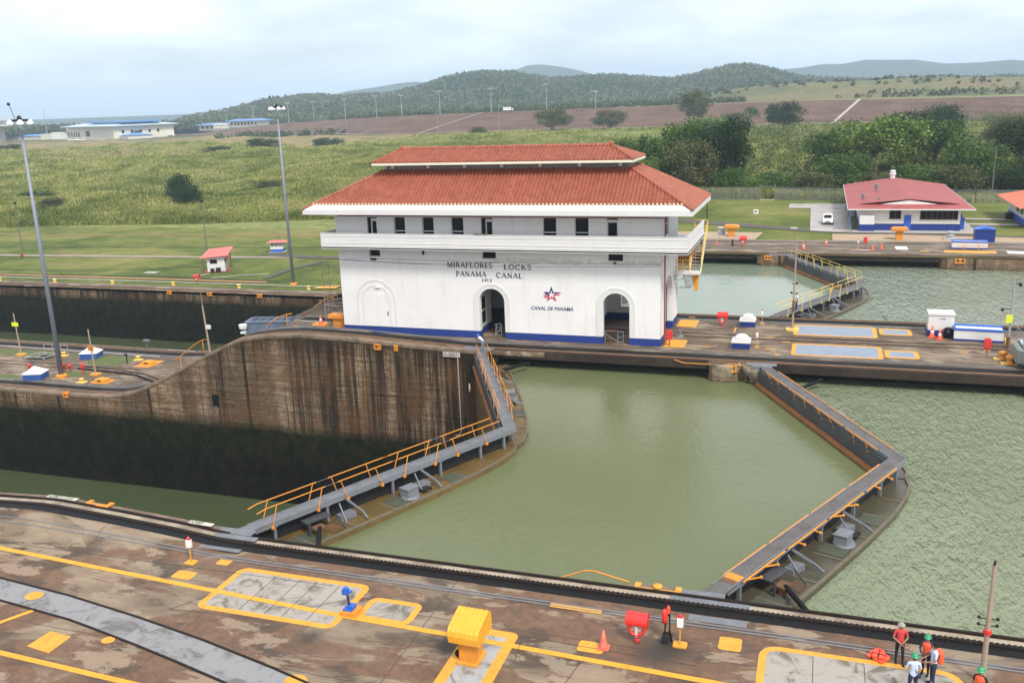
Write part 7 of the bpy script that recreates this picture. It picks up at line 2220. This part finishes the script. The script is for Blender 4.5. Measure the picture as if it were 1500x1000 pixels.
# (key, x, y, height, width, label)
TREES = [
 ('rd', .6, 169, 14.2, 11, 'dark green tree at the heart of the grove joining its tallest trees'),
 ('rm2', -6.3, 176, 15.6, 12, 'leafy mid green tree filling the middle of the grove'),
 ('td', 4.2, 166, 14.8, 11, 'tallest dark tree in the grove just right of the control house roof'),
 ('rm', -10.5, 170, 13.2, 13, 'broad mid green tree at the left of the grove behind the control house roof'),
 ('rd', -1.5, 176, 14.5, 12, 'dark rounded tree between the two tallest trees of the grove'),
 ('ro', -3.0, 160, 11.5, 11.5, 'olive green drooping tree at the front of the grove beside the roof corner'),
 ('rl', -12.5, 158, 8.0, 7, 'bright green shrubby tree low at the left of the grove'),
 ('rm2', -20, 178, 11.5, 12, 'mid green tree whose crown shows above the control house roof ridge'),
 ('bm', 5.5, 157, 6.5, 9, 'green bushy tree low at the right foot of the grove'),
 ('to', -52, 545, 21.5, 19, 'tall thin olive tree standing above the rest against the brown embankment'),
 ('ro', -146, 560, 15.5, 27, 'wide bushy olive tree before the embankment, left one of a pair'),
 ('ro', -108, 562, 13.5, 25, 'wide bushy olive tree before the embankment, right one of a pair'),
 ('bl', -32, 430, 9.5, 26, 'broad yellowish green bush mass left of the round tree on the rise'),
 ('bo', -18, 440, 10.5, 20, 'yellowish brown bushy tree left of the lone round tree'),
 ('rd', 3.8, 455, 15.2, 20, 'lone dark round tree in front of the brown embankment'),
 ('pa', -17, 520, 13, 11, 'small dark palm tree in front of the embankment'),
 ('rd', 51, 335, 11.5, 13, 'dark tree on the rise, left one of a pair right of the white slope steps'),
 ('rd', 63, 338, 13.0, 16.5, 'dark tree on the rise, right one of a pair right of the white slope steps'),
 ('rl', 34.0, 178, 13.0, 19, 'large light green tree behind the red roofed house'),
 ('rm', 25.5, 186, 10.5, 14, 'mid green tree left of the large light green one'),
 ('bm', 27.0, 166, 8.2, 13, 'leafy green bush tree close behind the left end of the red roof'),
 ('rm2', 45.5, 190, 10.5, 16, 'mid green tree right of the large light green one'),
 ('bm', 52, 172, 8.5, 14, 'rounded green bush tree behind the right end of the red roof'),
 ('rd', 63, 182, 10.5, 15, 'dark green tree toward the right edge of the woods'),
 ('bo', 70, 170, 8.5, 13, 'olive bush tree near the right edge above the orange roof'),
 ('rm', 76, 198, 11.5, 16, 'mid green tree at the right edge of the woods'),
 ('rd', 88, 185, 11.5, 16, 'dark tree beyond the right edge of the woods'),
 ('rm', 92, 290, 14, 18, 'green tree on the rise at the far right edge'),
 ('ro', 79, 300, 10, 16, 'olive tree on the rise left of the far right edge'),
 ('rm', 104, 300, 13, 18, 'rounded green tree on the rise beyond the right edge'),
 ('bm', 14, 160, 5.0, 11, 'low green bush close behind the fence gate'),
 ('bo', 20.5, 157, 5.2, 10, 'low olive bush behind the fence right of the gate'),
 ('bl', 9, 156, 4.2, 9, 'low pale green bush behind the fence left of the gate'),
 ('bm', 40, 158, 6.5, 12, 'green bush just behind the fence right of the red roofed house'),
 ('bo', 47.5, 157, 6.0, 12, 'olive bush just behind the fence near the orange roof'),
 ('bd', 57, 156, 6.5, 12, 'dark bush just behind the fence above the orange roof'),
 ('bm', 66, 155, 6.0, 12, 'green bush just behind the fence at the right edge'),
 ('bo', 33, 154, 5.0, 10, 'olive bush just behind the red roof of the house'),
 ('bd', -158, 196, 10.5, 9, 'dark green tree clump standing alone in the reed field at left'),
 ('bd', -152, 192, 7.0, 9, 'lower dark shrub joined to the lone clump in the reed field'),
 ('bo', -186, 175, 4.0, 9, 'grey green shrub in the reeds left of the lone dark clump'),
 ('bd', -222, 205, 5.5, 13, 'dark green thicket in the reeds behind the blue grey mast'),
 ('bd', -236, 190, 6.0, 12, 'dark green thicket in the reeds at the left edge'),
 ('bo', -150, 232, 3.5, 10, 'grey green shrub in the reeds right of the lone dark clump'),
 ('bo', -62, 205, 4.5, 6, 'spindly olive sapling in the reeds above the left end of the roof'),
 ('bd', -262, 470, 8, 22, 'dark green shrub clump at the top of the left reed field'),
 ('bd', -275, 420, 7, 20, 'dark shrub row in the middle of the left reed field'),
 ('bd', -300, 415, 6, 20, 'dark shrub row left of another in the left reed field'),
 ('bo', -190, 540, 6, 14, 'small grey shrub at the foot of the embankment left of the roof'),
 ('bd', -525, 485, 5, 18, 'dark bush on the dry ground at far left'),
]
random.seed(3)
for i, (key, x, y, h, w, lab) in enumerate(TREES): plant(key, x, y, h, w, lab, random.random() * 6.28, 'trees and bushes behind the locks')


def frustum_pts(n, y0, y1, r_, pw=2.0, az0=-49, az1=14):
    az = np.radians(az0 + (az1 - az0) * r_.random(n)); 
    rr = y0 * (y1 / y0) ** (r_.random(n) ** (1 / pw))
    x = 22 + np.sin(az) * rr; y = -34 + np.cos(az) * rr
    return x, y


def reeds():
    r_ = np.random.default_rng(5)
    x, y = frustum_pts(240000, 175, 700, r_, .8)
    ye = np.interp(x, [p[0] for p in REEDE], [p[1] for p in REEDE]); yb = np.interp(x, [p[0] for p in YB], [p[1] for p in YB])
    patch = vnoise(x, y, 26, 11) * .6 + vnoise(x, y, 9, 12) * .4
    dry = (-.55 * x - .62 * y + 0) # large on the far left
    dens = np.where(dry > 40, 1, 1)
    u = (y - ye) / (yb - ye)
    lim = np.where(x < -250, .70, .93)
    keep = (y > ye + .4) & (u < lim) & ((patch > .17) | (u < .05)) & (r_.random(len(x)) < np.where(u > lim - .22, .30, 1.0))
    # a dense front row along the lawn edge
    xf = np.linspace(-260, -20, 3600) + r_.normal(size=3600) * .2
    yf = np.interp(xf, [p[0] for p in REEDE], [p[1] for p in REEDE]) + r_.random(3600) * 4.0
    x = np.concatenate([x[keep], xf]); y = np.concatenate([y[keep], yf])
    z = ground_z(x, y)
    D = np.hypot(x - 22, y + 34)
    right = sstep(-25, 20, x)
    h = (.9 + 2.0 * vnoise(x, y, 14, 21) ** 1.5) * (1 - .35 * right) * (.8 + .4 * r_.random(len(x)))
    h = h * np.where((y - np.interp(x, [p[0] for p in REEDE], [p[1] for p in REEDE])) < 5, 1.15, 1)
    size = np.clip(D / 300, .7, 2.2)
    out = []
    per = 6
    for k in range(per):
        a = r_.random(len(x)) * 6.283
        lean = .45 + .95 * r_.random(len(x))
        w = (.11 + .07 * r_.random(len(x))) * size
        ox = r_.normal(size=len(x)) * .45 * size; oy = r_.normal(size=len(x)) * .45 * size
        hh = h * (.55 + .5 * r_.random(len(x)))
        ca, sa = np.cos(a), np.sin(a)
        bx = x + ox; by = y + oy
        tx_ = bx + ca * lean * hh * .45; ty_ = by + sa * lean * hh * .45
        mx_ = bx + ca * lean * hh * .12; my_ = by + sa * lean * hh * .12
        P0 = np.stack([bx - sa * w * .5, by + ca * w * .5, z - .1], 1); P1 = np.stack([bx + sa * w * .5, by - ca * w * .5, z - .1], 1)
        P2 = np.stack([mx_ + sa * w * .8, my_ - ca * w * .8, z + hh * .62], 1); P3 = np.stack([tx_, ty_, z + hh * (1 - .15 * lean)], 1)
        P2b = np.stack([mx_ - sa * w * .8, my_ + ca * w * .8, z + hh * .62], 1)
        out.append(np.stack([P0, P1, P2, P2b], 1)); out.append(np.stack([P2b, P2, P3, P3], 1)[:, [0, 1, 2, 3]])
    Q = np.concatenate(out, 0)
    # avoid degenerate quads: split tip sideways a little
    half = len(out[0])
    V = Q.reshape(-1, 3).copy()
    V4 = V.reshape(-1, 4, 3)
    V4[:, 3][np.all(V4[:, 3] == V4[:, 2], axis=1)] += np.array([.03, .03, .0])
    F = np.arange(len(V)).reshape(-1, 4)
    t = NT('reed_leaves')
    p = t.P()
    g = t.n('ShaderNodeNewGeometry')
    n1 = t.noise(p, .035, 7, .65, .6); n2 = t.noise(p, .2, 5, .7)
    f = t.math('ADD', t.math('MULTIPLY', n1, .72), t.math('ADD', t.math('MULTIPLY', n2, .22), t.math('MULTIPLY', g.outputs['Random Per Island'], .10)))
    c = t.ramp(f, (.38, (.095, .140, .030)), (.46, (.19, .235, .055)), (.54, (.32, .345, .10)), (.66, (.48, .44, .18)))
    t.color(c); t.rough(.75); t.b.inputs['Specular IOR Level'].default_value = .2
    tr = t.n('ShaderNodeBsdfTranslucent'); t.put(tr.inputs['Color'], c)
    ms = t.n('ShaderNodeMixShader'); ms.inputs[0].default_value = .3
    t.t.links.new(t.b.outputs[0], ms.inputs[1]); t.t.links.new(tr.outputs[0], ms.inputs[2]); t.t.links.new(ms.outputs[0], t.t.nodes['Material Output'].inputs['Surface'])
    print('reeds', len(F))
    return kind(npmesh('reeds', V, F, t.m), 'stuff')


reeds()


def scrub():
    """low undergrowth in front of and between the trees at the right"""
    r_ = np.random.default_rng(9)
    x = r_.uniform(-30, 130, 2400); y = 150 + (r_.random(2400) ** 1.5) * 330
    keep = (x - 22) < (y + 34) * .34
    ye = np.interp(x, [p[0] for p in REEDE], [p[1] for p in REEDE])
    keep &= (y > ye + 3) & (vnoise(x, y, 22, 31) > .30)
    x = x[keep]; y = y[keep]
    s = (1.1 + 1.6 * vnoise(x, y, 17, 32)) * (.7 + .6 * r_.random(len(x))) * np.clip(y / 230, .8, 2)
    z = ground_z(x, y)
    q, F = leaves_np(np.stack([x, y, z + s * .5], 1), s, 46, 1.0, .62, r_)
    t = leaf_material('scrub_leaf', (.045, .070, .018), (.10, .145, .036), (.20, .23, .08), .06)
    return kind(npmesh('scrub', q, F, t), 'stuff')


scrub()

# ---- hills ---------------------------------------------------------------
def hill(name, prof, r0, r1, m, peak=.5, rough=1., zb=-20, az0=-55, az1=24, drop=0.):
    """prof: (azimuth deg from the locks, tangent of the skyline) -> real ridge between radii r0 and r1"""
    az = np.linspace(az0, az1, 420); u = np.linspace(0, 1, 60)
    A, U = np.meshgrid(az, u)
    rr = r0 + (r1 - r0) * U
    pk = r0 + (r1 - r0) * peak
    tanv = np.interp(A, [p[0] for p in prof], [p[1] for p in prof]) - drop
    top = CZ + tanv * pk
    x = CX + np.sin(np.radians(A)) * rr; y = CY + np.cos(np.radians(A)) * rr
    bump = np.sin(np.clip(U / peak, 0, 1) * math.pi / 2) ** 1.3 * np.where(U > peak, np.cos((U - peak) / (1 - peak) * math.pi / 2), 1)
    s = (r1 - r0)
    sp = (vnoise(x, y, s * .22, 41) - .5) * .55 + (vnoise(x, y, s * .09, 42) - .5) * .30 + (vnoise(x, y, s * .035, 43) - .5) * .12
    z = zb + (top - zb) * np.clip(bump * (1 + sp * rough * (1 - bump ** 4)), 0, 1.02)
    V = np.stack([x, y, z], -1).reshape(-1, 3)
    n = len(az); i = np.arange(len(u) - 1)[:, None] * n + np.arange(n - 1)[None]
    F = np.stack([i, i + 1, i + n + 1, i + n], -1).reshape(-1, 4)
    return kind(npmesh(name, V, F, m, True)), (x, y, z)


def forest_mat(name, a, b_, c_, sc):
    t = NT(name); p = t.P(); g = t.n('ShaderNodeNewGeometry')
    n1 = t.noise(p, sc, 8, .65, .4); n2 = t.noise(p, sc * 13, 4, .8)
    f = t.math('ADD', t.math('MULTIPLY', n1, .40), t.math('ADD', t.math('MULTIPLY', n2, .50), t.math('MULTIPLY', g.outputs['Random Per Island'], .12)))
    c = t.ramp(f, (.38, a), (.50, b_), (.64, c_)); t.color(c); t.rough(.9); t.b.inputs['Specular IOR Level'].default_value = .1
    t.bump(n2, .8, 4); return t.m


FM = forest_mat('forest_near', (.030, .050, .020), (.068, .092, .034), (.17, .165, .085), .006)
FM2 = forest_mat('forest_far', (.012, .022, .014), (.024, .036, .022), (.045, .055, .035), .002)
P1 = [(-60, -.012), (-47, -.004), (-45.5, -.003), (-43.5, -.006), (-41, -.014), (-39, -.011), (-37, .001), (-36, .003), (-34.2, .0085), (-33, .0135), (-32, .0155), (-30.6, .0175), (-29.5, .0165), (-28.4, .0150), (-27, .0165), (-26, .0155), (-25, .0175), (-24, .0205), (-23, .0255), (-22, .0302), (-21, .0325), (-19.5, .0340), (-18.2, .0330), (-17.2, .0285), (-16.2, .0255), (-15, .0250), (-13.8, .0265), (-12.6, .0270), (-11, .0250), (-10, .0225), (-8.7, .0212), (-7.8, .0230), (-6.8, .0268), (-5.6, .0305), (-4.6, .0315), (-3.6, .0290), (-2.8, .0250), (-1.6, .0185), (0, .0150), (2, .0125), (5, .0120), (10, .0100), (24, .008)]
_, (hx, hy, hz) = hill('forest_hills', P1, 1230, 2400, FM, .62, 1.0, 4, drop=.0052)
P2 = [(-60, 0), (-34, .0), (-30, .010), (-28, .0175), (-26.5, .0200), (-25, .0235), (-24, .0245), (-23, .0225), (-20, .016), (-17.8, .034), (-17.2, .0372), (-16.4, .0372), (-15.2, .0340), (-14.0, .029), (-12, .018), (-6, .02), (-3.2, .0225), (-1.5, .0235), (-.3, .0262), (.8, .0255), (2.0, .0285), (3.0, .0275), (4.6, .0265), (6.2, .0215), (8, .0215), (9.3, .0225), (10.2, .0205), (14, .018), (24, .015)]
hill('distant_hills', P2, 3600, 5400, FM2, .5, .6, -50)
# mounds in front of the right hand hills
P3 = [(-20, -.03), (-13, -.02), (-9, -.0045), (-7.5, -.002), (-6, .004), (-4.5, .0068), (-3, .0088), (-1, .0092), (1, .0090), (3.5, .0098), (6, .0098), (8, .0080), (10.2, .0068), (14, .006), (24, .004)]
tm2 = NT('dry_mound'); p = tm2.P(); n1 = tm2.noise(tm2.scaled(p, (.5, .5, 3)), .018, 8, .65, .5); n2 = tm2.noise(p, .16, 6, .75)
c = tm2.ramp(tm2.math('ADD', tm2.math('MULTIPLY', n1, .6), tm2.math('MULTIPLY', n2, .4)), (.40, (.050, .065, .024)), (.47, (.085, .098, .036)), (.53, (.15, .14, .060)), (.58, (.165, .10, .068)))
tm2.color(c); tm2.rough(.95); tm2.bump(n2, .8, 1.5)
_, (mx_, my_, mz_) = hill('dry_mounds', P3, 680, 1060, tm2.m, .6, .7, 2, -16, 24)


def forest(name, X, Y, Z, n, size, m, seed, cond=None, quads=20, leaf=.75):
    r_ = np.random.default_rng(seed)
    R_, C_ = X.shape
    i = r_.integers(0, int(R_ * .72), n); j = r_.integers(0, C_ - 1, n); fi = r_.random(n); fj = r_.random(n)
    def s(A): return (A[i, j] * (1 - fi) * (1 - fj) + A[i + 1, j] * fi * (1 - fj) + A[i, j + 1] * (1 - fi) * fj + A[i + 1, j + 1] * fi * fj)
    x, y, z = s(X), s(Y), s(Z)
    k = np.ones(n, bool) if cond is None else cond(x, y, z, r_)
    x, y, z = x[k], y[k], z[k]
    sz = size * (.55 + .8 * r_.random(len(x)) ** 1.5)
    q, F = leaves_np(np.stack([x, y, z + sz * .35], 1), sz, quads, 1.0, size * leaf, r_, .3)
    print(name, len(F))
    return kind(npmesh(name, q, F, m), 'stuff')


inview = lambda x, y, z, r_: (np.degrees(np.arctan2(x - CX, y - CY)) > -50) & (np.degrees(np.arctan2(x - CX, y - CY)) < 15)
forest('forest', hx, hy, hz, 21000, 6.0, FM, 3, inview, 24)
forest('mound_scrub', mx_, my_, mz_, 700, 2.4, leaf_material('mound_leaf', (.03, .045, .02), (.07, .085, .03), (.12, .13, .05), .02), 4, lambda x, y, z, r_: inview(x, y, z, r_) & (vnoise(x, y, 60, 51) > .5), 26)
# scrub belt on the plateau between crest road and hills
r_ = np.random.default_rng(12)
x, y = frustum_pts(5200, 760, 1300, r_, 1.0)
k = (vnoise(x, y, 45, 61) > .42) & ~((x < -430) & (y < 960)) & ~(x < -560)
x, y = x[k], y[k]; z = ground_z(x, y); s_ = 2.0 + 4.0 * r_.random(len(x)) * vnoise(x, y, 90, 62)
q, F = leaves_np(np.stack([x, y, z + s_ * .4], 1), s_, 26, 1.0, 2.3, r_)
kind(npmesh('plateau_scrub', q, F, leaf_material('plateau_leaf', (.035, .055, .02), (.075, .10, .035), (.17, .17, .07), .02)), 'stuff')

# ---- far structures --------------------------------------------------------
def gz(x, y): return float(ground_z(x, y))
def far_building(name, label, ox, oy, rot, W, D, H, roofm, wallm, z=None, over=2.2, pitch=2.2, wins=None, cat='building'):
    T = thing(name, label, cat, (ox, oy, gz(ox, oy) - .5 if z is None else z), rot)
    b = MB(); b.box(0, W, 0, D, 0, H); b.build('wall', wallm, T)
    b = MB(); o = over
    b.add([(-o, -o, H), (W + o, -o, H), (W + o, D + o, H), (-o, D + o, H), (W * .12, D * .3, H + pitch), (W * .88, D * .3, H + pitch), (W * .88, D * .7, H + pitch), (W * .12, D * .7, H + pitch)], [(0, 1, 5, 4), (1, 2, 6, 5), (2, 3, 7, 6), (3, 0, 4, 7), (4, 5, 6, 7)])
    b.box(-o, W + o, -o, D + o, H - .6, H - .02); r = b.build('roof', roofm, T)
    for (x0, x1, z0, z1, face) in wins or []:
        w = MB()
        if face == 'f': w.box(x0, x1, -.12, .0, z0, z1)
        elif face == 'r': w.box(W, W + .12, x0, x1, z0, z1)
        else: w.box(-.12, 0, x0, x1, z0, z1)
        w.build('window', M_glass, T)
    return T


big = far_building('terminal_building', 'big white building with blue roof on the horizon at far left', -732, 757, -.43, 112, 62, 13.5, paint('pale_far_roof', (.42, .52, .64), .4, grime=.1, gscale=.1), M_cream, -2.5, 4, 3.0,
    [(6 + 6 * k, 8.6 + 6 * k, 3.0, 7.5, 'f') for k in range(5)] + [(48, 57, 3.5, 9, 'f')] + [(8 + 9 * k, 10.5 + 9 * k, 6, 9, 'r') for k in range(5)] + [(20, 26, 1.5, 8, 'r')])
b = MB(); b.box(34, 112, 8, 50, 16.2, 18.0); b.build('upper_roof', M_farblue, big)
b = MB(); b.box(114.5, 130, 5, 30, 0, 4); b.build('annex', M_white, big); b = MB(); b.add([(113.5, 4, 4), (131, 4, 4), (131, 31, 4), (113.5, 31, 4), (122, 17, 6.5)], [(0, 1, 4), (1, 2, 4), (2, 3, 4), (3, 0, 4)]); b.build('annex_roof', M_farblue, big)
far_building('low_building', 'long low white building with blue roof just right of the big white building', -632, 845, -.35, 62, 20, 6.5, M_farblue, M_cream, 1.0, 3, 1.6, [(4 + 9 * k, 9 + 9 * k, 2.5, 4.5, 'f') for k in range(5)])
far_building('gate_house', 'small white building with blue roof on the crest left of the middle', -562, 802, -.2, 42, 14, 6.5, M_farblue, M_cream, 4.6, 3, 1.6, [(2 + 4.8 * k, 4.2 + 4.8 * k, 2.2, 4.8, 'f') for k in range(8)])
b = far_building('low_building', 'tiny white annex left of the small blue roofed building on the crest', -581, 800, -.2, 18, 10, 4.0, M_cream, M_cream, 4.0, .5, .5)
far_building('low_building', 'pale low white block between the long low building and the crest building', -585, 850, -.3, 30, 12, 4.2, M_white, M_cream, 3.0, .5, .4)
far_building('container_block', 'bright white container like block left of the big white building', -744, 748, -.15, 14, 9, 8.0, M_wclean, M_wclean, -2.5, .2, .3)
far_building('container_block', 'pinkish white block beside the bright white one at far left', -760, 750, -.15, 14, 9, 6.6, M_cream, M_cream, -2.5, .2, .3)
far_building('long_shed', 'long low shed with pale blue roof at far left horizon', -900, 830, -.2, 95, 20, 4.5, M_farblue, M_cream, -3, 1, 1.5)
T = thing('control_tower', 'concrete tower structure cut off by the left edge on the horizon', 'tower', (-772, 690, -3.0), .2)
b = MB(); b.box(0, 15, 0, 12, 0, 17); b.build('shaft', M_conclt, T)
b = MB(); b.box(-14, 22, -5, 16, 17, 18.6); b.box(-10, 14, -3, 14, 18.6, 22.5); b.box(-14, 20, -4, 15, 22.5, 24); b.box(-8, 4, 2, 9, 24, 31); b.build('deck', M_white, T)
T = thing('radio_mast', 'lattice radio mast on the horizon left of the big white building', 'mast', (-800, 800, -3))
b = MB(); b.tube((0, 0, 0), (0, 0, 24), 1.0, .35, 4); b.tube((0, 0, 24), (0, 0, 34), .35, .15, 4); b.build('mast', M_pole, T)
for k, (x, y, w) in enumerate(((-604, 640, 5), (-628, 655, 7))):
    C2 = thing('parked_van', ['white van parked on the dirt before the big white building, right one', 'white van parked on the dirt before the big white building, left one'][k], 'van', (x, y, gz(x, y)), .3)
    b = MB(); b.box(-w / 2, w / 2, -1, 1, .4, 2.3); b.box(-w / 2 - 1.2, -w / 2, -1, 1, .4, 1.5); b.build('body', M_wclean, C2)
    b = MB(); b.box(-w / 2 + .2, w / 2 - .3, -1.03, -1, 1.4, 2.0); b.build('window', M_glass, C2)
    b = MB()
    for xx in (-w / 2 - .4, w / 2 - 1): b.lathe([(.45, -1.05), (.45, 1.05)], (xx, .0, .0), 10)
    o = b.build('wheel', M_black, C2); o.scale = (1, .001, 1); bpy.data.objects.remove(o)

# lamp posts along the crest
LAMPS = [(-347, 30), (-303, 30), (-259, 30), (-213.5, 30), (-176.6, 30), (-139, 30), (-397, 30), (-440, 30), (-470, 30), (-520, 30), (-560, 30)]
hts = [16.5, 15.5, 17, 17, 18.2, 11.5, 17, 17, 18, 18, 18]
lt = None
names = ['sixth', 'seventh', 'eighth', 'ninth', 'tenth', 'eleventh', 'fifth', 'fourth', 'third', 'second', 'first']
for (x, d), h, nm_ in zip(LAMPS, hts, names):
    p = emb_pt(x, d)
    T = thing('street_lamp', nm_ + ' from the left of the tall lamps along the embankment crest', 'street lamp', p, 0, 'tall lamps along the embankment crest')
    b = MB(); b.tube((0, 0, 0), (0, 0, h), .28, .18, 6); b.build('pole', paint('crest_pole', (.35, .38, .42), .5, grime=.1), T)
    b = MB(); b.box(-2.0, 2.0, -1.0, 1.0, h, h + .7); b.build('lamp_head', M_conclt, T)
# sign poles at the foot of the embankment
for x, h, nm_ in ((-340, 9, 'left thin pale pole of a pair at the embankment foot'), (-331, 10, 'right thin pale pole of a pair at the embankment foot'), (-246, 17, 'thin grey pole standing in front of the embankment between the stairs'), (-196, 19, 'thin grey pole standing in front of the embankment right of the stairs')):
    p = emb_pt(x, -6); p.z = gz(p.x, p.y) - .3
    T = thing('field_pole', nm_, 'pole', p, 0)
    b = MB(); b.tube((0, 0, 0), (0, 0, h), .28, .2, 6); b.build('pole', M_pole, T)
    b = MB(); b.box(-.6, .6, -.2, .2, h * .35, h * .42); b.build('plate', M_steel, T)
p = emb_pt(-206, 33, .2)
T = thing('service_truck', 'tiny white truck parked on the embankment crest', 'truck', p); b = MB(); b.box(-3.5, 2, -1.2, 1.2, .8, 3.2); b.box(2.1, 4, -1.1, 1.1, .8, 2.4); b.build('body', M_wclean, T)
b = MB(); b.box(3.0, 4.05, -1.12, -1.1, 1.6, 2.2); b.build('window', M_glass, T)
b = MB(); b.box(-2.6, -1.6, -1.25, 1.25, 0, .9); b.box(2.2, 3.2, -1.25, 1.25, 0, .9); b.build('wheel', M_black, T)

# ---- haze ------------------------------------------------------------------
b = MB(); b.box(-11000, 8000, -200, 11500, -120, 330)
hz_ = b.build('haze', MATS['haze'] if 'haze' in MATS else bpy.data.materials.new('haze'))
hm_ = hz_.data.materials[0]; hm_.use_nodes = True; hm_.node_tree.nodes.clear()
pv = hm_.node_tree.nodes.new('ShaderNodeVolumePrincipled'); ho = hm_.node_tree.nodes.new('ShaderNodeOutputMaterial')
pv.inputs['Color'].default_value = (.62, .80, 1.0, 1); pv.inputs['Density'].default_value = .00019; pv.inputs['Anisotropy'].default_value = 0
hm_.node_tree.links.new(pv.outputs[0], ho.inputs['Volume'])
kind(hz_, 'stuff')
